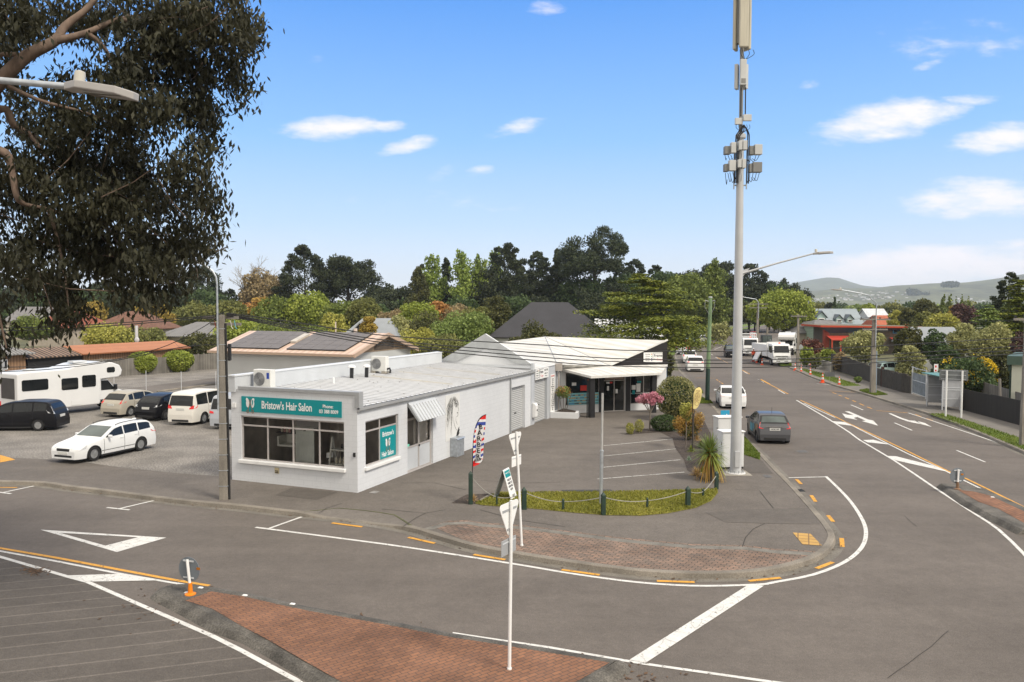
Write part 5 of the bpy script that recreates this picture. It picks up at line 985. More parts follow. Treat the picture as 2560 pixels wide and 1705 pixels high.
def make_car(name, label, kind, paint, contact, which, heading, z=.0, group='parked and passing cars', tail=None, head=None, rim=RIM, glass=CGLASS, plate=None, rails=False, cat='car', extra=None, pos=None):
    s_ = SP[kind]; L_, W_ = s_['L'], s_['W']; r = s_['r']; tx = np.array([p[0] for p in s_['top']]); tz = np.array([p[1] for p in s_['top']]); bx = [p[0] for p in s_['belt']]; bz = [p[1] for p in s_['belt']]
    a = R_(heading); lx = L_/2 - (s_['wf'] if which[0] == 'F' else s_['wr']); ly = (W_/2-.02)*(1 if which[1] == 'L' else -1)
    if pos is None:
        c0 = G(contact[0], contact[1], z); loc = (c0.x - (lx*math.cos(a) - ly*math.sin(a)), c0.y - (lx*math.sin(a) + ly*math.cos(a)), z)
    else: loc = (pos[0], pos[1], z)
    t = thing(name, label, cat, loc, a, group)
    def zu(s):
        v = 0
        for o, w_ in ((-.10, .2), (-.04, .2), (0, .2), (.04, .2), (.10, .2)):
            v += w_*np.interp(min(max(s+o, 0), L_), tx, tz)
        return v if .1 < s < L_-.1 else float(np.interp(s, tx, tz))
    def belt(s): return min(float(np.interp(s, bx, bz)), zu(s)-.025)
    def plan(s): return W_/2*float(np.interp(s, [0, .12, .35, .9, L_-1.0, L_-.3, L_-.08, L_], [.76, .88, .96, 1, 1, .975, .93, .88]))
    def hw(s, z_):
        wb = plan(s); be = belt(s)
        if z_ <= be: return wb*(1-.045*((z_-.58)/.4)**2) if z_ < .58 else wb*(1-.03*((z_-.58)/max(be-.58, .1))**2)
        return wb*.97 - s_['k']*(z_-be)
    gc = .19; ra = r+.055
    def zl(s):
        for sw in (s_['wf'], s_['wr']):
            if abs(s-sw) < ra: return r + math.sqrt(max(ra*ra-(s-sw)**2, 0))
        return gc
    cols = sorted(set([round(q, 4) for q in np.linspace(0, L_, 46)] + [.03, .08, .16, L_-.03, L_-.08, L_-.16] + [round(sw+d*ra, 4) for sw in (s_['wf'], s_['wr']) for d in (-1.001, -.999, -.9, -.7, -.4, 0, .4, .7, .9, .999, 1.001)]))
    b = MB(); nr = None; crown = .05
    for s in cols:
        lo = zl(s); be = max(belt(s), lo+.01); top = max(zu(s), be+.02); ze = top-crown*.5 if top-be > .08 else be+.6*(top-be); x = L_/2-s; row = []
        for f in (0, .25, .5, .75, 1): z_ = lo+(be-lo)*f; row.append((x, hw(s, z_), z_))
        for f in (.34, .68, 1): z_ = be+(ze-be)*f; row.append((x, hw(s, z_), z_))
        wt = hw(s, ze)
        for f, dz in ((.93, .55), (.75, .25), (.4, .05), (0, 0)): row.append((x, wt*f, top-(top-ze)*dz))
        row += [(x, -y, z_) for x, y, z_ in row[-2::-1]]; nr = len(row); b.v += row
    for i in range(len(cols)-1):
        for j in range(nr-1): b.f.append([i*nr+j, i*nr+j+1, (i+1)*nr+j+1, (i+1)*nr+j]); b.m.append(0)
        b.f.append([i*nr+nr-1, i*nr, (i+1)*nr, (i+1)*nr+nr-1]); b.m.append(1)
    b.f.append(list(range(nr))); b.m.append(0); o = (len(cols)-1)*nr; b.f.append([o+j for j in range(nr)][::-1]); b.m.append(0)
    for sd in (-1, 1):
        for s in [s_['wins'][0][0]-.12] + [u1+.035 for u0, u1 in s_['wins'][:2]]:
            zs = [zl(s)+.08+(belt(s)+.01-zl(s)-.08)*q/6 for q in range(7)]
            for q in range(6): b.poly([(L_/2-s-.009, sd*(hw(s, zs[q])+.004), zs[q]), (L_/2-s+.009, sd*(hw(s, zs[q])+.004), zs[q]), (L_/2-s+.009, sd*(hw(s, zs[q+1])+.004), zs[q+1]), (L_/2-s-.009, sd*(hw(s, zs[q+1])+.004), zs[q+1])], 1)
        for q in range(10):
            u, v = [s_['wf']+ra+(s_['wr']-s_['wf']-2*ra)*k/10 for k in (q, q+1)]; b.poly([(L_/2-u, sd*(hw(u, .40)+.004), .385), (L_/2-v, sd*(hw(v, .40)+.004), .385), (L_/2-v, sd*(hw(v, .40)+.004), .41), (L_/2-u, sd*(hw(u, .40)+.004), .41)], 1)
    b.build('body', [paint, TRIM], t, smooth=45)
    # dark wheel wells and sills
    ww = MB()
    for sw in (s_['wf'], s_['wr']): ww.box(L_/2-sw-ra*.98, L_/2-sw+ra*.98, -plan(sw)*.93, plan(sw)*.93, .22, r+ra*.98)
    ww.build('wheel_well', TRIM, t)
    sk = MB()
    for sd in (-1, 1): sk.box(L_/2-s_['wr']+ra, L_/2-s_['wf']-ra, sd*plan(2)*.955-.012, sd*plan(2)*.955+.012, gc-.03, gc+.05)
    sk.build('sill_trim', TRIM, t)
    def top_patch(s0, s1, nm, f=.87, gm=None, of=.014):
        q = MB(); ns, nv = 8, 9
        for i in range(ns+1):
            s = s0+(s1-s0)*i/ns; be = belt(s); top = max(zu(s), be+.02); ze = top-crown*.5; wt = hw(s, ze)*f; sl = (zu(s+.03)-zu(s-.03))/.06; n_ = Vector((sl, 0, 1)).normalized()
            for j in range(nv+1):
                v = -1+2*j/nv; z_ = top-(top-ze)*(.55*(abs(v)/.93)**2.2)*.8; q.v.append((L_/2-s+n_.x*of, wt*v, z_+n_.z*of))
        for i in range(ns):
            for j in range(nv): q.f.append([i*(nv+1)+j, i*(nv+1)+j+1, (i+1)*(nv+1)+j+1, (i+1)*(nv+1)+j]); q.m.append(0)
        q.build(nm, gm or glass, t, smooth=60)
    c0, c1, c2, c3 = s_['cab']; top_patch(c0+.05, c1-.02, 'windscreen'); top_patch(c2+.0, c3+.01, 'window_surround', .93, TRIM, .008); top_patch(c2+.06, c3-.05, 'rear_window', .80)
    for sd in (-1, 1):
        for (u0, u1) in s_['wins']:
            q = MB(); ns, nv = 10, 4; rows = []
            for i in range(ns+1):
                s = u0+(u1-u0)*i/ns; lo = belt(s)+.035; hi = max(lo+.01, zu(s)-.095)
                for j in range(nv+1): z_ = lo+(hi-lo)*j/nv; q.v.append((L_/2-s, sd*(hw(s, z_)+.007), z_))
            for i in range(ns):
                for j in range(nv):
                    f = [i*(nv+1)+j, i*(nv+1)+j+1, (i+1)*(nv+1)+j+1, (i+1)*(nv+1)+j]; q.f.append(f if sd > 0 else f[::-1]); q.m.append(0)
            q.build('side_window', CGLASS, t, smooth=60)
        s = c0+.32; m_ = MB(); m_.cbox((L_/2-s, sd*(plan(s)+.09), belt(s)+.08), (.10, .20, .13)); m_.build('mirror', paint if kind != 'hatch' else paint, t, bevel=.03)
        for u0, u1 in s_['wins'][:2]: h = MB(); h.cbox((L_/2-u1+.12, sd*(hw(u1-.1, belt(u1)-.1)+.012), belt(u1)-.11), (.17, .03, .035)); h.build('door_handle', paint, t)
        y0 = plan(.25)-.20; h = MB(); z_ = zu(.22)-.085
        h.add([(L_/2-.06, sd*(y0-.16), z_-.07), (L_/2-.03, sd*(y0-.16), z_+.02), (L_/2-.50, sd*(plan(.5)-.01), z_+.12), (L_/2-.42, sd*(plan(.4)+.012), z_-.03), (L_/2-.12, sd*(plan(.12)+.012), z_-.09), (L_/2-.20, sd*(y0-.12), z_+.075)], [(0, 1, 5, 2, 3, 4)])
        h.build('headlight', LAMPC, t)
        s = L_-.12; zt_, w2_, hh = tail if tail else (.84, .26, .24); hz = hw(s, zt_); h = MB()
        def sz(z_):        # station of the rear surface at height z
            q = np.linspace(L_*.75, L_, 60); zz = [zu(v) for v in q]; return float(q[max([i for i in range(60) if zz[i] >= z_] or [59])])
        z0_, z1_ = zt_-hh/2, zt_+hh/2; A, B_ = L_/2-sz(z0_)-.012, L_/2-sz(z1_)-.012
        ya, yb = sd*(plan(sz(z0_))-w2_), sd*(plan(sz(z1_))-w2_*.8); pa, pb = sd*(plan(L_-.1)*.975+.0), sd*(hw(L_-.14, z1_)+.0)
        h.add([(A, ya, z0_), (A, pa, z0_+.02), (B_, pb, z1_), (B_, yb, z1_-.01), (A+.30, sd*(hw(L_-.3, z0_)+.012), z0_+.07), (B_+.34, sd*(hw(L_-.36, z1_)+.012), z1_-.02)], [(0, 1, 2, 3) if sd < 0 else (3, 2, 1, 0), (1, 4, 5, 2) if sd < 0 else (2, 5, 4, 1)])
        h.build('taillight', head if head else LAMPR, t)
        for sw in (s_['wf'], s_['wr']): wheel(t, L_/2-sw, sd*(W_/2-.125), r, sd, rim)
    g = MB(); g.box(L_/2-.045, L_/2+.006, -.36, .36, .52, .64); g.box(L_/2-.06, L_/2+.006, -.5, .5, .26, .36); g.build('grille', TRIM, t, bevel=.015)
    g = MB(); g.box(-L_/2-.008, -L_/2+.06, -.55, .55, .20, .34); g.build('bumper_insert', TRIM, t, bevel=.02)
    zr_ = .76 if kind != 'van' else .92; sr = sz(zr_); g = MB(); g.box(L_/2-sr-.035, L_/2-sr+.03, -.26, .26, zr_-.065, zr_+.065); pl = g.build('number_plate', PLATE, t)
    if plate: text(plate, .11, INK, pl, frame_m((L_/2-sr-.037, 0, zr_), (0, -1, 0), (0, 0, 1)), bold=.002)
    g = MB(); g.box(L_/2+.002, L_/2+.02, -.26, .26, .40, .50); g.build('number_plate', PLATE, t)
    if rails:
        for sd in (-1, 1):
            g = MB(); pts = [(L_/2-s, sd*(hw(s, zu(s)-.03)-.06), zu(s)+.035) for s in np.linspace(c1+.15, c2-.2, 9)]; g.tube([pts[0][:2]+(pts[0][2]-.04,)] + pts + [pts[-1][:2]+(pts[-1][2]-.04,)], .017, 6); g.build('roof_rail', TRIM, t)
    if extra: extra(t, L_, zu, hw, plan)
    return t
def heading2(f, r_, z=0): a, b = G(*f, z), G(*r_, z); return math.degrees(math.atan2(a.y-b.y, a.x-b.x))
CW = carpaint('white_car_paint', (.72, .73, .73)); CK = mat('black_car_paint', (.006, .006, .008), .3, .05, spec=.22); CB = carpaint('beige_metallic_paint', (.42, .385, .32), .25); CC = carpaint('cream_car_paint', (.68, .655, .60)); CS = carpaint('silver_metallic_paint', (.40, .42, .45), .4); CG_ = mat('charcoal_metallic_paint', (.075, .076, .082), .32, .03, 2, metal=.25, coat=.25); CBL = carpaint('light_blue_metallic', (.20, .30, .40), .35); CR = carpaint('red_car_paint', (.45, .03, .02)); CSW = carpaint('silver_white_paint', (.5, .51, .53), .2)
zl_ = .13
def wagon_extra(t, L_, zu, hw, plan):
    g = MB(); g.cbox((L_/2-3.95, 0, zu(3.95)+.02), (.16, .10, .05)); g.build('aerial_fin', CW, t)
make_car('parked_wagon', 'white station wagon with black roof rails parked alone on the gravel', 'wagon', CW, (353.3, 1127.3), 'RL', heading2((234.7, 1153.3), (353.3, 1127.3), zl_), zl_, tail=(1.0, .10, .42), rails=True, glass=CGLASS2, extra=wagon_extra)
make_car('parked_mpv', 'glossy black people mover at the left edge with clear tail lamps', 'mpv', CK, (94.4, 1077.5), 'RL', 184, zl_, tail=(1.12, .13, .42), head=LAMPC)
make_car('parked_hatchback', 'beige hatchback with red tail lamps parked beside the motorhome', 'hatch2', CB, (327.8, 1041), 'RR', 70, zl_, tail=(.95, .20, .24))
make_car('parked_hatchback', 'black hatchback with clear tail lamps between the beige car and cream van', 'hatch2', CK, (415.8, 1050), 'RR', 72, zl_, tail=(1.0, .22, .34), head=LAMPC, rim=RIMD)
make_car('parked_van', 'cream people mover van with red tail lamps parked in the gravel row', 'van', CC, (511.5, 1059), 'RR', 76, zl_, tail=(1.05, .28, .22))
make_car('parked_mpv', 'silver people mover half hidden behind the concrete lamp pole', 'van', CS, (545, 1066.5), 'RL', 80, zl_, tail=(1.0, .25, .24))
def yaris_extra(t, L_, zu, hw, plan):
    g = MB(); s = 2.95; g.tube([(L_/2-s, 0, zu(s)), (L_/2-s-.05, 0, zu(s)+.32)], .008, 4); g.build('aerial', BLACK, t)
    g = MB()
    for p, w_, h_, u in ((2.0, .75, .42, .63), (2.65, .3, .3, .75)): g.box(L_/2-p-w_/2, L_/2-p+w_/2, hw(p, u)+.006, hw(p, u)+.012, u-h_/2, u+h_/2)
    g.build('door_decal', mat('teal_decal', (.02, .22, .32), .4), t); g = MB(); g.cbox((L_/2-3.55, -.05, 1.06), (.04, .55, .03), 0, 0, .05); g.build('rear_wiper', BLACK, t); g = MB(); g.box(-L_/2+.045, -L_/2+.075, -.42, .42, .86, .90); g.build('chrome_strip', CHROME, t)
make_car('moving_hatchback', 'charcoal hatchback with teal door decals driving beside the mobile mast', 'hatch', CG_, (1890, 1104.9), 'RL', heading2((1871, 1087), (1890, 1104.9)), 0, tail=(.93, .21, .30), glass=CGLASS2, plate='HGK149', rim=RIMD, extra=yaris_extra)
make_car('parked_liftback', 'white liftback parked at the kerb half hidden behind the mast', 'lift', CW, (1797.4, 1018), 'RL', 80, 0, tail=(.90, .30, .10))
make_car('parked_suv', 'white compact sport utility parked left of the green timber pole', 'suv', CW, (1716, 928), 'RL', 80, 0, tail=(1.05, .32, .12))
make_car('parked_sedan', 'white car parked directly ahead of the white sport utility', 'hatch2', CW, (1706, 906.5), 'RL', 80, 0, tail=(.95, .2, .2))
make_car('parked_sedan', 'silver car with dark rear window in front of the two white kerbside cars', 'hatch2', CSW, (1689, 885), 'RL', 80, 0, tail=(.95, .2, .2))
make_car('parked_sedan', 'small red car mostly hidden by cedar boughs along the left kerb', 'hatch', CR, (1699, 874), 'RL', 78, 0)
make_car('moving_hatchback', 'light blue hatchback on the far left of the road beneath the cedar', 'hatch2', CBL, (1711.8, 867.7), 'RL', 78, 0, tail=(.95, .2, .28))
make_car('parked_hatchback', 'white hatchback parked beyond the light blue one by the brown fence', 'hatch2', CW, (1750, 857.6), 'RL', 75, 0, tail=(.95, .2, .16))
make_car('moving_sedan', 'black car with headlights facing the viewer left of the mast', 'suv', CK, (1812.9, 893.6), 'FR', 259, 0, glass=CGLASS2)
make_car('parked_sedan', 'far black car right of the mast at the top of the road', 'sedan', CK, (1857, 838), 'RL', 66, 0)
make_car('parked_sedan', 'far red car behind the second white truck', 'sedan', CR, (1874, 845), 'RL', 68, 0, glass=CGLASS2)
make_car('parked_ute', 'pale green vehicle roof showing above the brushwood fence at right', 'suv', carpaint('pale_teal_paint', (.28, .38, .37)), None, 'RL', 20, .1, pos=tuple(P(2224, 900, 77).xy))
# ---- trucks
def truck(label, loc, rz, body):
    t = thing('works_truck', label, 'truck', loc, rz, 'white roadwork trucks'); CWT = CW
    b = MB(); b.extr([(2.4, -1.05, .95), (4.25, -1.05, .75), (4.32, -1.05, 1.2), (4.22, -1.05, 1.55), (3.95, -1.05, 2.45), (3.7, -1.05, 2.58), (2.5, -1.05, 2.58), (2.4, -1.05, 2.4)], (0, 2.1, 0)); b.build('cab', CWT, t, bevel=.07, seg=3)
    b = MB(); b.poly([(4.245, -.92, 1.58), (4.245, .92, 1.58), (4.0, .84, 2.36), (4.0, -.84, 2.36)]); b.build('windscreen', CGLASS, t)
    for sd in (-1, 1):
        b = MB(); b.poly([(2.75, sd*1.056, 1.6), (4.02, sd*1.056, 1.58), (3.82, sd*1.056, 2.32), (2.75, sd*1.056, 2.32)][::sd]); b.build('side_window', CGLASS, t)
        b = MB(); b.box(4.1, 4.22, sd*1.28-.1, sd*1.28+.1, 1.55, 2.1); b.tube([(4.1, sd*1.0, 2.1), (4.15, sd*1.25, 2.1)], .02, 5); b.build('mirror', BLACK, t)
        b = MB(); b.cbox((4.30, sd*.82, .98), (.08, .34, .2)); b.build('headlight', LAMPC, t, bevel=.02)
        for x in (3.4, -1.6): wheel(t, x, sd*.92, .42, sd, RIM, .28)
        if body == 'tipper': wheel(t, -.5, sd*.92, .42, sd, RIM, .28)
    b = MB(); b.box(4.2, 4.42, -1.08, 1.08, .42, .82, 0); b.box(4.421, 4.435, -.7, -.25, .55, .63, 1); b.box(4.421, 4.435, .25, .7, .55, .63, 1); b.build('bumper', [CWT, BLACK], t, bevel=.02)
    b = MB(); b.box(4.30, 4.36, -.75, .75, 1.12, 1.17, 1); b.box(4.26, 4.33, -.5, .5, .86, .9, 1); b.build('grille', [CWT, BLACK], t)
    b = MB(); b.box(-3.4, 2.6, -.45, .45, .55, .9); b.build('chassis', BLACK, t); b = MB(); b.lathe([(.12, 0), (.12, .12), (.06, .16)], 10, 0, (3.1, .1, 2.58)); b.build('beacon', ORANGE, t)
    g = MB(); g.box(4.43, 4.445, -.2, .2, .68, .78); g.build('number_plate', PLATE, t)
    b = MB()
    if body == 'tipper':
        b.box(-3.5, 2.2, -1.12, 1.12, 1.0, 1.1); b.box(2.1, 2.2, -1.12, 1.12, 1.1, 2.75)
        for sd in (-1, 1): b.box(-3.5, 2.09, sd*1.08-.04, sd*1.08+.04, 1.1, 2.4)
        b.box(-3.5, -3.42, -1.04, 1.04, 1.1, 2.4); b.build('tipper_body', CWT, t, bevel=.02)
        q = MB(); q.extr([(-1.3, -1.75, .35), (-1.3, -1.65, .35), (-1.1, -1.14, 1.5), (-1.1, -1.24, 1.5)], (1.6, 0, 0)); q.build('side_flap', SIGNW, t)
    else:
        b.box(-3.5, 2.2, -1.1, 1.1, 1.0, 1.12)
        for z in (1.5, 1.9, 2.3, 2.7, 3.05):
            for sd in (-1, 1): b.box(-3.5, 2.1, sd*1.06-.03, sd*1.06+.03, z, z+.12)
            b.box(2.12, 2.2, -1.03, 1.03, z, z+.12)
        for x in (-3.4, -1.5, .4, 2.05):
            for sd in (-1, 1): b.box(x, x+.06, sd*1.125-.03, sd*1.125+.03, 1.12, 3.2)
        b.build('cage_body', CWT, t)
    return t
p = G(1934, 913.5); truck('white tipper truck parked nose-on beside the line of cones', (p.x+.6, p.y+3.4, 0), R_(271), 'tipper')
p = G(1872, 890); truck('white caged-tray truck behind the tipper and right of the mast', (p.x+.6, p.y+3.4, 0), R_(262), 'cage')
p = at(1917, 800, 117); t = thing('excavator', 'small excavator with glazed dark cab behind the tipper truck', 'excavator', (p.x, p.y, 0), R_(265))
b = MB(); b.box(-1.1, 1.1, -.95, -.5, 0, .5); b.box(-1.1, 1.1, .5, .95, 0, .5); b.build('track', BLACK, t, bevel=.15); b = MB(); b.box(-1.2, .5, -.9, .9, .6, 1.35); b.build('engine_cover', mat('digger_grey', (.1, .11, .11), .5), t, bevel=.08)
b = MB(); b.box(-.6, .75, -.75, .65, 1.36, 2.85); b.build('cab', mat('cab_black', (.03, .035, .035), .5), t, bevel=.08); b = MB(); b.poly([(.757, -.68, 1.5), (.757, -.08, 1.5), (.757, -.08, 2.7), (.757, -.68, 2.7)]); b.build('cab_window', CGLASS2, t); b = MB(); b.poly([(.757, .0, 1.5), (.757, .58, 1.5), (.757, .58, 2.7), (.757, .0, 2.7)]); b.build('cab_window', CGLASS2, t)
b = MB(); b.tube([(.7, .1, 1.1), (1.9, .1, 2.2), (3.0, .1, 1.4), (2.9, .1, .4)], [.14, .16, .12, .1], 6); b.build('arm', mat('digger_grey2', (.09, .1, .1), .5), t)
# ---- motorhomes
def motorhome(label, loc, rz, h=3.1):
    t = thing('motorhome', label, 'motorhome', loc, rz, 'white motorhomes'); MHW = mat('motorhome_white', (.70, .70, .69), .35, .03, 1, coat=.3)
    prof = [(-3.6, .42), (-3.6, 2.72), (-3.4, 2.80), (-.6, 2.86), (.3, 3.10), (1.5, 3.20), (2.35, 3.10), (2.85, 2.90), (3.02, 2.55), (2.95, 2.25), (2.75, 2.12), (1.55, 2.05), (1.45, .45)]
    b = MB(); b.extr([(x, -1.12, z) for x, z in prof], (0, 2.24, 0)); b.build('body', MHW, t, bevel=.07, seg=3)
    b = MB(); b.extr([(1.46, -.98, .5), (3.5, -.98, .5), (3.55, -.98, .95), (3.3, -.98, 1.15), (2.65, -.98, 1.35), (2.05, -.98, 2.04), (1.56, -.98, 2.04)], (0, 1.96, 0)); b.build('cab', MHW, t, bevel=.06, seg=3)
    b = MB(); b.poly([(2.70, -.85, 1.36), (2.70, .85, 1.36), (2.12, .80, 2.02), (2.12, -.80, 2.02)]); b.build('windscreen', CGLASS, t)
    for sd in (-1, 1):
        def pw(pts, nm, mt=CGLASS, o=1.127): q = MB(); q.extr([(x, sd*o, z) for x, z in pts], (0, sd*.012, 0)); q.build(nm, mt, t, bevel=.0)
        def rr_(x0, x1, z0, z1, c=.07): return [(x0+c, z0), (x1-c, z0), (x1, z0+c), (x1, z1-c), (x1-c, z1), (x0+c, z1), (x0, z1-c), (x0, z0+c)]
        for x0, x1, z0, z1 in ((-3.35, -1.8, 1.68, 2.35), (-1.0, .05, 1.55, 2.28), (.30, 1.2, 1.62, 2.38), (1.95, 2.5, 2.45, 2.80)): pw(rr_(x0, x1, z0, z1), 'window')
        pw([(1.62, 1.32), (2.58, 1.32), (2.08, 1.95), (1.62, 1.95)], 'cab_window', CGLASS, .987)
        pw([(1.55, .55), (2.9, .55), (2.9, .72), (1.55, .72)], 'side_trim', TRIM, .987); pw(rr_(-2.2, -1.6, .62, 1.0, .03), 'locker', MHW); pw(rr_(-.4, .2, .55, .85, .03), 'locker', MHW)
        b = MB(); b.box(2.45, 2.6, sd*1.12-.1, sd*1.12+.1, 1.3, 1.65); b.build('mirror', BLACK, t); b = MB(); b.cbox((3.45, sd*.78, .85), (.2, .3, .25)); b.build('headlight', LAMPC, t, bevel=.03)
        for x in (2.75, -2.0): wheel(t, x, sd*.90, .34, sd, RIM, .24)
    b = MB(); b.box(-3.62, -3.601, -.8, .75, 1.2, 2.45); b.build('rear_panel', mat('rear_mesh', (.06, .055, .05), .7), t); b = MB(); b.box(.2, 1.1, -.35, .35, 3.15, 3.27); b.build('roof_hatch', LGREY, t, bevel=.03)
    b = MB(); b.box(-2.6, -2.1, -.3, .3, 2.83, 2.92); b.build('roof_vent', LGREY, t, bevel=.02)
    for sd in (-.95, .95): b = MB(); b.box(-3.63, -3.601, sd-.1, sd+.1, .7, 1.0); b.build('taillight', LAMPR, t)
    return t
p = G(293, 1021, zl_); hd = 58
motorhome('large white motorhome with over-cab bunk parked at the back of the gravel', (p.x-2.75*math.cos(R_(hd))+.9*-math.sin(R_(hd)), p.y-2.75*math.sin(R_(hd))+.9*math.cos(R_(hd)), zl_), R_(hd))
p = at(1972, 800, 116); motorhome('far white motorhome with over-cab bunk in a driveway behind the tipper truck', (p.x, p.y, .12), R_(245))
# ---- people
SKIN = mat('skin', (.42, .24, .17), .6, .08)
def person(label, loc, rz, h, shirt, legs, hairm, pose='stand', hat=None):
    k = h/1.75
    pts = {'pelvis': (0, 0, .95), 'chest': (0, .02, 1.28), 'neck': (0, .02, 1.48), 'head': (0, .05, 1.62), 'crown': (0, .04, 1.72)}
    E_ = [('pelvis', 'chest'), ('chest', 'neck'), ('neck', 'head'), ('head', 'crown')]; rad = {'pelvis': .15, 'chest': .165, 'neck': .06, 'head': .10, 'crown': .075}
    for sd, nm in ((-1, 'r'), (1, 'l')):
        st_ = .16*sd if pose == 'walk' else 0
        pts.update({'sh'+nm: (.19*sd, .01, 1.42), 'el'+nm: (.25*sd, .0-st_*.6, 1.14), 'wr'+nm: (.24*sd, .10-st_*1.2, .90), 'ha'+nm: (.24*sd, .12-st_*1.3, .80), 'hip'+nm: (.09*sd, 0, .88), 'kn'+nm: (.10*sd, .03+st_*.8, .48), 'an'+nm: (.10*sd, -.02+st_*1.3, .09), 'to'+nm: (.11*sd, .14+st_*1.3, .04)})
        rad.update({'sh'+nm: .075, 'el'+nm: .05, 'wr'+nm: .035, 'ha'+nm: .04, 'hip'+nm: .09, 'kn'+nm: .06, 'an'+nm: .042, 'to'+nm: .04})
        E_ += [('chest', 'sh'+nm), ('sh'+nm, 'el'+nm), ('el'+nm, 'wr'+nm), ('wr'+nm, 'ha'+nm), ('pelvis', 'hip'+nm), ('hip'+nm, 'kn'+nm), ('kn'+nm, 'an'+nm), ('an'+nm, 'to'+nm)]
    if pose == 'sit':
        for nm in 'rl':
            sd = 1 if nm == 'l' else -1; pts['kn'+nm] = (.12*sd, .45, .90); pts['an'+nm] = (.12*sd, .45, .48); pts['to'+nm] = (.12*sd, .60, .44); pts['wr'+nm] = (.15*sd, .25, 1.02); pts['ha'+nm] = (.1*sd, .32, 1.0)
    ks = list(pts); me = bpy.data.meshes.new('person'); me.from_pydata([tuple(c*k for c in pts[q]) for q in ks], [(ks.index(a), ks.index(b)) for a, b in E_], [])
    o = bpy.data.objects.new('person', me); COL.objects.link(o); sm = o.modifiers.new('skin', 'SKIN'); me.skin_vertices or None
    if not me.skin_vertices: me.attributes
    bpy.context.view_layer.update()
    if len(me.skin_vertices):
        for i, q in enumerate(ks): me.skin_vertices[0].data[i].radius = (rad[q]*k, rad[q]*k*.85)
        me.skin_vertices[0].data[0].use_root = True
    ss = o.modifiers.new('sub', 'SUBSURF'); ss.levels = ss.render_levels = 1
    dg = bpy.context.evaluated_depsgraph_get(); m2 = bpy.data.meshes.new_from_object(o.evaluated_get(dg)); o.modifiers.clear(); o.data = m2; m2.name = 'person'
    m2.materials.clear()
    for q in (shirt, legs, SKIN, hairm): m2.materials.append(q)
    for f in m2.polygons:
        c_ = f.center/k; z = c_.z; f.use_smooth = True
        f.material_index = 3 if z > 1.66 or (z > 1.58 and c_.y < .03) else 2 if z > 1.46 else 0 if z > (.98 if pose != 'sit' else 1.0) and abs(c_.x) < .235 or (abs(c_.x) >= .17 and z > 1.12) else 2 if abs(c_.x) > .2 and z > .7 and pose != 'sit' else 1
    o.location = loc; o.rotation_euler = (0, 0, rz); tag(o, label, 'person')
    if hat:
        b = MB(); b.lathe([(.13*k, 0), (.12*k, .06*k), (.06*k, .12*k)], 12, 0, (0, .04*k, 1.66*k)); b.build('hard_hat', hat, o, smooth=40)
    return o
p = G(1883, 906); person('worker in orange hi-vis vest and white hard hat beside the tipper truck', (p.x, p.y, 0), R_(200), 1.78, ORANGE, mat('work_trousers', (.05, .05, .06), .8), SIGNW, hat=SIGNW)
p = G(1870.6, 819, .13); person('distant pedestrian in dark top walking on the verge right of the mast', (p.x, p.y, .13), 0, 1.75, BLACK, mat('pale_trousers', (.25, .22, .2), .8), SIGNW, pose='walk')
person('person in dark clothes with reddish hair seated inside the salon side window', SW(-.95, 1.25, .02), SRZ-1.2, 1.75, mat('dark_top', (.05, .055, .06), .8), BLACK, mat('red_hair', (.30, .075, .04), .7), pose='sit')
# ================================================================ POLES, SIGNS, STREET FURNITURE, WIRES
STEEL = mat('painted_steel', (.46, .47, .48), .5, .07, 1.2, fine=.04, bscale=40); CPOLE = mat('pole_concrete', (.225, .205, .175), .9, .25, 1.5, fine=.2, bscale=30, stretch=(3, 3, .7)); PCAB = mat('cable_black', (.02, .02, .021), .6, .1)
def led_head(t, M):
    b = MB(); b.extr([(0, -.07, .03), (0, .07, .03), (.18, .15, .05), (.62, .13, .03), (.78, .05, .0), (.78, -.05, .0), (.62, -.13, .03), (.18, -.15, .05)], (0, 0, -.08)); b2 = b.build('lamp_head', mat('lamp_grey', (.40, .385, .37), .5, .06), t, bevel=.012); b2.data.transform(M)
    b = MB(); b.box(.24, .66, -.10, .10, -.062, -.052, 0, M); b.build('lens', mat('lens', (.22, .21, .19), .2), b2)
    b = MB(); b.lathe([(.055, 0), (.055, .09), (.05, .12), (.02, .13)], 12, 0, (.12, 0, .045)); o = b.build('sensor', mat('sensor_white', (.5, .48, .42), .4), b2, smooth=40); o.data.transform(M)
def rotM(o, ang, pitch=0): return Matrix.Translation(o) @ Matrix.Rotation(ang, 4, 'Z') @ Matrix.Rotation(-pitch, 4, 'Y')
# near street lamp, top left
t = thing('street_lamp', 'near grey street lamp arm with lamp head in front of the gum leaves', 'street lamp', (-9.2, 9.7, 0))
a0, a1, tip = P(-260, 178, 9.8), P(0, 201, 9.9), P(180, 217, 10)
b = MB(); b.tube([(0, 0, 0), (0, 0, a0.z-.8)], [.10, .06], 12); b.build('pole', GALV, t, smooth=40)
b = MB(); o0 = Vector((-9.2, 9.7, 0)); b.tube([Vector((0, 0, a0.z-.8)), (a0-o0)*.6+Vector((0, 0, (a0.z-.3)*.4)), a0-o0, a1-o0, tip-o0], .042, 10); b.build('arm', GALV, t, smooth=60)
led_head(t, rotM(tip-o0, R_(-8), R_(-7)) @ Matrix.Translation((-.05, 0, 0)) @ Matrix.Scale(1.18, 4))
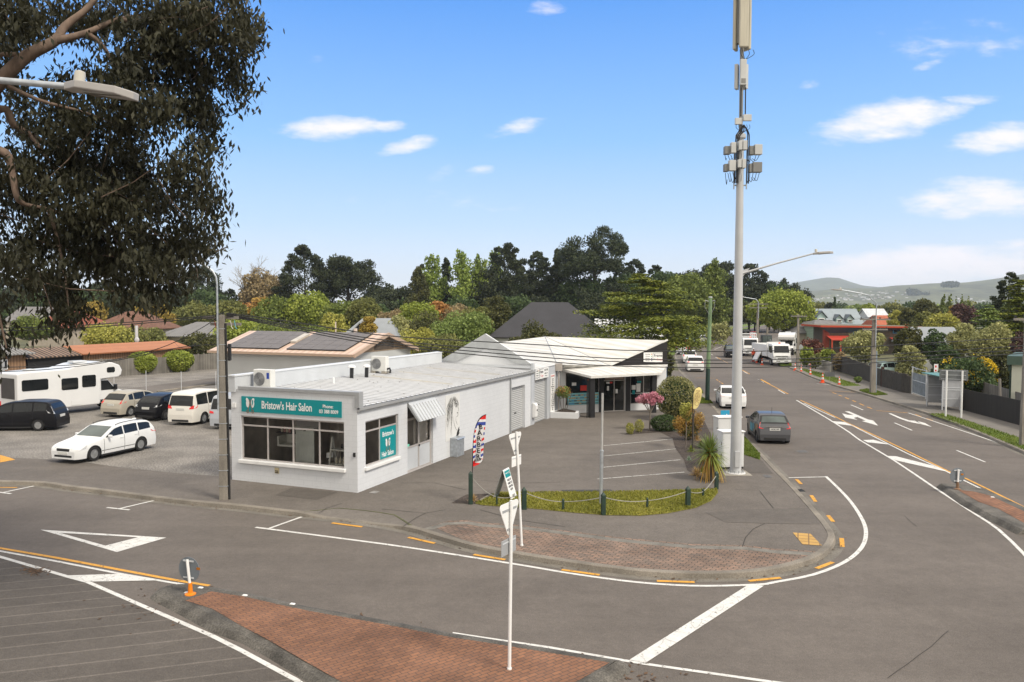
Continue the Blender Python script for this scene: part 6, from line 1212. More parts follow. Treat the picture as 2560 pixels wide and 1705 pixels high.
# left concrete lamp and power pole
lp = G(561, 1248, .12); t = thing('lamp_pole', 'concrete power pole with steel lamp tube and crossarms at the salon corner', 'power pole', (lp.x, lp.y, .1))
zt_ = ztop(lp.x, lp.y, 787)-.1; b = MB(); b.add([(s*.15, u*.125, 0) for s, u in ((-1, -1), (1, -1), (1, 1), (-1, 1))] + [(s*.085, u*.075, zt_) for s, u in ((-1, -1), (1, -1), (1, 1), (-1, 1))], [(4, 5, 6, 7), (0, 1, 5, 4), (1, 2, 6, 5), (2, 3, 7, 6), (3, 0, 4, 7)]); b.build('pole', CPOLE, t, bevel=.015)
zl1, zl2 = ztop(lp.x, lp.y, 700), ztop(lp.x, lp.y, 658); b = MB(); b.tube([(-.13, -.12, 3.2), (-.12, -.1, zt_), (-.12, -.1, zl1-.25), (-.15, -.1, zl1), (-.26, -.1, zl1+.2), (-.62, -.1, zl2-.1)], .035, 8); b.build('lamp_tube', GALV, t, smooth=60); led_head(t, rotM((-.60, -.1, zl2-.12), math.pi, R_(14)))
for z, x0, x1 in ((zt_-.10, -.75, .55), (zt_-.33, -.45, .62)): b = MB(); b.box(x0, x1, .09, .19, z-.05, z+.05); b.build('crossarm', TIMBER, t)
b = MB(); b.tube([(.19, -.02, 0), (.19, -.02, .6), (.13, -.02, zt_-.3)], .04, 8); b.build('cable_duct', PCAB, t); b = MB(); b.box(.20, .31, -.08, .06, 4.95, 5.55); b.build('fuse_box', BLACK, t, bevel=.03)
for i, z in enumerate(np.linspace(.5, zt_-.5, 11)): k = 1-.42*z/zt_; b = MB(); b.box(-.155*k, .155*k+.03, -.135*k, .135*k, z, z+.025); b.build('band', GALV, t)
for i, (x, c_) in enumerate(((-.30, (.45, .12, .08)), (.26, (.5, .48, .44)), (.40, (.1, .3, .35)), (-.2, (.1, .3, .35)))):
    b = MB(); b.tube([(x, .1, zt_-.2), (x+.05, .05, zt_-.42), (x+.12, .0, zt_-.5)], .014, 5); b.build('lead', mat('lead_%d' % i, c_, .5), t)
# mobile phone mast
mp_ = G(1838.9, 1183, .12); mx, my_ = mp_.x, mp_.y; t = thing('mobile_mast', 'tall pale grey steel mobile phone mast with antennas and a street lamp arm', 'mast', (mx, my_, .12))
def mz(py): return ztop(mx, my_, py)-.12
px = my_/F
b = MB(); b.tube([(0, 0, .05), (0, 0, mz(1000)), (0, 0, mz(345))], [.228, .205, .132], 24); b.build('pole', STEEL, t, smooth=40)
b = MB()
for py in (1088, 990, 905): z = mz(py); r_ = .228-(.095)*z/mz(345); b.lathe([(r_+.002, z), (r_+.004, z+.008), (r_+.002, z+.016)], 24)
b.box(-.10, .10, -.26, -.18, .30, .95, 0); b.build('access_panel', STEEL, t, bevel=.02)
b = MB(); b.lathe([(.40, 0), (.40, .04), (.385, .05)], 28); b.build('base_plate', mat('plate_white', (.58, .58, .57), .5), t)
for k in range(12): a = 2*math.pi*k/12+.13; b = MB(); b.tube([(.31*math.cos(a), .31*math.sin(a), .045), (.31*math.cos(a), .31*math.sin(a), .15)], .018, 6); b.build('bolt', GREYM, t)
b = MB(); b.box(-.55, .55, -.5, .5, -.02, .012); b.build('footing', CONC, t)
b = MB(); b.tube([(0, 0, mz(345)), (0, 0, mz(-80))], .078, 12); b.build('upper_pole', mat('upper_steel', (.23, .225, .21), .5, .1), t, smooth=40)
ANT = mat('antenna_cream', (.48, .45, .36), .5, .12, 2, stretch=(6, 6, .4)); RRU = mat('radio_grey', (.50, .51, .50), .5, .06); RRUD = mat('radio_fins', (.20, .20, .19), .6, .1)
def X(cx): return (cx-326)/3.135*px
z0_, z1_ = mz(124), mz(-90)
for k in range(3):
    a = R_(-92+120*k); M = Matrix.Rotation(a, 4, 'Z'); b = MB(); b.box(.20, .34, -.19, .19, z0_, z1_, 0, M); b.build('panel_antenna', ANT, t, bevel=.05, seg=3); b = MB(); b.box(.08, .19, -.12, .12, z0_+.25, z1_, 0, M); b.build('antenna_bracket', RRUD, t)
for k in range(3):
    a = R_(-88+120*k); M = Matrix.Rotation(a, 4, 'Z'); zz0, zz1 = mz(216 if k == 0 else 222), mz(152 if k == 0 else 160); b = MB(); b.box(.12, .26, -.13, .13, zz0, zz1, 0, M); o = b.build('small_antenna', RRU, t, bevel=.02); b = MB(); b.box(.261, .268, -.09, .09, zz0+.06, zz0+.25, 0, M); b.build('vent_panel', RRUD, o)
b = MB(); b.lathe([(.20, mz(346)), (.21, mz(344)), (.21, mz(337)), (.16, mz(335)), (.16, mz(334))], 20); b.build('flange', STEEL, t, smooth=30)
for x0, x1, y0, y1, dep, m_ in ((270, 328, 935, 985, -.14, RRU), (330, 392, 910, 960, -.2, RRU)): b = MB(); b.box(X(x0), X(x1), dep-.12, dep, mz(y1/3.135), mz(y0/3.135)); b.build('splitter_box', m_, t, bevel=.01)
for (x0, x1, y0, y1, dep, m_) in ((190, 236, 1156, 1218, -.1, RRUD), (234, 272, 1130, 1212, -.2, RRU), (288, 316, 1120, 1190, -.26, RRU), (320, 352, 1118, 1190, -.28, RRU), (388, 424, 1150, 1218, .0, RRUD), (424, 482, 1140, 1218, -.05, RRU), (190, 224, 1294, 1352, -.1, RRUD), (222, 272, 1268, 1350, -.2, RRU), (284, 312, 1266, 1328, -.26, RRU), (316, 344, 1262, 1332, -.28, RRU), (388, 414, 1288, 1356, .0, RRUD), (412, 482, 1278, 1356, -.05, RRUD)):
    b = MB(); b.box(X(x0), X(x1), dep-.22, dep+.05, mz(y1/3.135), mz(y0/3.135)); o = b.build('radio_unit', m_, t, bevel=.012)
b = MB()
for y in (1150, 1300, 1452): z = mz(y/3.135); b.tube([(X(276), .02, z), (X(378), .02, z)], .03, 6)
for x in (278, 376): b.tube([(X(x), -.02, mz(1120/3.135)), (X(x), -.02, mz(1484/3.135))], .028, 6)
b.build('bracket_frame', GALV, t)
rr = random.Random(4); 
def cable(pts, r=.016): b = MB(); b.tube(smooth_pl([Vector(p) for p in pts], 4), r, 5); b.build('cable', PCAB, t)
for (cx, cy, wd, dp_) in ((205, 1360, 18, 90), (225, 1360, 30, 70), (240, 1355, 40, 80), (262, 1352, 30, 60), (395, 1360, 20, 80), (420, 1360, 30, 70), (445, 1360, 34, 60), (468, 1360, 40, 60), (200, 1220, 15, 40), (225, 1222, 30, 40), (245, 1220, 40, 40), (400, 1222, 20, 55), (440, 1222, 35, 50), (465, 1222, 50, 40), (300, 1335, 8, 100), (330, 1335, 8, 90), (300, 1195, 12, 60), (330, 1195, 10, 50)):
    e = X(cx+wd) if cx < 330 else X(cx-wd); cable([(X(cx), -.12, mz(cy/3.135)), ((X(cx)+e)/2, -.14, mz((cy+dp_)/3.135)), (e, -.05, mz((cy+dp_*.55)/3.135))], .012)
for x0, x1, o in ((300, 282, -.1), (318, 290, -.15), (335, 300, -.18), (372, 378, -.05), (382, 392, -.02)): cable([(X(342), -.14, mz(985/3.135)), (X(x0), o-.05, mz(1040/3.135)), (X(x1), o, mz(1110/3.135)), (X(x1)-.01, o, mz(1440/3.135))], .024)
for x in (318, 322, 352, 356): cable([(X(x), -.08, mz(690/3.135)), (X(x), -.09, mz(800/3.135)), (X(x), -.1, mz(915/3.135))], .014)
for x in (300, 320, 365, 400): cable([(X(x), -.2, mz(402/3.135)), (X(x+6), -.22, mz(440/3.135)), (X(345), -.1, mz(475/3.135))], .012)
for x in (280, 300, 320, 340, 360, 380): cable([(X(x), -.2, mz(985/3.135)), (X(x)+.01, -.22, mz(1015/3.135)), (X(335), -.12, mz(1045/3.135))], .010)
al = MB(); A0, A1 = Vector((.12, -.03, mz(684))), P(2033, 634, my_-.3)-Vector((mx, my_, .12)); al.tube([A0, A0.lerp(A1, .5)+Vector((0, 0, .02)), A1], [.045, .035, .03], 8); al.extr([(.10, -.02, mz(697)), (.10, -.02, mz(676)), (.45, -.02, mz(670))], (0, -.02, 0)); al.build('lamp_arm', STEEL, t, smooth=50); led_head(t, rotM(A1, R_(-4), R_(6)) @ Matrix.Scale(1.0, 4))
# timber pole
g0 = G(1768, 1003, .12); t = thing('timber_pole', 'weathered timber pole painted pale green above and dark green below', 'power pole', (g0.x, g0.y, .1)); zt_ = ztop(g0.x, g0.y, 744)-.1; zm = ztop(g0.x, g0.y, 921)-.1
b = MB(); b.tube([(0, 0, 0), (.03, 0, zm)], [.165, .155], 12); b.build('painted_base', mat('green_black_timber', (.02, .045, .035), .8, .3, 6, stretch=(6, 6, .5)), t, smooth=40)
b = MB(); b.tube([(.03, 0, zm), (.09, 0, zt_*.6), (.14, 0, zt_)], [.150, .14, .125], 12); b.build('pole', mat('green_weathered_timber', (.17, .25, .135), .85, .4, 5, stretch=(7, 7, .35)), t, smooth=40); b = MB(); b.lathe([(.14, 0), (.14, .04), (.1, .07)], 12, 0, (.14, 0, zt_)); b.build('cap', LGREY, t)
for x in (-.25, .45): b = MB(); b.tube([(.1, 0, zt_-.3), (x, -.05, zt_-.2)], .03, 6); b.tube([(x, -.05, zt_-.2), (x-.05, -.1, zt_-.7), (.1, -.1, zt_-1.3)], .012, 5); b.build('insulator', GREYM, t)
def power_pole(label, base, top_py, D=None, lamp=None, arms=(), wide=.2, m=CPOLE, sleeve=None, name='power_pole'):
    g0 = G(*base, .12) if D is None else at(base[0], base[1], D); t = thing(name, label, 'power pole', (g0.x, g0.y, .1), 0, 'roadside power poles'); zt_ = ztop(g0.x, g0.y, top_py)-.1
    b = MB(); b.add([(s*wide, u*wide*.8, 0) for s, u in ((-1, -1), (1, -1), (1, 1), (-1, 1))] + [(s*wide*.55, u*wide*.5, zt_) for s, u in ((-1, -1), (1, -1), (1, 1), (-1, 1))], [(4, 5, 6, 7), (0, 1, 5, 4), (1, 2, 6, 5), (2, 3, 7, 6), (3, 0, 4, 7)]); b.build('pole', m, t, bevel=.01)
    for z, hw_ in arms: b = MB(); b.box(-hw_, hw_, -.22, -.12, zt_-z-.06, zt_-z+.06); a = b.build('crossarm', TIMBER, t); b = MB(); [b.lathe([(.04, 0), (.05, .06), (.03, .13)], 8, 0, (x, -.17, zt_-z+.06)) for x in np.linspace(-hw_+.08, hw_-.08, 4)]; b.build('insulators', BLACK, a)
    if lamp:
        pts = [Vector((.06, -.2, max(zt_-2.5, 1)))]; pts += [P(x, y, g0.y-.2)-Vector((g0.x, g0.y, .1)) for x, y in lamp]; pts.insert(1, Vector((.06, -.2, pts[1].z-.3)))
        b = MB(); b.tube(pts, .045 if D is None else .06, 7); b.build('lamp_tube', GALV, t, smooth=60); e, f = pts[-1], pts[-2]; an = math.atan2(0, e.x-f.x); led_head(t, rotM(e, an, .1) @ Matrix.Scale(1.1, 4))
    if sleeve: b = MB(); b.box(wide*.8, wide*1.25, -wide*.7, wide*.7, 0, sleeve); b.build('cable_sleeve', mat('sleeve_blue', (.22, .27, .33), .5, .1), t)
    return t
power_pole('concrete power pole with curved lamp arm standing in the right-hand verge', (2181.5, 983.4), 789, None, [(2178.5, 748), (2174, 739), (2150, 733), (2105, 725)], [(.3, 1.2), (1.1, 1.0)], .2, CPOLE, 3.4)
b = MB(); power_pole('pale power pole beside the far motorhome with a diamond sign behind', (1993.5, 921), 786, None, None, [(.2, .9)], .16)
power_pole('distant lamp pole just right of the mast with arm to the left', (1893, 872), 757, 128, [(1893, 752), (1890, 748), (1860, 743)], [(.2, 1.6), (.8, 1.4)], .22)
power_pole('farthest lamp pole among the trees with arm to the left', (1918, 850), 775, 165, [(1918, 764), (1914, 759), (1886, 757)], [(.3, 1.5)], .22)
power_pole('concrete pole at the right edge of the picture with timber crossarm', (2557, 1112), 793, 39.5, None, [(.1, .75)], .14, CPOLE, 2.4)
t = thing('diamond_sign', 'grey back of a diamond warning sign behind the pale power pole', 'sign', P(2001, 900, 92).xy.to_3d()); b = MB(); b.tube([(0, 0, 0), (0, 0, 2.6)], .04, 6); b.build('post', SIGNW, t); b = MB(); b.extr([(0, -.06, 1.5), (.6, -.06, 2.1), (0, -.06, 2.7), (-.6, -.06, 2.1)], (0, .02, 0)); b.build('plate', GREYM, t)
# plain post in the lawn
g0 = G(1502, 1261, .136); t = thing('steel_post', 'plain slender galvanised post standing in the lawn', 'post', (g0.x, g0.y, .13)); zt_ = ztop(g0.x, g0.y, 983)-.13; zm = ztop(g0.x, g0.y, 1130)-.13
b = MB(); b.tube([(0, 0, 0), (.02, 0, zm)], .060, 10); b.build('lower_tube', GALV, t, smooth=40); b = MB(); b.tube([(.02, 0, zm), (.03, 0, zt_)], .040, 10); b.build('upper_tube', mat('pale_galvanised', (.40, .40, .39), .5, .15), t, smooth=40); b = MB(); b.lathe([(.065, 0), (.065, .06), (.04, .08)], 10, 0, (.02, 0, zm)); b.build('collar', GALV, t)
# give-way signs seen from behind
def giveway(label, base, z0_, tri, plate, pm, lean):
    g0 = G(*base, z0_); t = thing('give_way_sign', label, 'road sign', (g0.x, g0.y, z0_), 0, 'give way signs'); D = g0.y
    q = [P(*tri[i], D) for i in range(3)]; zt_, zb = (q[0].z+q[1].z)/2-z0_, q[2].z-z0_; wd = (zt_-zb)*1.12; an = R_(60); ex = Vector((math.cos(an), math.sin(an), 0)); ey = Vector((0, 0, 1)); top = ztop(g0.x, g0.y, (tri[0][1]+tri[1][1])/2)-z0_+.04
    cx = lean*(zt_/top)
    b = MB(); b.tube([(0, 0, 0), (lean, 0, top)], .033, 10); b.lathe([(.045, 0), (.045, .03)], 10); b.build('post', SIGNW, t, smooth=40)
    nrm = Vector((-ex.y, ex.x, 0)); c0 = Vector((cx, 0, 0)) + nrm*.042; r_ = .07; pts = []
    for (u, z), (s0) in (((-wd/2, zt_), 0), ((wd/2, zt_), 1), ((0, zb), 2)):
        c_ = Vector((0, (zt_*2+zb)/3)); v = Vector((u, z)); d_ = (c_-v).normalized()*r_*1.8; m_ = v+d_; a_ = math.atan2(-d_.y, -d_.x)
        seq = [a_+k*R_(20) for k in (3, 2, 1, 0, -1, -2, -3)] if s0 == 9 else [a_+k*R_(20) for k in (-3, -2, -1, 0, 1, 2, 3)]
        pts.append([(m_.x+r_*math.cos(w), m_.y+r_*math.sin(w)) for w in seq])
    flat = pts[0][::-1] + pts[1][::-1] + pts[2][::-1]
    b = MB(); b.extr([c0+ex*u+ey*z for u, z in flat], nrm*.012); b.build('plate', SIGNW, t)
    for z, hw_ in ((zt_-.13, wd*.34), (zt_-.50, .09)): b = MB(); b.extr([c0-nrm*.012+ex*u+ey*(z+dz) for u, dz in ((-hw_, -.02), (hw_, -.02), (hw_, .02), (-hw_, .02))], nrm*.011); b.build('bracket', GREYM, t)
    pz = ztop(g0.x, g0.y, plate)-z0_; b = MB(); cz = Vector((lean*pz/top, 0, 0)) + nrm*.042; b.extr([cz+ex*u+ey*(pz+dz) for u, dz in ((-.27, -.15), (.27, -.15), (.27, .15), (-.27, .15))], nrm*.012); o = b.build('street_name_plate', pm, t, bevel=.01); b = MB()
    for dz in (.09,): b.extr([cz-nrm*.01+ex*u+ey*(pz+dz+e) for u, e in ((-.24, -.012), (.24, -.012), (.24, .012), (-.24, .012))], nrm*.009)
    b.build('bracket', LGREY, o)
    return t
giveway('white back of give way sign on the brick island nearest the viewer', (1273.5, 1673), .156, [(1243, 1268.5), (1294, 1244.6), (1268, 1346)], 1366, GREYM, .03)
giveway('white back of give way sign on the corner pavers, farther one, leaning left', (1304.5, 1364), .13, [(1277, 1088.7), (1302.5, 1077), (1292, 1142)], 1152, SIGNW, -.16)
def keepleft(label, base, z0_, cy, yaw, lean, foot):
    g0 = G(*base, z0_); t = thing('keep_left_sign', label, 'road sign', (g0.x, g0.y, z0_), yaw, 'keep left signs'); cz = ztop(g0.x, g0.y, cy)-z0_; top = cz+.25
    b = MB(); b.tube([(0, 0, .15), (lean, 0, top)], .035, 10); b.build('post', SIGNW, t, smooth=40)
    b = MB(); b.lathe([(.13, 0), (.13, .02), (.06, .05), (.045, .25), (.045, .28)], 14); b.build('foot', foot, t, smooth=40)
    b = MB(); n = 30; b.extr([(lean*.9+.30*math.cos(2*math.pi*k/n), .045, cz+.30*math.sin(2*math.pi*k/n)) for k in range(n)], (0, .012, 0)); o = b.build('disc', mat('sign_back_grey', (.15, .17, .19), .5, .06), t)
    for dz in (.19, -.21): b = MB(); b.box(lean-.15, lean+.15, .028, .044, cz+dz, cz+dz+.035); b.build('bracket', LGREY, t); b = MB(); b.box(.15, .25, .040, .0445, cz+.02, cz+.08); b.build('sticker', mat('orange_sticker', (.7, .25, .02), .5), o)
keepleft('grey back of round keep-left sign with orange foot on the brick island', (476, 1486), .15, 1426, R_(-19), -.08, mat('orange_foot', (.75, .22, .01), .5))
keepleft('grey back of round keep-left sign on the small right-hand island', (2393.8, 1223), .15, 1190, R_(6), .02, mat('rusty_foot', (.2, .12, .07), .6))
# barber flag
g0 = G(1179.5, 1257, .137); u_ = .00476; t = thing('barber_flag', 'tall feather flag reading BARBER SHOP with red and blue stripes on black pole', 'flag', (g0.x, g0.y, .13), R_(4))
def fl(x, y, o=0.0): return Vector(((x-519)*u_, o, (1385-y)*u_))
b = MB(); b.tube(smooth_pl([fl(519, 1385), fl(521, 1200), fl(525, 1100), fl(530, 930), (fl(545, 830)), fl(572, 770), fl(600, 743), fl(624, 735)], 3), [.022]*1 + [.016]*21 if False else .016, 7); b.build('pole', BLACK, t, smooth=60)
LE = [(1115, 527), (1050, 528), (980, 530), (900, 533), (850, 541), (810, 551), (775, 570), (755, 587), (742, 604), (736, 622)]; RE = [(1115, 532), (1100, 570), (1080, 590), (1060, 600), (970, 605), (880, 612), (800, 620), (736, 623)]
lx = lambda y: float(np.interp(-y, [-p[0] for p in LE], [p[1] for p in LE])); rx = lambda y: float(np.interp(-y, [-p[0] for p in RE], [p[1] for p in RE]))
FLW = mat('flag_white', (.72, .72, .73), .7, .03); FLR = mat('flag_red', (.68, .02, .02), .7, .04); FLB = mat('flag_blue', (.04, .07, .34), .7, .04)
b = MB(); ys_ = list(np.linspace(1114, 737, 60))
for i in range(59):
    y0, y1 = ys_[i], ys_[i+1]
    for j in range(8):
        def q(y, f): x = lx(y)+(rx(y)-lx(y))*f; return fl(x, y, .03*math.sin(f*5+y*.012))
        f0, f1 = j/8, (j+1)/8; ym = (y0+y1)/2; ph = ((ym - (8 if j >= 4 else -8)*1 + (j-4)*5) % 76)/76
        mi = 0
        if ym > 1088 or ym < 768: mi = 1
        elif j in (0, 7) or (j in (1, 6) and ym > 900): mi = 1 if ph < .26 else 2 if .5 < ph < .76 else 0
        if 768 < ym < 790: mi = 0
        if 790 <= ym < 812: mi = 2
        if 1060 < ym <= 1088 and 1 < j: mi = 0
        b.poly([q(y0, f0), q(y0, f1), q(y1, f1), q(y1, f0)], mi)
fm_ = b.build('cloth', [FLW, FLR, FLB], t)
for k, ch in enumerate('BARBER'): y = 822+44*k; x = (lx(y)+rx(y))/2; text(ch, .235, BLACK, fm_, frame_m(fl(x, y+2, -.035), (1, 0, 0), (-.12, 0, 1)), bold=.006)
text('SHOP', .105, BLACK, fm_, frame_m(fl(563, 1067, -.035), (1, 0, .22), (-.2, 0, 1)), bold=.003)
# yellow and blue feather flags
def feather(label, top, bot, D, wd, m_, mirror=1, lettering=None):
    a, c_ = P(*top, D), P(*bot, D); h = a.z-c_.z; t = thing('feather_flag', label, 'flag', (c_.x, c_.y, .1)); b = MB(); z0_ = c_.z-.1
    b.tube(smooth_pl([Vector((0, 0, 0)), Vector((0, 0, z0_+h*.5)), Vector((mirror*wd*.12, 0, z0_+h*.8)), Vector((mirror*wd*.5, 0, z0_+h*.98)), Vector((mirror*wd*.75, 0, z0_+h))], 4), .018, 6); b.build('pole', BLACK, t)
    b = MB(); L_ = [(.02, 0), (.0, .4), (.06, .7), (.2, .88), (.45, .985), (.7, 1.0)]; R2 = [(.35, 0), (.65, .12), (.9, .4), (1, .7), (.95, .9), (.72, 1.0)]
    n = 14
    for i in range(n):
        zz = [j/n for j in (i, i+1)]; q = [Vector((mirror*wd*np.interp(z, [p[1] for p in S_], [p[0] for p in S_]), .03*math.sin(z*6), z0_+h*z)) for z in zz for S_ in (L_, R2)]; b.poly([q[0], q[1], q[3], q[2]])
    o = b.build('cloth', m_, t); return t, o, z0_, h
t, o, z0_, h = feather('pale yellow feather flag among the garden shrubs', (1743, 967), (1732, 1022), 37.4, .42, mat('flag_yellow', (.78, .66, .28), .7, .05))
text('OPEN', .3, mat('faint_letter', (.50, .36, .18), .7), o, frame_m((.21, -.06, z0_+h*.5), (.1, 0, 1), (-1, 0, .1)))
t, o, z0_, h = feather('pale blue patterned feather flag at the right corner of the framing shop', (1650, 881), (1668, 942), 54.3, .62, mat('flag_pale_blue', (.28, .42, .58), .7, .35, 5), -1)
o.parent.rotation_euler = (0, 0, 0)
# sandwich board
g0 = G(1281, 1247, .137); t = thing('sandwich_board', 'white folding sandwich board with teal header and black lettering on the lawn', 'sign', (g0.x-.25, g0.y+.15, .135), R_(-20))
b = MB(); M1 = frame_m((.34, 0, 0), (0, 1, 0), (-.30, 0, 1)); b.box(-.30, .30, 0, 1.10, -.025, 0, 0, M1); bd = b.build('front_board', SIGNW, t, bevel=.012)
b = MB(); b.box(-.25, .25, .80, 1.04, .001, .006, 0, M1); b.build('header', TEAL, bd)
for k, s_ in enumerate(('WALK IN', 'HAIRCUTS', 'AVAILABLE', 'NOW', '', '7 DAYS')): text(s_, .115, INK, bd, M1 @ Matrix.Translation((0, .70-.115*k, .004)), sx=.8) if s_ else None
text("Bristow's", .07, SIGNW, bd, M1 @ Matrix.Translation((-.07, .95, .008))); logo(bd, M1 @ Matrix.Translation((.15, .94, .008)), .10)
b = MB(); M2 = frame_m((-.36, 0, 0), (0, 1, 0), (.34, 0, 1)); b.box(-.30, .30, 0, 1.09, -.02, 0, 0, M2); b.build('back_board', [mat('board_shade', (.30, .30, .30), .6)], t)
# bollards and chains
def bollard(base, h, wd, label, z0_=.137):
    g0 = G(*base, z0_); b = MB(); w2 = wd/2; b.box(-w2, w2, -w2, w2, 0, h); b.add([(-w2, -w2, h), (w2, -w2, h), (w2, w2, h), (-w2, w2, h), (0, 0, h+wd*.8)], [(0, 1, 4), (1, 2, 4), (2, 3, 4), (3, 0, 4)])
    o = b.build('bollard', GREENP); o.location = (g0.x, g0.y, z0_-.01); o.rotation_euler = (0, 0, .25); tag(o, label, 'bollard', 'green timber bollards round the lawn'); return Vector((g0.x, g0.y, z0_+h-.08))
B1 = bollard(cH(513, 1392), 1.06, .13, 'tall dark green bollard beside the barber flag'); B2 = bollard(cH(901, 1430), .66, .14, 'dark green pointed bollard directly behind the farther give way sign'); B3 = bollard(cH(1476, 1470), .66, .13, 'dark green pointed bollard in front of the plain steel post')
B4 = bollard(cH(2090, 1408), .60, .14, 'dark green bollard near the right end of the lawn'); B5 = bollard(cH(2297, 1283), .60, .12, 'dark green bollard beside the cabbage tree')
b1 = bollard(cH(703, 1402), .36, .05, 'short thin green stake below the sandwich board'); b2 = bollard(cH(1184, 1437), .36, .07, 'short green stake in the front lawn edge left of the steel post'); b3 = bollard(cH(1795, 1425), .34, .06, 'short green stake in the lawn right of the steel post'); b4 = bollard(cH(2200, 1340), .26, .06, 'short green stake at the right tip of the lawn')
for a_, c_, s_, l in ((B1, b1, .12, 'chain from the tall flag bollard to the stake by the sandwich board'), (b1, B2, .1, 'chain passing behind the farther give way sign'), (B2, b2, .08, 'chain left of the short stake in the middle of the lawn'), (b2, B3, .04, 'chain running up to the bollard before the steel post'), (B3, b3, .08, 'chain right of the bollard before the steel post'), (b3, B4, .05, 'chain between the right-hand stake and the right lawn bollard'), (B4, b4, .06, 'chain from the right lawn bollard down to the tip stake'), (b4, B5, .05, 'chain rising to the bollard beside the cabbage tree')):
    b = MB(); n = 16; b.tube([a_.lerp(c_, i/n)-Vector((0, 0, 4*s_*(i/n)*(1-i/n))) for i in range(n+1)], .014, 5); tag(b.build('chain', mat('chain_grey', (.30, .29, .26), .6)), l, 'chain', 'chains between the bollards')
# cabinets, poster
CABW = mat('cabinet_white', (.66, .67, .67), .5, .05, 1)
for base, w_, d_, h, rz, l in (((1822, 1172), .95, .55, 1.56, R_(8), 'white roadside equipment cabinet nearer to the mast foot'), ((1812, 1128), 1.15, .6, 1.60, R_(8), 'taller white equipment cabinet behind the nearer one')):
    g0 = G(*base, .13); t = thing('equipment_cabinet', l, 'cabinet', (g0.x, g0.y, .12), rz, 'white equipment cabinets'); b = MB(); b.box(-w_*.3, w_*.7, 0, d_, .08, h); b.build('body', CABW, t, bevel=.015); b = MB(); b.box(-w_*.3-.04, w_*.7+.04, -.05, d_+.04, h+.001, h+.05); b.build('lid', SIGNW, t, bevel=.015)
    b = MB(); b.box(-w_*.3+.05, w_*.2-.01, -.012, -.001, .15, h-.08); b.build('door', CABW, t); b = MB(); b.box(w_*.2+.01, w_*.7-.05, -.012, -.001, .15, h-.08); b.build('door', CABW, t)
    for z in (.5, 1.0): b = MB(); b.box(-w_*.3-.012, -w_*.3-.001, .1, .13, z, z+.14); b.build('vent', DARK, t)
    b = MB(); b.box(-w_*.3+.02, w_*.7-.02, .02, d_-.02, 0, .08); b.build('plinth', BLACK, t)
g0 = at(1816, 800, 44); t = thing('poster_stand', 'bright blue and yellow poster stand on the footpath behind the white cabinets', 'sign', (g0.x, g0.y, .12), R_(10)); b = MB(); b.box(-.25, .25, -.02, .02, .2, 1.12); o = b.build('poster', mat('poster_blue', (.03, .33, .55), .5), t); b = MB(); b.extr([(-.1, -.022, .45), (.2, -.022, .45), (.22, -.022, .75), (.08, -.022, .95), (.0, -.022, .7)], (0, -.002, 0)); b.build('figure_shape', SIGNW, o); b = MB(); b.box(-.05, .45, -.05, -.03, .2, .62); b.build('yellow_panel', mat('poster_yellow', (.6, .4, .03), .5), t); b = MB(); b.box(-.24, -.20, -.02, .2, 0, .2); b.box(.20, .24, -.02, .2, 0, .2); b.build('feet', GREYM, t)
# traffic cones
b = MB(); b.box(-.19, .19, -.19, .19, 0, .04, 0); b.lathe([(.14, .04), (.105, .28), (.105, .281), (.078, .46), (.078, .461), (.062, .57), (.062, .571), (.045, .70), (.03, .82)], 14, 0)
def cone_m(b):
    for i, f in enumerate(b.f):
        z = sum(b.v[j][2] for j in f)/len(f)
        if len(f) == 4 and (.29 < z < .45 or .575 < z < .69): b.m[i] = 1
cone_m(b); cone = b.build('traffic_cone', [ORANGE, mat('cone_white', (.75, .75, .74), .5)], smooth=30)
cones = [((450, 450), 'leftmost orange cone in the row by the tipper truck'), ((488, 470), 'second orange cone from the left by the tipper truck'), ((545, 488), 'orange cone nearest the tipper truck front wheel'), ((843, 465), 'orange cone on the footpath left of the pale power pole'), ((967, 460), 'orange cone on the footpath just right of the pale power pole'), ((1080, 493), 'orange cone on the driveway before the low concrete wall'), ((905, 550), 'orange cone on the kerb, farthest of the kerb row'), ((970, 572), 'second orange cone along the kerb row'), ((1070, 606), 'third orange cone along the kerb row'), ((1203, 682), 'orange cone beside the small roadwork notice'), ((1385, 718), 'nearest orange cone at the end of the kerb row')]
for i, (px_, l) in enumerate(cones):
    o = cone if i == 0 else cone.copy()
    if i: COL.objects.link(o)
    g0 = G(*cE(*px_), 0.0 if i not in (3, 4, 5) else .13); k = 1.0 if i != 9 else 1.12; o.location = g0; o.scale = (k, k, k); o.rotation_euler = (0, 0, i*.7); tag(o, l, 'traffic cone', 'orange traffic cones')
g0 = G(*cE(1280, 680), .13); t = thing('notice_stand', 'dark roadwork notice on a thin stake at the kerb', 'sign', (g0.x, g0.y, .12)); b = MB(); b.tube([(0, 0, 0), (.06, 0, 1.5)], .02, 5); b.build('stake', mat('stake', (.35, .33, .22), .7), t); b = MB(); b.box(-.45, .45, -.03, -.01, .55, .95); b.build('plate', mat('notice_dark', (.10, .105, .11), .6), t)
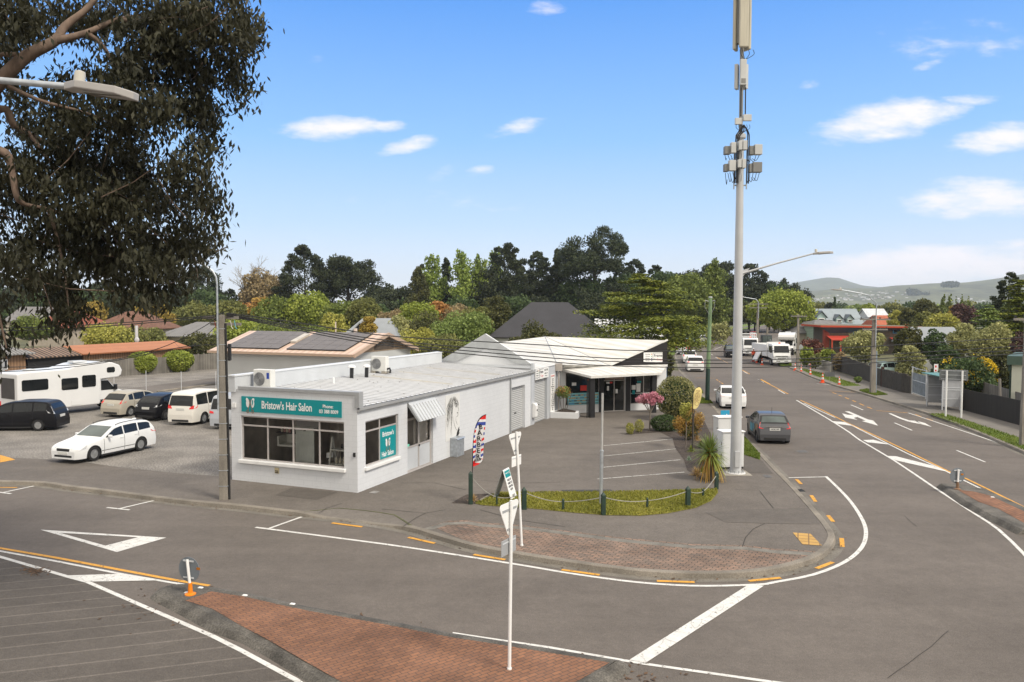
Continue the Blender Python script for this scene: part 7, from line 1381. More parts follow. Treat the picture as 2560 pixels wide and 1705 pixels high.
# low concrete walls and fences
BRUSH = mat('brushwood', (.062, .056, .048), .95, .55, 5, bump=1, bscale=22, fine=.5, stretch=(5, 5, .4)); BRUSHD = stripes('dark_fence_boards', (.030, .028, .026), (.042, .039, .036), .14, 3, rough=.85, var=.2, duty=.2, bump=.3)
PALING = stripes('grey_palings', (.12, .11, .095), (.23, .215, .19), .17, 3, rough=.9, var=.35, duty=.2, bump=.4)
def fence(name, label, pl, h, m, th=.08, cat='fence', group=None, posts=0, rough=0):
    t = thing(name, label, cat, (pl[0].x, pl[0].y, .1), 0, group); b = MB(); o = pl[0]; rr = random.Random(len(label)); hh = h if isinstance(h, (list, tuple)) else [h]*len(pl)
    for i in range(len(pl)-1):
        a, c_ = pl[i]-o, pl[i+1]-o; d_ = c_-a; L_ = d_.length; n = max(1, int(L_/(.5 if rough else 3))); nr_ = Vector((-d_.y, d_.x, 0)).normalized()*th/2
        for k in range(n):
            p, q = a+d_*(k/n), a+d_*((k+1)/n); z = hh[i]+(hh[i+1]-hh[i])*(k+.5)/n+rr.uniform(-rough, rough)
            b.add([p-nr_, q-nr_, q+nr_, p+nr_] + [v+Vector((0, 0, z)) for v in (p-nr_, q-nr_, q+nr_, p+nr_)], [(4, 5, 6, 7), (0, 1, 5, 4), (1, 2, 6, 5), (2, 3, 7, 6), (3, 0, 4, 7)])
    b.build('boards', m, t)
    if posts:
        for i in range(len(pl)-1):
            a, c_ = pl[i]-o, pl[i+1]-o; n = max(1, int((c_-a).length/posts))
            for k in range(n): p = a+(c_-a)*(k/n); q = MB(); q.box(p.x-.06, p.x+.06, p.y-.12, p.y-.03, 0, hh[i]+.08); q.build('post', TIMBER, t)
    return t
rf_ = [G(*cG(*p), .12) for p in [(372, 948), (560, 1008), (680, 1050), (765, 1083)]]; fence('brushwood_fence', 'dark brushwood fence along the right footpath left of the concrete pole', rf_, [1.75, 1.6, 1.5, 1.5], BRUSH, .2, rough=.05, group='brushwood fences')
rf_ = [G(*cG(*p), .12) for p in [(775, 1087), (850, 1106)]]; fence('brushwood_fence', 'short brushwood panel between brown post and white notice', rf_, 1.55, BRUSH, .2, rough=.02, group='brushwood fences')
rf_ = [G(*cG(*p), .12) for p in [(852, 1108), (930, 1130), (998, 1142)]]; t = fence('brushwood_fence', 'brushwood fence with a small white notice beside the gate', rf_, [1.55, 1.5, 1.4], BRUSH, .2, rough=.06, group='brushwood fences')
b = MB(); b.box(.1, .32, -.2, -.16, .95, 1.45); b.build('notice', SIGNW, t)
p = G(*cG(771, 1086), .12); b = MB(); b.box(-.1, .1, -.1, .1, 0, 1.75); o = b.build('fence_post', mat('red_brown_post', (.06, .028, .02), .8)); o.location = (p.x, p.y, .1); tag(o, 'dark red-brown post between two brushwood panels', 'post')
rf_ = [G(*cG(*p), .12) for p in [(1402, 1270), (1620, 1328), (1872, 1396)]]; rf_.append(rf_[-1]+(rf_[-1]-rf_[0])*.8); fence('board_fence', 'plain dark board fence at the right edge behind the footpath', rf_, [1.42, 1.45, 1.5, 1.5], BRUSHD, .06)
rf_ = [P(2438, 970, 58), P(2600, 985, 46)]; fence('paling_fence', 'grey paling fence showing over the dark board fence', [Vector((q.x, q.y, 0)) for q in rf_], 1.62, PALING, .05)
p = P(2503, 950, 50); b = MB(); b.tube([(0, 0, 0), (-.1, 0, 2.4)], [.1, .085], 8); o = b.build('old_post', TIMBER); o.location = (p.x, p.y, .1); tag(o, 'leaning old timber post behind the dark board fence', 'post')
for a_, c_, l, hh in (((1080, 520), (1140, 500), 'low concrete wall beside the driveway cone', .8), ((1200, 525), (1305, 560), 'short concrete wall at the left end of the brushwood fence', .95)):
    q0, q1 = G(*cE(*a_), .12), G(*cE(*c_), .12); fence('low_wall', l, [q0, q1], hh, mat('pale_concrete', (.33, .31, .27), .9, .15, 1), .15, cat='wall')
lf = [G(x, y, .13) for x, y in [(555, 921), (497, 925), (456, 928), (382, 935), (306, 940), (255, 945)]]; lf.append(lf[-1]+(lf[-1]-lf[-2])*1.3); fence('paling_fence', 'long weathered grey paling fence behind the gravel yard at left', lf, [1.7, 1.7, 1.6, 1.65, 1.7, 1.8, 1.8], PALING, .05, posts=6, rough=.03)
e0 = offs([p for p in LK if 150 < p.y < 300 and p.x > 20], 8.2); fence('dark_fence', 'dark fence along the far left verge under the pines', [Vector((p.x, p.y, 0)) for p in e0[::2]], 2.0, mat('far_dark_fence', (.05, .05, .052), .9, .3, .3), .1)
e0 = offs([p for p in LK if 112 < p.y < 150 and p.x > 15], 5.5); fence('brown_fence', 'brown timber fence behind the parked white hatchback', [Vector((p.x, p.y, 0)) for p in e0], 1.7, stripes('brown_boards', (.05, .03, .02), (.16, .075, .04), .5, 3, rough=.9, var=.3), .08)
p0, p1 = P(1946, 860, 113), P(1974, 860, 110); fence('black_gate', 'black metal gate between the tipper truck and the far motorhome', [Vector((p0.x, p0.y, 0)), Vector((p1.x, p1.y, 0))], 1.9, BLACK, .05, cat='gate')
# iron gate and bus shelter
q0, q1 = G(*C(6.817, 2260, 880)(135, 715), .12), G(*C(6.817, 2260, 880)(372, 800), .12); t = thing('iron_gate', 'pale blue-grey slatted gate with steel frame left of the bus shelter', 'gate', (q0.x, q0.y, .1)); d_ = q1-q0; L_ = d_.length; M = Matrix.Rotation(math.atan2(d_.y, d_.x), 4, 'Z')
b = MB()
for x in (0, L_): b.tube([M @ Vector((x, 0, 0)), M @ Vector((x, 0, 2.2))], .05, 8)
for z in (.15, 1.15, 2.12): b.tube([M @ Vector((0, 0, z)), M @ Vector((L_, 0, z))], .025, 6)
b.build('frame', LGREY, t); b = MB(); n = int(L_/.16)
for k in range(n): b.box(k*L_/n+.02, k*L_/n+.13, .02, .04, .18, 1.75, 0, M)
b.build('slats', mat('blue_grey_slats', (.19, .22, .25), .7, .25, 3), t)
s0, s1 = G(*C(6.817, 2260, 880)(395, 915), .12), G(*C(6.817, 2260, 880)(650, 990), .12); t = thing('bus_shelter', 'grey metal bus shelter with teal roof and seat beside the footpath', 'bus shelter', (s1.x, s1.y, .1), math.atan2(s0.y-s1.y, s0.x-s1.x)); L_ = (s0-s1).length; SH = mat('shelter_grey', (.36, .37, .39), .5, .1, 2)
b = MB(); dp_ = -1.15
for x in (0, L_):
    for y in (0, dp_): b.box(x-.04, x+.04, y-.04, y+.04, 0, 2.25)
b.build('frame', LGREY, t); b = MB(); b.box(-.2, L_+.25, dp_-.15, .35, 2.27, 2.33); b.build('roof', mat('teal_roof', (.10, .24, .23), .5, .15, 4), t, bevel=.01)
b = MB(); b.box(.04, L_-.04, dp_-.03, dp_+.01, .25, 2.2); b.build('back_panel', SH, t)
for x in (0, L_):
    b = MB(); b.box(x-.02, x+.02, dp_+.04, -.04, .25, 2.15, 0)
    for z in (.75, 1.35, 1.5): b.box(x-.04, x+.04, dp_+.05, -.05, z, z+.06, 1)
    b.build('side_panel', [SH, LGREY], t)
b = MB(); b.box(.2, L_-.2, dp_+.02, dp_+.4, .45, .5); b.build('seat', mat('seat_white', (.55, .55, .54), .5), t)
p0, p1 = G(2364, 1042.4, .13), G(2403, 1044, .13); t = thing('direction_sign', 'grey back of a wide road sign on two white posts in the right verge', 'road sign', (p0.x, p0.y, .12)); d_ = p1-p0; zt_ = ztop(p0.x, p0.y, 924)-.12; zb = ztop(p0.x, p0.y, 951)-.12
for v in (Vector((0, 0, 0)), Vector((d_.x, d_.y, 0))): b = MB(); b.tube([v, v+Vector((0, 0, zt_-.05))], .055, 10); b.build('post', SIGNW, t, smooth=40)
b = MB(); M = frame_m((d_.x/2, .10+d_.y/2, (zt_+zb)/2), (d_.x, d_.y, 0), (0, 0, 1)); hw_, hh = .80, (zt_-zb)/2; b.box(-hw_, hw_, -hh, hh, -.01, .01, 0, M); b.build('plate', mat('sign_back', (.13, .14, .145), .5, .06), t, bevel=.006); b = MB(); [b.box(-hw_*.85, hw_*.85, y-.012, y+.012, .011, .03, 0, M) for y in (-hh*.75, .0, hh*.78)]; b.build('bracket', LGREY, t)
p = P(2341, 940, 58); t = thing('notice_post', 'small white notice with red symbols on a post behind the bus shelter', 'sign', (p.x, p.y, .1)); b = MB(); b.tube([(.09, 0, 0), (.09, 0, 2.75)], .03, 6); b.build('post', SIGNW, t); b = MB(); b.box(-.2, .05, -.03, -.01, 2.15, 2.75, 0); b.box(-.13, -.02, -.034, -.031, 2.5, 2.65, 1); b.box(-.13, -.02, -.034, -.031, 2.22, 2.34, 1); b.build('plate', [SIGNW, RED], t)
# yard bits
for x, y, h, l in ((365.6, 976, 1.6, 'thin white post left in the yard behind the beige car'), (453.6, 981, 1.65, 'thin white post in the yard between the black hatchback and cream van'), (540, 976, 1.55, 'thin white post in the yard close to the lamp pole'), (285, 958, 1.3, 'thin white post in the yard beside the motorhome bunk')):
    g0 = G(x, y, .13); b = MB(); b.tube([(0, 0, 0), (0, 0, h)], .024, 6); o = b.build('yard_post', LGREY); o.location = g0; tag(o, l, 'post', 'thin white yard posts')
g0 = G(41, 1012, .13); t = thing('wheelie_bin', 'teal rubbish bin in a metal stand behind the motorhome', 'bin', (g0.x, g0.y, .13), .4); b = MB(); b.add([(-.3, -.3, .05), (.3, -.3, .05), (.3, .3, .05), (-.3, .3, .05), (-.36, -.36, 1.0), (.36, -.36, 1.0), (.36, .36, 1.0), (-.36, .36, 1.0)], [(4, 5, 6, 7), (0, 1, 5, 4), (1, 2, 6, 5), (2, 3, 7, 6), (3, 0, 4, 7)]); b.build('body', mat('bin_teal', (.02, .09, .10), .5), t, bevel=.03); b = MB(); b.box(-.38, .38, -.38, .38, 1.0, 1.06); b.build('lid', mat('bin_lid', (.03, .12, .13), .5), t, bevel=.02); b = MB(); b.tube([(-.6, -.5, 0), (-.6, -.5, .8), (.5, -.5, 1.1), (.5, -.5, 0)], .025, 6); b.build('stand', LGREY, t)
g0 = G(10, 988, .13); b = MB(); b.tube([(0, 0, 0), (0, 0, 3.6)], .1, 8); o = b.build('steel_column', GREYM); o.location = g0; tag(o, 'grey steel column at the left picture edge behind the black people mover', 'post')
p = P(341.8, 855, 93); t = thing('chimney_flue', 'pale grey flue pipe with round dish on the orange shed roof', 'flue', (p.x, p.y, 2.4)); b = MB(); b.tube([(0, 0, 0), (0, 0, 2.2)], .17, 10); b.build('pipe', LGREY, t); b = MB(); b.lathe([(.3, 0), (.2, .05), (.02, .08)], 14, 0); o = b.build('dish', LGREY, t); o.data.transform(Matrix.Translation((.12, -.2, .55)) @ Matrix.Rotation(math.pi/2, 4, 'X'))
# overhead cables: hung between real poles, each its own sagging curve
def cable_plane(pxs, A, B_, label, r=.020, extra=()):
    A, B_ = Vector(A), Vector(B_); n = Vector((B_.y-A.y, A.x-B_.x, 0)); pts = []
    for x, y in pxs:
        d = ray(x, y); o = Vector((0, 0, HC)); t_ = (A-o).dot(n)/d.dot(n); pts.append(o+d*t_)
    b = MB(); b.tube(smooth_pl(list(extra)+pts, 6), r, 5); tag(b.build('overhead_cable', PCAB), label, 'cable', 'overhead cables')
LA, RB = (lp.x, lp.y, 0), (27.5, 38.5, 0)
for pts, l in (([(566, 783), (700, 800), (850, 823), (1000, 842), (1360, 862.5), (1560, 875.5), (1860, 878.5), (2100, 870), (2330, 857), (2560, 843), (2760, 826)], 'highest overhead cable crossing before the mast'), ([(566, 785), (700, 808), (850, 834), (1000, 854), (1360, 883.5), (1560, 897), (1860, 900), (2100, 893), (2330, 879), (2560, 864), (2760, 848)], 'second overhead cable from the top crossing before the mast'),
        ([(566, 787), (700, 812), (850, 840), (1000, 861), (1360, 893.5), (1560, 904.5), (1860, 908.7), (2100, 901.5), (2330, 889), (2560, 874), (2760, 859)], 'third overhead cable from the top crossing before the mast'), ([(566, 789), (700, 816), (850, 846), (1000, 867.5), (1360, 903), (1560, 915.7), (1860, 918.7), (2100, 911), (2330, 898), (2560, 883), (2760, 868)], 'lowest overhead cable crossing before the mast')): cable_plane(pts, LA, RB, l)
LL = (-34, 30, 0)
for pts, l in (([(560, 780), (510, 791), (210, 813), (45, 819), (-120, 822)], 'upper cable running left from the lamp pole head'), ([(560, 783), (510, 795), (210, 819), (45, 826), (-120, 830)], 'lower cable running left from the lamp pole head')): cable_plane(pts, LA, LL, l, .016)
cable_plane([(545, 792), (500, 822), (400, 870), (250, 905), (100, 916), (-100, 919)], LA, LL, 'slack cable dropping left from the lamp pole across the motorhome', .014)
cable_plane([(556, 860), (460, 867), (360, 887), (250, 908), (100, 925), (-100, 932)], LA, LL, 'lowest slack cable passing over the motorhome roof', .014)
b = MB(); A_, B_ = Vector((lp.x, lp.y, 6.5)), Vector((-36.5, 86, 3.0)); b.tube([A_.lerp(B_, i/14)-Vector((0, 0, 3.2*(i/14)*(1-i/14))) for i in range(15)], .012, 5); tag(b.build('overhead_cable', PCAB), 'service cable from the lamp pole towards the orange shed', 'cable', 'overhead cables')
RP = G(2181.5, 983.4, 0)
for pts, B_, l in (([(2184, 792), (2300, 804), (2430, 806), (2560, 798), (2700, 785)], (31, 40, 0), 'thin cable from the right concrete pole towards the right edge'), ([(2186, 838), (2300, 858), (2420, 862), (2560, 848)], (31, 42, 0), 'pale service cable drooping right from the concrete pole'), ([(1995, 793), (2060, 800), (2120, 800), (2180, 792)], (P(1993, 790, 89).x, 89, 0), 'thin cable between the pale power pole and the right concrete pole'), ([(1897, 768), (1940, 790), (1970, 800), (1993, 803)], (P(1893, 790, 128).x, 128, 0), 'drooping cable between the distant lamp pole and the pale power pole')): cable_plane(pts, (RP.x, RP.y, 0) if l[0:4] != 'droo' else (P(1993, 790, 89).x, 89, 0), B_, l, .012)
# ================================================================ TREES AND PLANTS
RS = np.random.RandomState(12)
def quads(name, Pn, s, m, parent=None, aspect=1.0, hint=None, bias=.6, axis=None, diamond=False, rs=RS):
    n = len(Pn); Pn = np.asarray(Pn, float); s = np.asarray(s)*np.ones(n)*rs.uniform(.65, 1.3, n)
    nr = rs.normal(size=(n, 3)); nr /= np.linalg.norm(nr, axis=1)[:, None]
    if hint is not None: nr = nr + bias*hint; nr /= np.linalg.norm(nr, axis=1)[:, None]+1e-9
    a = rs.normal(size=(n, 3)) if axis is None else axis + .35*rs.normal(size=(n, 3))
    u = a - nr*np.sum(a*nr, 1)[:, None]; u /= np.linalg.norm(u, axis=1)[:, None]+1e-9; v = np.cross(nr, u)
    U = u*(s*.5)[:, None]; V = v*(s*.5*aspect)[:, None]
    if diamond: Q = np.stack([Pn-U, Pn+V-U*.15, Pn+U, Pn-V-U*.15], 1)
    else: Q = np.stack([Pn-U-V*.8, Pn+U*.8-V, Pn+U+V*.8, Pn-U*.8+V], 1)
    me = bpy.data.meshes.new(name); me.vertices.add(4*n); me.vertices.foreach_set('co', Q.reshape(-1)); me.loops.add(4*n); me.loops.foreach_set('vertex_index', np.arange(4*n, dtype=np.int32)); me.polygons.add(n); me.polygons.foreach_set('loop_start', np.arange(0, 4*n, 4, dtype=np.int32)); me.materials.append(m); me.update(); me.validate()
    o = bpy.data.objects.new(name, me); COL.objects.link(o)
    if parent is not None: o.parent = parent
    return o
def shell(c, r, n, rs=RS, inner=.55):           # points and outward directions in the outer part of an ellipsoid
    d = rs.normal(size=(n, 3)); d /= np.linalg.norm(d, axis=1)[:, None]; k = rs.uniform(inner, 1.0, n)**.7
    return np.asarray(c)+d*np.asarray(r)*k[:, None], d
LM = {}
def lm(k):
    if k not in LM:
        c = {'pine': ((.010, .014, .007), (.024, .031, .014), (.048, .056, .024)), 'pine2': ((.012, .018, .009), (.030, .040, .020), (.058, .070, .032)), 'olive': ((.035, .040, .012), (.085, .090, .026), (.14, .135, .04)), 'green': ((.030, .040, .010), (.072, .092, .020), (.14, .155, .035)), 'bright': ((.055, .070, .012), (.125, .150, .024), (.21, .225, .05)), 'poplar': ((.050, .075, .014), (.115, .150, .030), (.18, .21, .05)),
             'gold': ((.07, .055, .012), (.17, .125, .026), (.27, .19, .04)), 'orange': ((.09, .045, .015), (.20, .10, .03), (.27, .15, .05)), 'tan': ((.07, .055, .03), (.15, .115, .06), (.21, .165, .09)), 'dkolive': ((.018, .022, .008), (.048, .050, .016), (.085, .082, .026)), 'yg': ((.07, .075, .015), (.17, .165, .035), (.26, .24, .06)), 'copper': ((.035, .014, .012), (.085, .034, .024), (.14, .065, .04)), 'purple': ((.020, .012, .012), (.048, .026, .024), (.075, .045, .035)), 'silver': ((.065, .070, .028), (.16, .160, .066), (.26, .25, .11)), 'cedar': ((.020, .030, .008), (.085, .100, .018), (.19, .19, .03)),
             'hedge': ((.015, .026, .010), (.035, .055, .018), (.06, .085, .03)), 'gum': ((.016, .017, .009), (.040, .040, .021), (.095, .090, .052)), 'pink': ((.42, .12, .17), (.62, .28, .34), (.75, .48, .50)), 'rust': ((.10, .055, .012), (.18, .11, .025), (.25, .17, .04)), 'flower': ((.5, .33, .01), (.6, .42, .015), (.65, .5, .03)), 'fgreen': ((.04, .055, .016), (.09, .12, .03), (.16, .19, .06)), 'straw': ((.16, .11, .05), (.27, .19, .09), (.34, .26, .13)), 'blue': ((.09, .12, .09), (.15, .19, .14), (.22, .26, .19)), 'cream': ((.07, .08, .025), (.22, .21, .085), (.38, .35, .17)), 'flax': ((.05, .07, .015), (.15, .17, .03), (.28, .24, .06))}[k]
        g_ = 1.0 if k in ('pink', 'flower') else 1.4 if k == 'cream' else 1.0 if k == 'gum' else 1.75 if k in ('pine', 'pine2') else 2.0 if k in ('hedge', 'dkolive') else 2.2
        LM[k] = leafmat(k+'_leaves', *[tuple(min(.8, v*g_) for v in q) for q in c])
    return LM[k]
BARK = mat('bark', (.075, .062, .05), .9, .3, 6, stretch=(4, 4, .6)); BARKG = mat('grey_bark', (.17, .145, .12), .9, .3, 5, stretch=(4, 4, .6)); GUMB = mat('gum_bark', (.150, .105, .078), .8, .35, 3, stretch=(3, 3, 1))
def crown_pts(kind, h, w, N, rs):
    pts, hs = [], []
    def add(c, r, n, inner=.55): p, d = shell(c, r, max(int(n), 4), rs, inner); pts.append(p); hs.append(d)
    if kind == 'broad' or kind == 'shrub':
        z0 = .22*h if kind == 'broad' else .02*h; nb = 20; cz = (z0+h)/2; rz = (h-z0)/2
        add((0, 0, cz), (w*.40, w*.40, rz*.82), N*.30, .75)
        for i in range(nb):
            d = rs.normal(size=3); d[1] *= .9; d[2] = abs(d[2])*1.0-.45; d /= np.linalg.norm(d); r = rs.uniform(.16, .27)*w; f = rs.uniform(.70, .92); c = np.array([d[0]*(w/2-r*.8)*f/.8, d[1]*(w/2-r*.8)*f/.8, cz+d[2]*(rz-r*.55)]); add(c, (r, r, r*rs.uniform(.6, .9)), N*.70/nb)
    elif kind == 'pine':
        nb = 70
        add((0, 0, h*.48), (w*.32, w*.32, h*.40), N*.25, .6)
        for i in range(nb):
            t = (i+rs.rand())/nb; z = h*(.22+.76*t); rr_ = w/2*(1-t**2.6*.80)*rs.uniform(.62, 1.02); a = rs.uniform(0, 6.283); r = w*rs.uniform(.065, .13)*(1-.35*t); add((math.cos(a)*(rr_-r*.6), math.sin(a)*(rr_-r*.6), z), (r, r, r*rs.uniform(.55, .8)), N*.78/nb, .3)
    elif kind == 'umbrella':
        nb = 44
        for i in range(nb):
            d = rs.normal(size=3); d[2] = abs(d[2])*1.0-.25; d /= np.linalg.norm(d); r = w*rs.uniform(.10, .16); f = rs.uniform(.72, 1.0) if i > 12 else rs.uniform(.2, .6); add((d[0]*(w/2-r*.8)*f, d[1]*(w/2-r*.8)*f, h*.62+d[2]*(h*.38-r*.7)*f), (r, r, r*.75), N*.9/nb, .25)
        for i in range(8): a = rs.uniform(0, 6.283); add((math.cos(a)*w*.3, math.sin(a)*w*.3, h*rs.uniform(.28, .5)), (w*.12, w*.12, w*.07), N*.1/8, .3)
    elif kind == 'cone':
        nb = 40
        for i in range(nb):
            t = (i+rs.rand())/nb; z = h*(.10+.88*t); rr_ = w/2*(1-t)**.75; a = rs.uniform(0, 6.283); r = max(w*.14*(1-.5*t), .2); add((math.cos(a)*rr_*.7, math.sin(a)*rr_*.7, z), (r+rr_*.3, r+rr_*.3, r*1.4), N/nb, .4)
    elif kind == 'poplar':
        ns = 7
        for i in range(ns):
            a = rs.uniform(0, 6.283); o = w*.26*rs.rand(); hh = h*rs.uniform(.72, 1.0) if i else h; nb = 14
            for j in range(nb):
                t = (j+rs.rand())/nb; z = hh*(.06+.93*t); rr_ = w*.30*(math.sin(math.pi*min(1, (t*.92+.06)))**.6)+.15; b = rs.uniform(0, 6.283); add((math.cos(a)*o*(1-t*.4)+math.cos(b)*rr_*.5, math.sin(a)*o*(1-t*.4)+math.sin(b)*rr_*.5, z), (rr_*.75, rr_*.75, hh*.07), N/ns/nb, .3)
    elif kind == 'cedar':
        nl = 17
        for i in range(nl):
            t = i/(nl-1); z = h*(.36+.62*t); R = w/2*(1-t)**.62*(1.0 if i % 2 else .86)+w*.05; nb = int(9-5*t)
            for j in range(nb):
                a = rs.uniform(0, 6.283); q = rs.uniform(.35, .92)*R; r = R*rs.uniform(.20, .34)+.25; zz = z+rs.uniform(-.03, .03)*h-.03*q; n_ = int(N/(nl*4.2)); k = rs.uniform(-1, 1, (n_, 2)); k = k[np.sum(k*k, 1) < 1]; x = math.cos(a)*q+k[:, 0]*r*1.5; y = math.sin(a)*q+k[:, 1]*r
                p = np.stack([x, y, zz+rs.normal(size=len(k))*.06*r+.10*r*(1-np.sum(k*k, 1))], 1); pts.append(p); hs.append(np.tile([0, 0, 1.0], (len(k), 1)))
    P_, H_ = np.concatenate(pts), np.concatenate(hs); ok = P_[:, 2] > .05
    return P_[ok], H_[ok]
def branches(mb, h, w, rs, n=9, r0=.25, lo=.3, up=.35, mi=0, curve=0):
    mb.tube([(0, 0, 0), (w*.01, 0, h*.35), (-w*.01, w*.01, h*.65), (0, 0, h*.93)], [r0, r0*.8, r0*.5, r0*.12], 7)
    for i in range(n):
        t = lo+(.9-lo)*(i+rs.rand())/n; a = rs.uniform(0, 6.283); L = w*.42*(1-.6*t); z = h*t*.85; mb.tube([(0, 0, z), (math.cos(a)*L*.5, math.sin(a)*L*.5, z+L*up*.6), (math.cos(a)*L, math.sin(a)*L, z+L*up)], [r0*.45*(1-t*.6), r0*.28*(1-t*.6), r0*.08], 5)
TREES = 0
def tree(name, label, kind, px, py, wpx, D, m, group=None, bark=BARK, dens=6.0, sz=4.6, base=.1, cat='tree', hmax=None):
    global TREES; TREES += 1; rs = np.random.RandomState(100+TREES)
    o = at(px, 800, D); h = ztop(o.x, o.y, py)-base; w = wpx*D/F; s = max(.06, sz*D/F); N_ = int(min(24000, max(400, 1.9*dens*(wpx*(h*F/D)*.7)/(sz*sz))))
    t = thing(name, label, cat, (o.x, o.y, base), rs.uniform(-.4, .4), group); Pn, Hn = crown_pts(kind, h, w, N_, rs)
    asp = .8; ax = None
    if kind in ('pine', 'umbrella', 'cone'): asp = .55; ax = np.tile([0, 0, .6], (len(Pn), 1))+Hn
    if kind == 'poplar': asp = .7; ax = np.tile([0, 0, 1.2], (len(Pn), 1))
    quads('crown', Pn, s, lm(m) if isinstance(m, str) else m, t, asp, Hn, .8 if kind != 'cedar' else 1.6, ax, rs=rs)
    b = MB(); branches(b, h, w, rs, 9 if kind not in ('cedar', 'umbrella') else 16, max(.06, h*.017) if kind != 'umbrella' else h*.026, .25, .15 if kind == 'cedar' else .5); b.build('trunk', bark, t, smooth=60)
    return t
D_ = lambda v: v*K
# far pine belt, left to right
belt = [('pine', 20, 640, 110, 205, 'pine', 'dark pine at the far left edge seen through the gum leaves'), ('pine', 95, 628, 110, 200, 'pine', 'second dark pine from the left behind the gum leaves'), ('pine', 165, 655, 90, 195, 'pine2', 'third dark pine from the left below the gum branches'), ('pine', 240, 645, 110, 205, 'pine', 'broad dark pine behind the brown-roofed house'), ('pine', 315, 662, 100, 198, 'pine2', 'greyish pine above the ridged grey house'), ('pine', 385, 668, 90, 205, 'pine', 'dark pine between hanging gum leaves and the lamp pole'), ('pine', 465, 612, 120, 195, 'pine', 'tall dark pine directly left of the lamp tube'), ('pine', 532, 664, 55, 205, 'pine', 'small dark pine just right of the lamp tube'),
  ('broad', 606, 618, 105, 190, 'tan', 'brown-grey budding tree below the bare pale crown'), ('pine', 702, 562, 130, 185, 'pine', 'tall pointed dark pine left of the sky gap'), ('umbrella', 800, 577, 125, 188, 'pine', 'rounded dark pine with open gaps beside the pointed one'), ('pine', 862, 655, 70, 215, 'pine', 'low dark pine at the left of the sky gap'), ('umbrella', 915, 650, 75, 210, 'pine2', 'round-topped pine in the middle of the sky gap'), ('cone', 962, 614, 66, 170, 'dkolive', 'dark olive conifer in front of the first poplars'), ('poplar', 993, 588, 58, 180, 'poplar', 'slim bright green poplar, leftmost of the poplars'), ('pine', 968, 606, 50, 200, 'pine', 'dark pine behind the leftmost poplar'), ('cone', 1026, 594, 52, 185, 'pine', 'narrow black-green conifer between two poplars'), ('poplar', 1064, 577, 66, 178, 'poplar', 'broad bright green poplar in the middle of the poplars'), ('poplar', 1104, 590, 58, 180, 'poplar', 'third bright poplar leaning on the big dark pine'), ('poplar', 1140, 572, 40, 200, 'poplar', 'poplar tip showing behind the big dark pine'),
  ('pine', 1160, 560, 130, 182, 'pine', 'big dark pine right of the poplars'), ('pine', 1238, 576, 90, 188, 'pine2', 'dark pine between the big pine and the narrow spire'), ('cone', 1281, 572, 52, 186, 'pine', 'narrow dark spire-topped conifer left of the giant pine'), ('umbrella', 1366, 513, 142, 180, 'pine2', 'giant round-crowned pine standing above all other trees'), ('pine', 1455, 597, 100, 190, 'pine2', 'dark pine right of the giant round-crowned pine'), ('pine', 1508, 608, 70, 200, 'pine', 'smaller dark pine above the layered cedar'), ('umbrella', 1575, 612, 90, 230, 'pine', 'flat-topped dark pine behind the bright green round tree'), ('umbrella', 1655, 596, 90, 225, 'pine', 'dark pine crown behind the tall poplar left of the mast'), ('pine', 1722, 606, 100, 225, 'pine', 'dark pine immediately right of the mast'), ('umbrella', 1768, 636, 90, 235, 'pine2', 'brownish dark tree right of the mast above the road end'), ('cone', 1801, 640, 40, 240, 'pine', 'small spiky conifer standing against the hills'), ('umbrella', 1822, 645, 70, 215, 'pine', 'dark round tree beside the spiky conifer'),
  ('poplar', 1641, 600, 80, 165, 'green', 'tall green poplar left of the mast'), ('broad', 1583, 627, 110, 160, 'green', 'bright green round tree behind the layered cedar'), ('broad', 1800, 667, 135, 138, 'bright', 'large light green tree above the excavator cab'), ('broad', 1690, 690, 80, 190, 'dkolive', 'bare-looking olive bush at the foot of the tall poplar')]
for kd, x, y, w_, D, m, l in belt: tree({'pine': 'pine_tree', 'umbrella': 'pine_tree', 'cone': 'conifer_tree', 'poplar': 'poplar_tree', 'broad': 'broadleaf_tree'}[kd], l, kd, D_(x), D_(y), D_(w_)*(1.35 if kd != 'broad' else 1.1), D, m, 'trees of the far belt', dens=6.5)
und = [(x, 690+((x*7) % 23)-10, 95, 172+(x % 5)*4) for x in range(-20, 560, 62)] + [(x, 672+((x*7) % 25)-8, 100, 168+(x % 5)*4) for x in range(870, 1560, 62)] + [(x, 690+(x % 17), 90, 215) for x in range(1610, 1800, 45)]
und += [(x, 622+((x*11) % 29), 120, 181+(x % 5)*3) for x in range(1110, 1570, 46)] + [(x, 648+((x*11) % 17), 110, 186) for x in range(875, 1110, 55)] + [(x, 650+((x*11) % 25), 120, 186) for x in range(-20, 500, 62)] + [(x, 640+x % 13, 100, 222) for x in range(1690, 1790, 45)]
for x, y, w_, D in und: tree('dark_shrub', 'dark understorey evergreen filling the foot of the far tree belt', 'broad', D_(x), D_(y), D_(w_), D, 'pine' if x % 4 else 'hedge', 'dark understorey trees of the far belt', dens=4.5)
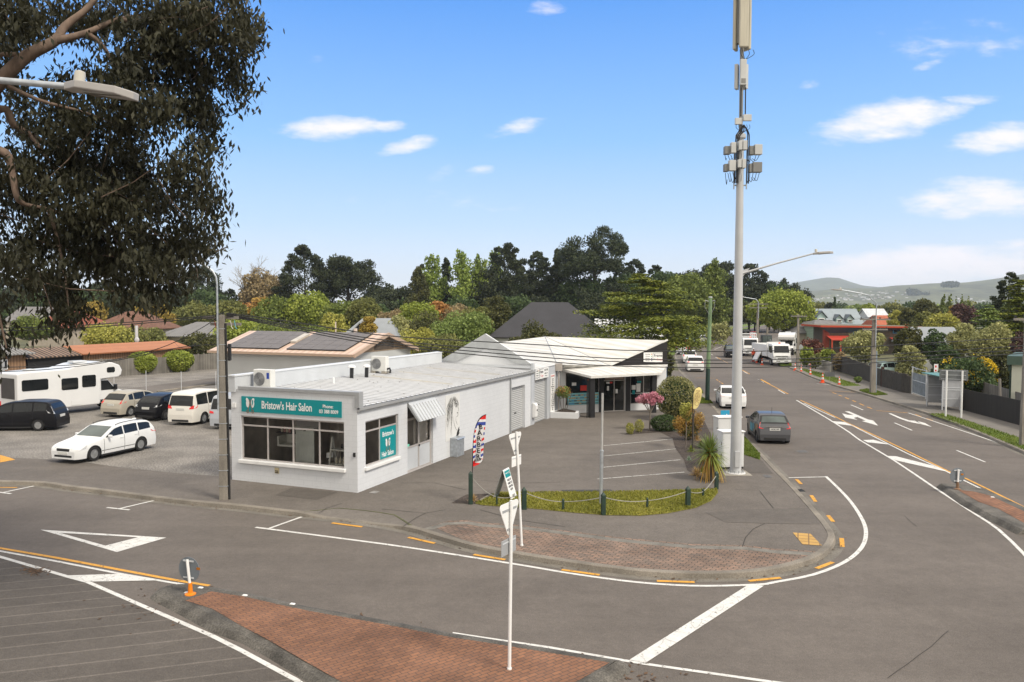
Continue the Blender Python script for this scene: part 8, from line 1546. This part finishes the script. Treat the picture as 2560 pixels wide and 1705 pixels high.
# bare pale tree
t = thing('bare_tree', 'pale leafless tree with fine twigs against the sky at left', 'tree', at(D_(600), 800, 195)); rs = np.random.RandomState(5); h = ztop(t.location.x, t.location.y, D_(586)); b = MB(); tw = []
def grow(p, d, L, r, lv):
    q = p+d*L; b.tube([p, (p+q)/2+Vector(rs.normal(size=3))*L*.05, q], [r, r*.8, r*.6], 4 if lv else 6)
    if lv < 5:
        for k in range(3 if lv else 5): nd = (d+Vector(rs.normal(size=3))*(.42 if lv else .5)); nd.z = abs(nd.z)*.8+.25; grow(q if k else p.lerp(q, .7), nd.normalized(), L*rs.uniform(.55, .75), r*.55, lv+1)
grow(Vector((0, 0, 0)), Vector((0, 0, 1)), h*.36, .42, 0); zz = max(v[2] for v in b.v); b.v = [(v[0]*1.0, v[1], v[2]*h/zz) for v in b.v]; b.build('branches', mat('pale_twigs', (.25, .205, .145), .9, .2), t)
# gardens between the houses, left and centre (full-view columns)
mid = [('broad', 75, 724, 92, 118, 'green', 'green feathery tree beside the brick-red roofed house'), ('broad', 212, 688, 66, 165, 'gold', 'golden-green tree above the brown hip roof'), ('broad', 250, 702, 60, 175, 'olive', 'small olive bush left of the hipped grey house'), ('shrub', 255, 742, 130, 108, 'yg', 'yellow-green blossoming bush above the orange shed'), ('shrub', 330, 752, 120, 110, 'olive', 'broad olive bush above the middle of the orange shed'), ('broad', 352, 698, 92, 138, 'gold', 'golden-brown tree left of the ridged grey roof'), ('broad', 442, 694, 96, 150, 'olive', 'olive-green tree above the ridged grey roof'), ('shrub', 405, 788, 110, 100, 'hedge', 'dark green shrubs below the ridged grey roof'), ('shrub', 470, 760, 110, 97, 'dkolive', 'dark olive bush left of the concrete lamp pole'), ('broad', 520, 690, 110, 150, 'olive', 'olive tree behind the lamp tube'), ('broad', 575, 690, 80, 155, 'orange', 'rusty-tipped tree right of the lamp tube'), ('broad', 600, 680, 55, 148, 'rust', 'small golden round tree below the brown-grey one'), ('broad', 560, 730, 130, 100, 'bright', 'yellow-tipped green tree right of the concrete lamp pole'),
  ('broad', 642, 684, 120, 130, 'green', 'mid green tree above the left solar panels'), ('broad', 715, 672, 120, 128, 'bright', 'tall fresh green tree above the solar roof ridge'), ('shrub', 625, 742, 150, 92, 'green', 'dark green bush behind the solar roof at left'), ('shrub', 712, 748, 150, 90, 'green', 'leafy green bush behind the middle of the solar roof'), ('shrub', 760, 716, 90, 96, 'yg', 'yellow-green bush behind the solar roof flue'), ('broad', 790, 690, 110, 125, 'green', 'green tree left of the grey gabled house'), ('broad', 838, 682, 80, 122, 'olive', 'olive-gold tree behind the grey gabled house'), ('broad', 875, 700, 90, 140, 'hedge', 'dark green round bush right of the olive-gold tree'), ('shrub', 905, 705, 80, 118, 'tan', 'brown twiggy bush behind the grey roof'), ('broad', 958, 684, 96, 112, 'bright', 'bright green tree below the dark olive conifer'), ('broad', 1008, 692, 80, 116, 'orange', 'orange-brown tree below the middle poplar'), ('broad', 1050, 700, 80, 114, 'tan', 'tan-coloured tree beside the orange-brown one'), ('broad', 1098, 704, 90, 112, 'olive', 'rounded olive tree left of the dark-roofed house'), ('broad', 1140, 678, 72, 113, 'dkolive', 'dark yellow-tipped tree touching the dark-roofed house'),
  ('shrub', 985, 722, 150, 92, 'dkolive', 'large dark olive bush right of the grey gabled house'), ('shrub', 915, 728, 90, 90, 'silver', 'pale grey-green bush against the grey roof'), ('shrub', 1065, 713, 150, 86, 'fgreen', 'large fresh green bush left of the workshop gable'), ('shrub', 965, 755, 130, 80, 'yg', 'yellow-green bush behind the salon parapet'), ('shrub', 1020, 768, 130, 76, 'olive', 'olive-brown bush beside the workshop gable'), ('shrub', 1235, 741, 125, 76, 'dkolive', 'brown-olive bush in front of the dark roof'), ('shrub', 1150, 790, 70, 70, 'olive', 'low bush behind the workshop roof'), ('broad', 845, 722, 50, 83, 'gold', 'thin golden spring tree before the grey gabled house'), ('broad', 1600, 712, 90, 170, 'olive', 'olive tree between the cedar and green timber pole'), ('shrub', 1528, 790, 42, 62, 'dkolive', 'dark shrub right of the framing shop sign'), ('shrub', 1590, 745, 80, 162, 'green', 'green shrub above the brown fence'), ('shrub', 1655, 740, 60, 150, 'silver', 'pale blossoming shrub beyond the green timber pole')]
for kd, x, y, w_, D, m, l in mid: tree('garden_shrub' if kd == 'shrub' else 'garden_tree', l, kd, D_(x), D_(y), D_(w_), D, m, 'garden trees and shrubs', dens=6.5)
tree('cedar_tree', 'wide layered cedar with flat yellow-green boughs behind the framing shop', 'cedar', 1605, 686, 345, 72, 'cedar', None, dens=5.0, sz=5.2)
# right-hand side (columns read from the enlarged crop)
rgt = [('shrub', 215, 700, 190, 100, 'copper', 'copper-red shrub beside the pale power pole'), ('shrub', 185, 775, 130, 91, 'bright', 'light green shrub above the low concrete wall'), ('shrub', 345, 785, 130, 90, 'bright', 'fresh green shrub in front of the red-trimmed house'), ('shrub', 255, 820, 90, 88, 'olive', 'small olive shrub between two light green shrubs'), ('shrub', 460, 815, 130, 84, 'tan', 'brown twiggy shrub behind the left brushwood fence'), ('broad', 640, 640, 330, 80, 'silver', 'grey-green tree in front of the red-trimmed house'), ('broad', 985, 606, 230, 76, 'dkolive', 'sparse brown-green tree right of the concrete pole'), ('shrub', 1000, 765, 230, 68, 'silver', 'grey-green bush above the brushwood fence notice'), ('broad', 1195, 630, 170, 74, 'hedge', 'dark green tree in the middle of the right-hand garden'), ('broad', 1420, 600, 280, 70, 'silver', 'pale olive-grey tree left of the flue in the right-hand garden'), ('broad', 1640, 585, 330, 66, 'silver', 'large grey-green tree at the right behind the gorse'), ('shrub', 1280, 760, 220, 64, 'hedge', 'dark thicket behind the iron gate'), ('shrub', 1720, 790, 240, 60, 'dkolive', 'dark bush between gorse and cream shed'), ('broad', 1250, 500, 280, 112, 'yg', 'yellow-olive round tree above the grey cottage'), ('broad', 1400, 440, 240, 124, 'purple', 'purple-brown tree below the three small poplars'), ('broad', 1330, 450, 160, 128, 'gold', 'golden-tipped tree left of the purple-brown one'), ('broad', 1120, 385, 210, 170, 'dkolive', 'tall brown-green dome-shaped tree against the hills'), ('poplar', 1245, 366, 75, 190, 'green', 'green poplar clump right of the dome-shaped tree'), ('poplar', 1295, 372, 55, 192, 'green', 'second green poplar right of the dome-shaped tree'), ('poplar', 1350, 392, 40, 195, 'green', 'short poplar, leftmost of the three against the hill'), ('poplar', 1390, 377, 50, 195, 'green', 'middle poplar of the three against the hill'), ('poplar', 1447, 383, 45, 195, 'green', 'rightmost poplar of the three against the hill'), ('broad', 985, 450, 170, 126, 'dkolive', 'dark brown-green tree above the orange tiled roof'), ('broad', 1090, 490, 160, 120, 'olive', 'olive tree between the orange roof and yellow-olive tree'), ('broad', 880, 480, 130, 145, 'yg', 'yellow-green tree above the orange tiled roof'), ('broad', 672, 436, 155, 235, 'bright', 'rounded light green tree right of the dormer house'), ('cone', 395, 383, 55, 260, 'hedge', 'dark columnar tree behind the dormer house ridge'), ('broad', 350, 420, 70, 262, 'pine', 'low dark tree left of the columnar one behind the dormer house'), ('broad', 800, 470, 80, 240, 'pine2', 'far dark tree between the dormer house and orange roof'), ('broad', 255, 450, 90, 240, 'olive', 'far olive tree left of the dormer house'), ('broad', 205, 440, 90, 150, 'dkolive', 'dark palm-like tree right of the large light green tree'),
  ('cedar', 1600, 452, 340, 80, 'fgreen', 'feathery light green tree below the right-hand cedar'), ('cedar', 1840, 262, 330, 72, 'cedar', 'yellow-green layered cedar at the right picture edge'), ('pine', 1760, 185, 330, 96, 'pine', 'dark wind-shaped pine with bare limbs at the right edge'), ('broad', 1850, 610, 130, 62, 'purple', 'dark purple tree beside the right-edge pole'), ('shrub', 590, 1005, 50, 72, 'fgreen', 'small creeper growing on the brushwood fence')]
for kd, x, y, w_, D, m, l in rgt:
    a_ = cG(x, y); tree('garden_shrub' if kd == 'shrub' else 'poplar_tree' if kd == 'poplar' else 'cedar_tree' if kd == 'cedar' else 'pine_tree' if kd == 'pine' else 'garden_tree', l, kd, a_[0], a_[1], w_/3.137, D, m, 'trees on the right-hand side', dens=6.5)
# far fillers behind the right-hand houses
for i, x in enumerate(range(1840, 2420, 42)): tree('far_tree', 'small distant tree filling the ground below the hills', 'broad', D_(x), D_(700-(i*13 % 17)*.6), D_(60), 300+(i*37 % 90), ('dkolive', 'olive', 'hedge', 'fgreen')[i % 4], 'small distant trees below the hills', dens=4)
# gorse
a_ = cG(1450, 850); t = tree('gorse_bush', 'gorse bush with yellow flowers behind the bus shelter', 'shrub', a_[0], a_[1], 150, 58, 'hedge', None, dens=6)
rs = np.random.RandomState(3); p, d = shell((0, 0, 1.9), (2.1, 1.9, 1.7), 5200, rs, .85); g_ = np.sin(p[:, 0]*2.3+p[:, 2]*1.7)+np.sin(p[:, 2]*3.1-p[:, 0]*1.3+1)+.4*rs.normal(size=len(p)); quads('flowers', p[g_ > .75], .11, lm('flower'), t, .8, d[g_ > .75], .8)
# hill-top trees and hillside houses
for i, (x0, x1, y0, y1, D, l) in enumerate([(2358, 2388, 696, 704, 2950, 'dark clump of trees on the skyline of the near hill'), (2272, 2322, 712, 728, 2850, 'dark band of trees across the near hillside')]):
    t = thing('hill_trees', l, 'trees', at((x0+x1)/2, 800, D)); rs = np.random.RandomState(i); pts = []
    for k in range(16):
        f = k/15; x = (x0+(x1-x0)*f-(x0+x1)/2)*D/F; z = 4+(YH-(y0+(y1-y0)*f*(i)) )*D/F; p, d = shell((x, rs.uniform(-20, 20), z-15), (10, 9, 11), 60, rs, .4); pts.append(p)
    quads('canopy', np.concatenate(pts), 6, lm('pine'), t); b = MB()
    for k in range(6): x = (x0+(x1-x0)*k/5-(x0+x1)/2)*D/F; z = 4+(YH-y0)*D/F-15; b.tube([(x, 0, z-12), (x, 0, z)], 1, 4)
    b.build('trunks', BARK, t)
hb = MB(); hb.box(-7, 7, -5, 5, 0, 5, 0); hb.add([(-8, -6, 5), (8, -6, 5), (8, 6, 5), (-8, 6, 5), (-8, 0, 8), (8, 0, 8)], [(0, 1, 5, 4), (2, 3, 4, 5), (1, 2, 5), (3, 0, 4)], 1); hme = [hb.build('hill_house', [WHW, mat('hill_roof_%d' % k, c_, .6)]) for k, c_ in enumerate(((.30, .31, .33), (.45, .45, .46), (.2, .17, .16)))]
rr = random.Random(8); cnt = 0; HILLOBJ = [o for o in bpy.data.objects if o.name.startswith('hills')]
bpy.context.view_layer.update(); dg = bpy.context.evaluated_depsgraph_get()
for k in range(120):
    u = rr.random(); x = 2030+u*240 if k % 5 else rr.uniform(2380, 2540); y = rr.uniform(726, 752) if x < 2300 else rr.uniform(744, 758)
    if x < 2300 and y < 744-(x-2030)*.085 - rr.random()*4: continue
    d = ray(x, y); ok, loc, nr_, ix, ob, mx_ = S.ray_cast(dg, Vector((0, 0, HC))+d*900, d.normalized())
    if not ok or not ob.name.startswith('hills'): continue
    o = hme[cnt % 3] if cnt < 3 else hme[rr.randrange(3)].copy()
    if cnt >= 3: COL.objects.link(o)
    o.location = loc - Vector((0, 0, 2)); o.rotation_euler = (0, 0, rr.uniform(-.7, .7)); s_ = rr.uniform(.45, .8); o.scale = (s_, s_, s_); tag(o, 'tiny pale house scattered on the far hillside suburb', 'house', 'houses on the far hillside'); cnt += 1
for o in hme[cnt:]: bpy.data.objects.remove(o)
# clipped hedges by the fence
for px_, py_, wpx, l in ((353, 883, 62, 'round clipped yellow-green shrub before the fence, left one'), (444, 879, 68, 'round clipped yellow-green shrub before the fence, right one near the shed end')):
    o = at(px_, 800, 79 if px_ < 400 else 82); t = thing('clipped_shrub', l, 'shrub', (o.x, o.y, .1), 0, 'clipped shrubs by the fence'); h = ztop(o.x, o.y, py_); w = wpx*80/F; rs = np.random.RandomState(px_)
    p, d = shell((0, 0, h*.50), (w*.62, w*.56, h*.52), 5200, rs, .8); p[:, :2] *= np.clip(.74+.35*(p[:, 2:3]/h), .5, 1.0); quads('foliage', p, .16, lm('bright'), t, .8, d, .8, rs=rs); b = MB(); [b.tube([(0, 0, 0), (math.cos(a)*.25, math.sin(a)*.25, h*.4)], [.06, .04], 5) for a in (0, 2, 4)]; b.build('stems', BARK, t)
# ---- garden bed plants
def plant(name, label, base_px, z, parts, group='garden bed plants', rz=0):
    g0 = G(*base_px, z); t = thing(name, label, 'plant', (g0.x, g0.y, z), rz, group); k = g0.y/F
    for fn in parts: fn(t, k)
    return t
def ball(c, r, n, s, m, inner=.7, nm='foliage', asp=.7, seed=1): 
    def f(t, k): rs = np.random.RandomState(seed); p, d = shell(c, r, n, rs, inner); ok = p[:, 2] > .01; quads(nm, p[ok], s, lm(m), t, asp, d[ok], .8, rs=rs)
    return f
def stem(pts, r, m=BARKG, nm='stem'):
    def f(t, k): b = MB(); b.tube(pts, r, 7); b.build(nm, m, t, smooth=60)
    return f
def blades(n, L, wd, m, droop=.5, spread=1.0, z0=0, nm='leaves', seed=1, lo=-.2):
    def f(t, k):
        rs = np.random.RandomState(seed); b = MB()
        for i in range(n):
            a = rs.uniform(0, 6.283); e = rs.uniform(lo, 1.45) if spread >= 1 else rs.uniform(1.0, 1.5); l = L*rs.uniform(.75, 1.1); d = Vector((math.cos(a)*math.cos(e), math.sin(a)*math.cos(e), math.sin(e))); sd = Vector((-math.sin(a), math.cos(a), 0))*wd/2; p = Vector((0, 0, z0)); base = len(b.v)
            for j in range(5): q = j/4; c_ = p+d*l*q-Vector((0, 0, droop*l*q*q*math.cos(e))); w_ = 1-q**2; b.v += [tuple(c_-sd*(w_+.05)), tuple(c_+sd*(w_+.05))]
            for j in range(4): b.f.append([base+2*j, base+2*j+1, base+2*j+3, base+2*j+2]); b.m.append(0)
        b.build(nm, lm(m), t)
    return f
plant('variegated_shrub', 'large round cream-variegated shrub beside the framing shop corner', (1690, 1050), .13, [ball((0, 0, 1.35), (1.15, 1.1, 1.15), 2600, .12, 'hedge', .6, 'inner_foliage', .7, 4), ball((0, 0, 1.4), (1.28, 1.2, 1.28), 5200, .085, 'cream', .80, 'foliage', .6, 5), stem([(0, 0, 0), (.05, 0, .8)], .06)])
plant('blossom_tree', 'small standard tree with pink blossom before the shop post', (1624, 1076), .136, [stem([(0, 0, 0), (.02, 0, .95)], [.045, .04], BARKG, 'trunk')] + [stem([(.02, 0, .95), (x, y, 1.45), (x*1.9, y*1.9, z)], [.03, .02, .01], BARKG, 'branch') for x, y, z in ((-.3, 0, 1.8), (.3, .1, 1.8), (0, -.2, 1.9), (.15, .2, 1.9), (-.15, .1, 1.85))] + [ball((x, y, z), (.26, .24, .22), 260, .075, 'pink', .2, 'blossom', .8, i) for i, (x, y, z) in enumerate(((-.55, 0, 1.72), (-.3, -.1, 1.88), (0, 0, 1.86), (.3, .1, 1.84), (.52, 0, 1.75), (.05, -.3, 1.65), (-.2, .2, 1.6), (.2, -.1, 1.98)))] + [ball((0, 0, 1.75), (.6, .35, .3), 120, .07, 'copper', .2, 'young_leaves', .6, 9)])
plant('hedge_shrub', 'low dark green clipped hedge beside the blossom tree', (1662, 1077), .136, [ball((0, 0, .42), (.82, .5, .48), 3000, .07, 'hedge', .75, 'foliage', .7, 6)])
plant('golden_conifer', 'small golden-green ball conifer, left of the pair', (1575, 1085), .136, [ball((0, 0, .3), (.24, .24, .34), 1100, .06, 'yg', .5, 'foliage', .3, 7)]); plant('golden_conifer', 'small golden-green ball conifer, right of the pair', (1598, 1080), .136, [ball((0, 0, .34), (.27, .27, .38), 1200, .06, 'yg', .5, 'foliage', .3, 8)])
plant('bronze_conifer', 'spreading bronze-brown conifer in the garden bed', (1722, 1100), .136, [ball((x, y, z), (.34, .3, .42), 420, .075, 'rust', .3, 'foliage', .5, 20+i) for i, (x, y, z) in enumerate(((0, 0, .45), (-.35, 0, .6), (.38, .1, .7), (.1, .1, .95), (-.2, .1, .95), (.5, 0, 1.05), (-.5, .1, .85)))] + [ball((0, 0, .5), (.5, .4, .5), 500, .09, 'dkolive', .3, 'inner_foliage', .6, 33)])
plant('slim_tree', 'slim young tree with thin stem and light green top in the garden bed', (1714, 1120), .136, [stem([(0, 0, 0), (.03, 0, .9), (.0, 0, 1.7)], [.03, .025, .015], BARKG, 'trunk'), ball((0, 0, 1.85), (.36, .33, .42), 700, .09, 'yg', .2, 'foliage', .5, 12), ball((.05, 0, 1.6), (.25, .25, .3), 250, .09, 'green', .2, 'foliage', .5, 13)])
plant('withered_tree', 'slim stemmed plant with drooping brown fronds behind the yellow flag', (1731, 1125), .136, [stem([(0, 0, 0), (.05, 0, 1.9)], [.045, .03], BARK, 'trunk'), blades(50, .5, .04, 'rust', .9, 1.0, 1.9, 'fronds', 3)])
cab = plant('cabbage_tree', 'spiky cabbage tree with yellow-tipped leaves and a brown skirt beside the mast', (1774, 1200), .136, [stem([(0, 0, 0), (.03, 0, .5), (.06, 0, 1.0)], [.16, .13, .10], BARK, 'trunk'), blades(210, .92, .05, 'fgreen', .30, 1.0, 1.08, 'leaves', 4, -.3), blades(120, .85, .045, 'flax', .75, 1.0, .98, 'lower_leaves', 5, -.5), blades(90, .85, .05, 'rust', 2.2, 1.0, .95, 'dead_leaves', 6, -.9)])
for i, (px_, n, L, wd, m, l) in enumerate((((1740, 1187), 220, .42, .018, 'straw', 'brown tussock grass left of the cabbage tree'), ((1757, 1180), 90, .3, .03, 'bright', 'small green tuft at the foot of the cabbage tree'), ((1722, 1150), 160, .22, .02, 'blue', 'blue-green low plant at the edge of the parking bays'), ((1728, 1128), 140, .35, .025, 'bright', 'green strap-leaved tuft below the slim tree'), ((1742, 1100), 160, .42, .02, 'straw', 'straw-coloured tussock behind the slim tree'), ((1752, 1118), 120, .4, .03, 'olive', 'olive tuft behind the cabbage tree'), ((1690, 1078), 120, .25, .02, 'blue', 'pale low plant between hedge and bronze conifer'), ((1183, 1252), 160, .32, .012, 'straw', 'dry straw tuft beside the tall flag bollard'))):
    plant('grass_tuft', l, px_, .136, [blades(n, L, wd, m, .5, 1.0, 0, 'leaves', 40+i, .2)])
q = SW(.55, 22.3); t = thing('planter_shrub', 'nandina shrub with reddish leaf tips growing in the planter', 'plant', (q.x, q.y, .48)); 
for i, (x, y) in enumerate(((-.1, 0), (.1, .05), (0, -.1), (.18, -.1))): b = MB(); b.tube([(x, y, 0), (x*2.2, y*2, .8), (x*3, y*3, 1.2)], .02, 5); b.build('stem', BARKG, t)
ball((0, 0, 1.15), (.48, .48, .42), 700, .10, 'fgreen', .2, 'foliage', .5, 50)(t, 1); ball((0, 0, 1.25), (.5, .5, .4), 150, .10, 'orange', .6, 'red_tips', .5, 51)(t, 1)
# ---- grass blades
def grass(name, polys, n, h, m, label, z=.136):
    rs = np.random.RandomState(n); pts = []
    for pl in polys:
        xs, ys = np.array([p.x for p in pl]), np.array([p.y for p in pl]); A = rs.uniform(size=(n*3, 2))*[xs.max()-xs.min(), ys.max()-ys.min()]+[xs.min(), ys.min()]; ins = np.zeros(len(A), bool); j = len(pl)-1
        for i in range(len(pl)):
            c_ = ((ys[i] > A[:, 1]) != (ys[j] > A[:, 1])) & (A[:, 0] < (xs[j]-xs[i])*(A[:, 1]-ys[i])/(ys[j]-ys[i]+1e-12)+xs[i]); ins ^= c_; j = i
        pts.append(A[ins])
    A = np.concatenate(pts); Pn = np.concatenate([A, np.full((len(A), 1), z+h*.4)], 1)
    o = quads(name, Pn, h, m, None, .35, axis=np.tile([0, 0, 2.0], (len(Pn), 1)), diamond=True, rs=rs); stuff(o, label, 'grass')
grass('lawn_grass', [W2(lawn_px, .136)], 9000, .085, leafmat('lawn_blades', (.12, .13, .02), (.25, .25, .036), (.38, .34, .08)), 'short yellowish mown grass of the corner lawn')
grass('verge_grass', [W2(v, .134) for v in verges], 3500, .10, leafmat('verge_blades', (.08, .115, .015), (.145, .20, .028), (.22, .24, .05)), 'green grass of the roadside verges')
# ---- the big gum tree at upper left (trunk outside the picture)
gt = thing('gum_tree', 'large eucalyptus with drooping dark leaves hanging into the picture at upper left', 'tree', (-15.5, 15.5, 0)); GO = Vector((-15.5, 15.5, 0)); rs = np.random.RandomState(21)
def gp(x, y, D): return P(x*K, y*K, D)-GO
b = MB(); fork = gp(-130, 330, 16.5); b.tube([(0, 0, 0), (.3, .2, 3), (.6, .4, 6), fork], [.48, .42, .36, .28], 12)
limbs = [[(-130, 330, 16.5), (0, 188, 16.5), (60, 130, 16.6), (125, 95, 16.8), (150, 60, 17), (205, 15, 17.2), (260, -60, 17.5)], [(125, 95, 16.8), (200, 75, 17), (270, 45, 17.4), (360, 30, 18)], [(60, 130, 16.6), (10, 125, 16.4), (-60, 140, 16)], [(-130, 330, 16.5), (0, 250, 17), (30, 285, 17.2), (70, 310, 17.5), (130, 340, 18), (220, 380, 18.5), (330, 400, 19)], [(-130, 330, 16.5), (0, 345, 16), (25, 380, 16), (38, 450, 16), (60, 470, 16.2), (110, 480, 16.5), (160, 500, 16.8)], [(110, 480, 16.5), (130, 540, 16.5), (150, 640, 16.4), (160, 740, 16.4)], [(200, 75, 17), (240, 110, 17.2), (300, 200, 17.6), (420, 260, 18)], [(330, 400, 19), (400, 480, 19), (440, 560, 19), (455, 640, 19)], [(220, 380, 18.5), (300, 480, 18.4), (340, 600, 18.3), (370, 690, 18.2)], [(270, 45, 17.4), (420, 60, 18), (540, 90, 18.5)], [(330, 400, 19), (420, 420, 19.3), (500, 470, 19.5)], [(-130, 330, 16.5), (-60, 560, 15.8), (-10, 700, 15.6), (15, 800, 15.6)], [(0, 188, 16.5), (90, 230, 16.8), (200, 260, 17), (300, 300, 17.4)], [(70, 310, 17.5), (160, 430, 17.4), (260, 540, 17.4), (300, 660, 17.6)]]
for i, l in enumerate(limbs):
    pts = smooth_pl([gp(*q) for q in l], 4); n = len(pts); r0 = (.17, .09, .07, .10, .09, .045, .055, .045, .05, .05, .04, .06, .05, .05)[i]; b.tube(pts, [r0*(1-.75*j/(n-1)) for j in range(n)], 8)
b.build('trunk', GUMB, gt, smooth=60)
clus = [(40, 20, 90, 60), (130, 20, 70, 45), (230, 40, 90, 70), (330, 30, 90, 80), (430, 40, 90, 90), (520, 30, 70, 80), (575, 40, 42, 60), (560, 100, 45, 60), (470, 120, 90, 80), (380, 130, 80, 70), (300, 140, 70, 60), (520, 170, 60, 50), (560, 195, 32, 30), (572, 235, 14, 22), (440, 210, 90, 60), (360, 230, 70, 50), (30, 90, 50, 60), (60, 60, 60, 50), (20, 160, 40, 30), (200, 190, 80, 40), (280, 225, 70, 45), (485, 250, 45, 60), (500, 300, 30, 55), (470, 330, 34, 40), (395, 290, 22, 25), (60, 215, 60, 30), (140, 250, 80, 50), (60, 290, 60, 40), (240, 290, 90, 50), (330, 310, 60, 50), (150, 330, 80, 60), (40, 380, 60, 50), (260, 370, 100, 60), (360, 390, 80, 50), (440, 400, 60, 40), (100, 420, 90, 60), (210, 450, 110, 60), (330, 470, 90, 60), (430, 470, 70, 50), (495, 470, 40, 50), (505, 520, 30, 40), (40, 460, 60, 60), (60, 540, 70, 50), (150, 530, 90, 60), (260, 550, 100, 60), (360, 560, 80, 50), (450, 560, 60, 50), (485, 550, 30, 40), (120, 600, 80, 50), (30, 580, 40, 50), (220, 620, 80, 40), (330, 630, 60, 50), (420, 620, 60, 40), (300, 680, 40, 50), (360, 680, 45, 55), (400, 660, 40, 40), (380, 705, 16, 35), (440, 640, 40, 30), (150, 680, 40, 50), (170, 740, 40, 50), (160, 770, 26, 30), (110, 660, 30, 30), (190, 720, 30, 30), (130, 725, 16, 20), (10, 740, 28, 40), (15, 800, 32, 60), (10, 700, 20, 30), (-10, 640, 30, 60), (300, 590, 90, 40), (190, 400, 110, 50), (300, 430, 90, 50)]
pts, hn = [], []
for (x, y, rx, ry) in clus:
    if y > 600: y -= 24; ry *= .85
    D = rs.uniform(15.5, 19.5) if y < 650 else rs.uniform(16, 17.5); sc_ = K*D/F; n = int(rx*ry*.225)
    nsub = max(3, int(rx*ry/300))
    for j in range(nsub):
        a, q = rs.uniform(0, 6.283), math.sqrt(rs.rand()); c_ = gp(x-20+rx*q*.9*math.cos(a), y-8+ry*q*.9*math.sin(a), D+rs.normal()*.5); m_ = n//nsub+1
        o = rs.normal(size=(m_, 3))*np.array([.17, .20, .12]); o[:, 2] -= np.abs(rs.normal(size=m_))*.20; pts.append(np.array(c_)+o)
Pn = np.concatenate(pts); quads('crown', Pn, .165, lm('gum'), gt, .36, axis=np.tile([0, 0, -1.3], (len(Pn), 1)), diamond=True, rs=rs)
print('GUM LEAVES', len(Pn))
b = MB()
for k in range(620):
    p = Vector(Pn[rs.randint(len(Pn))]); q = Vector(Pn[rs.randint(len(Pn))])
    if (p-q).length < 1.6: b.tube([p, (p+q)/2+Vector((0, 0, -.08)), q], [.014, .011, .006], 4)
b.build('twigs', GUMB, gt)['kind'] = 'stuff'
# ---- air between here and the hills
b = MB(); b.box(-5950, 5950, -350, 6550, -1.2, 240); hz = b.build('haze', None); hz.data.materials.clear(); hm = bpy.data.materials.new('haze_air'); hm.use_nodes = True; ht = hm.node_tree; ht.nodes.clear(); pv = N(ht, 'ShaderNodeVolumePrincipled'); pv.inputs['Color'].default_value = (.76, .86, 1.0, 1); pv.inputs['Density'].default_value = .00012; pv.inputs['Density Attribute'].default_value = ''; mo = N(ht, 'ShaderNodeOutputMaterial'); ht.links.new(pv.outputs[0], mo.inputs['Volume']); hz.data.materials.append(hm); hz['kind'] = 'stuff'; hz['label'] = 'pale blue haze in the air'; hz['category'] = 'haze'
try: hm.cycles.homogeneous_volume = True
except Exception: pass
S.cycles.volume_bounces = 1
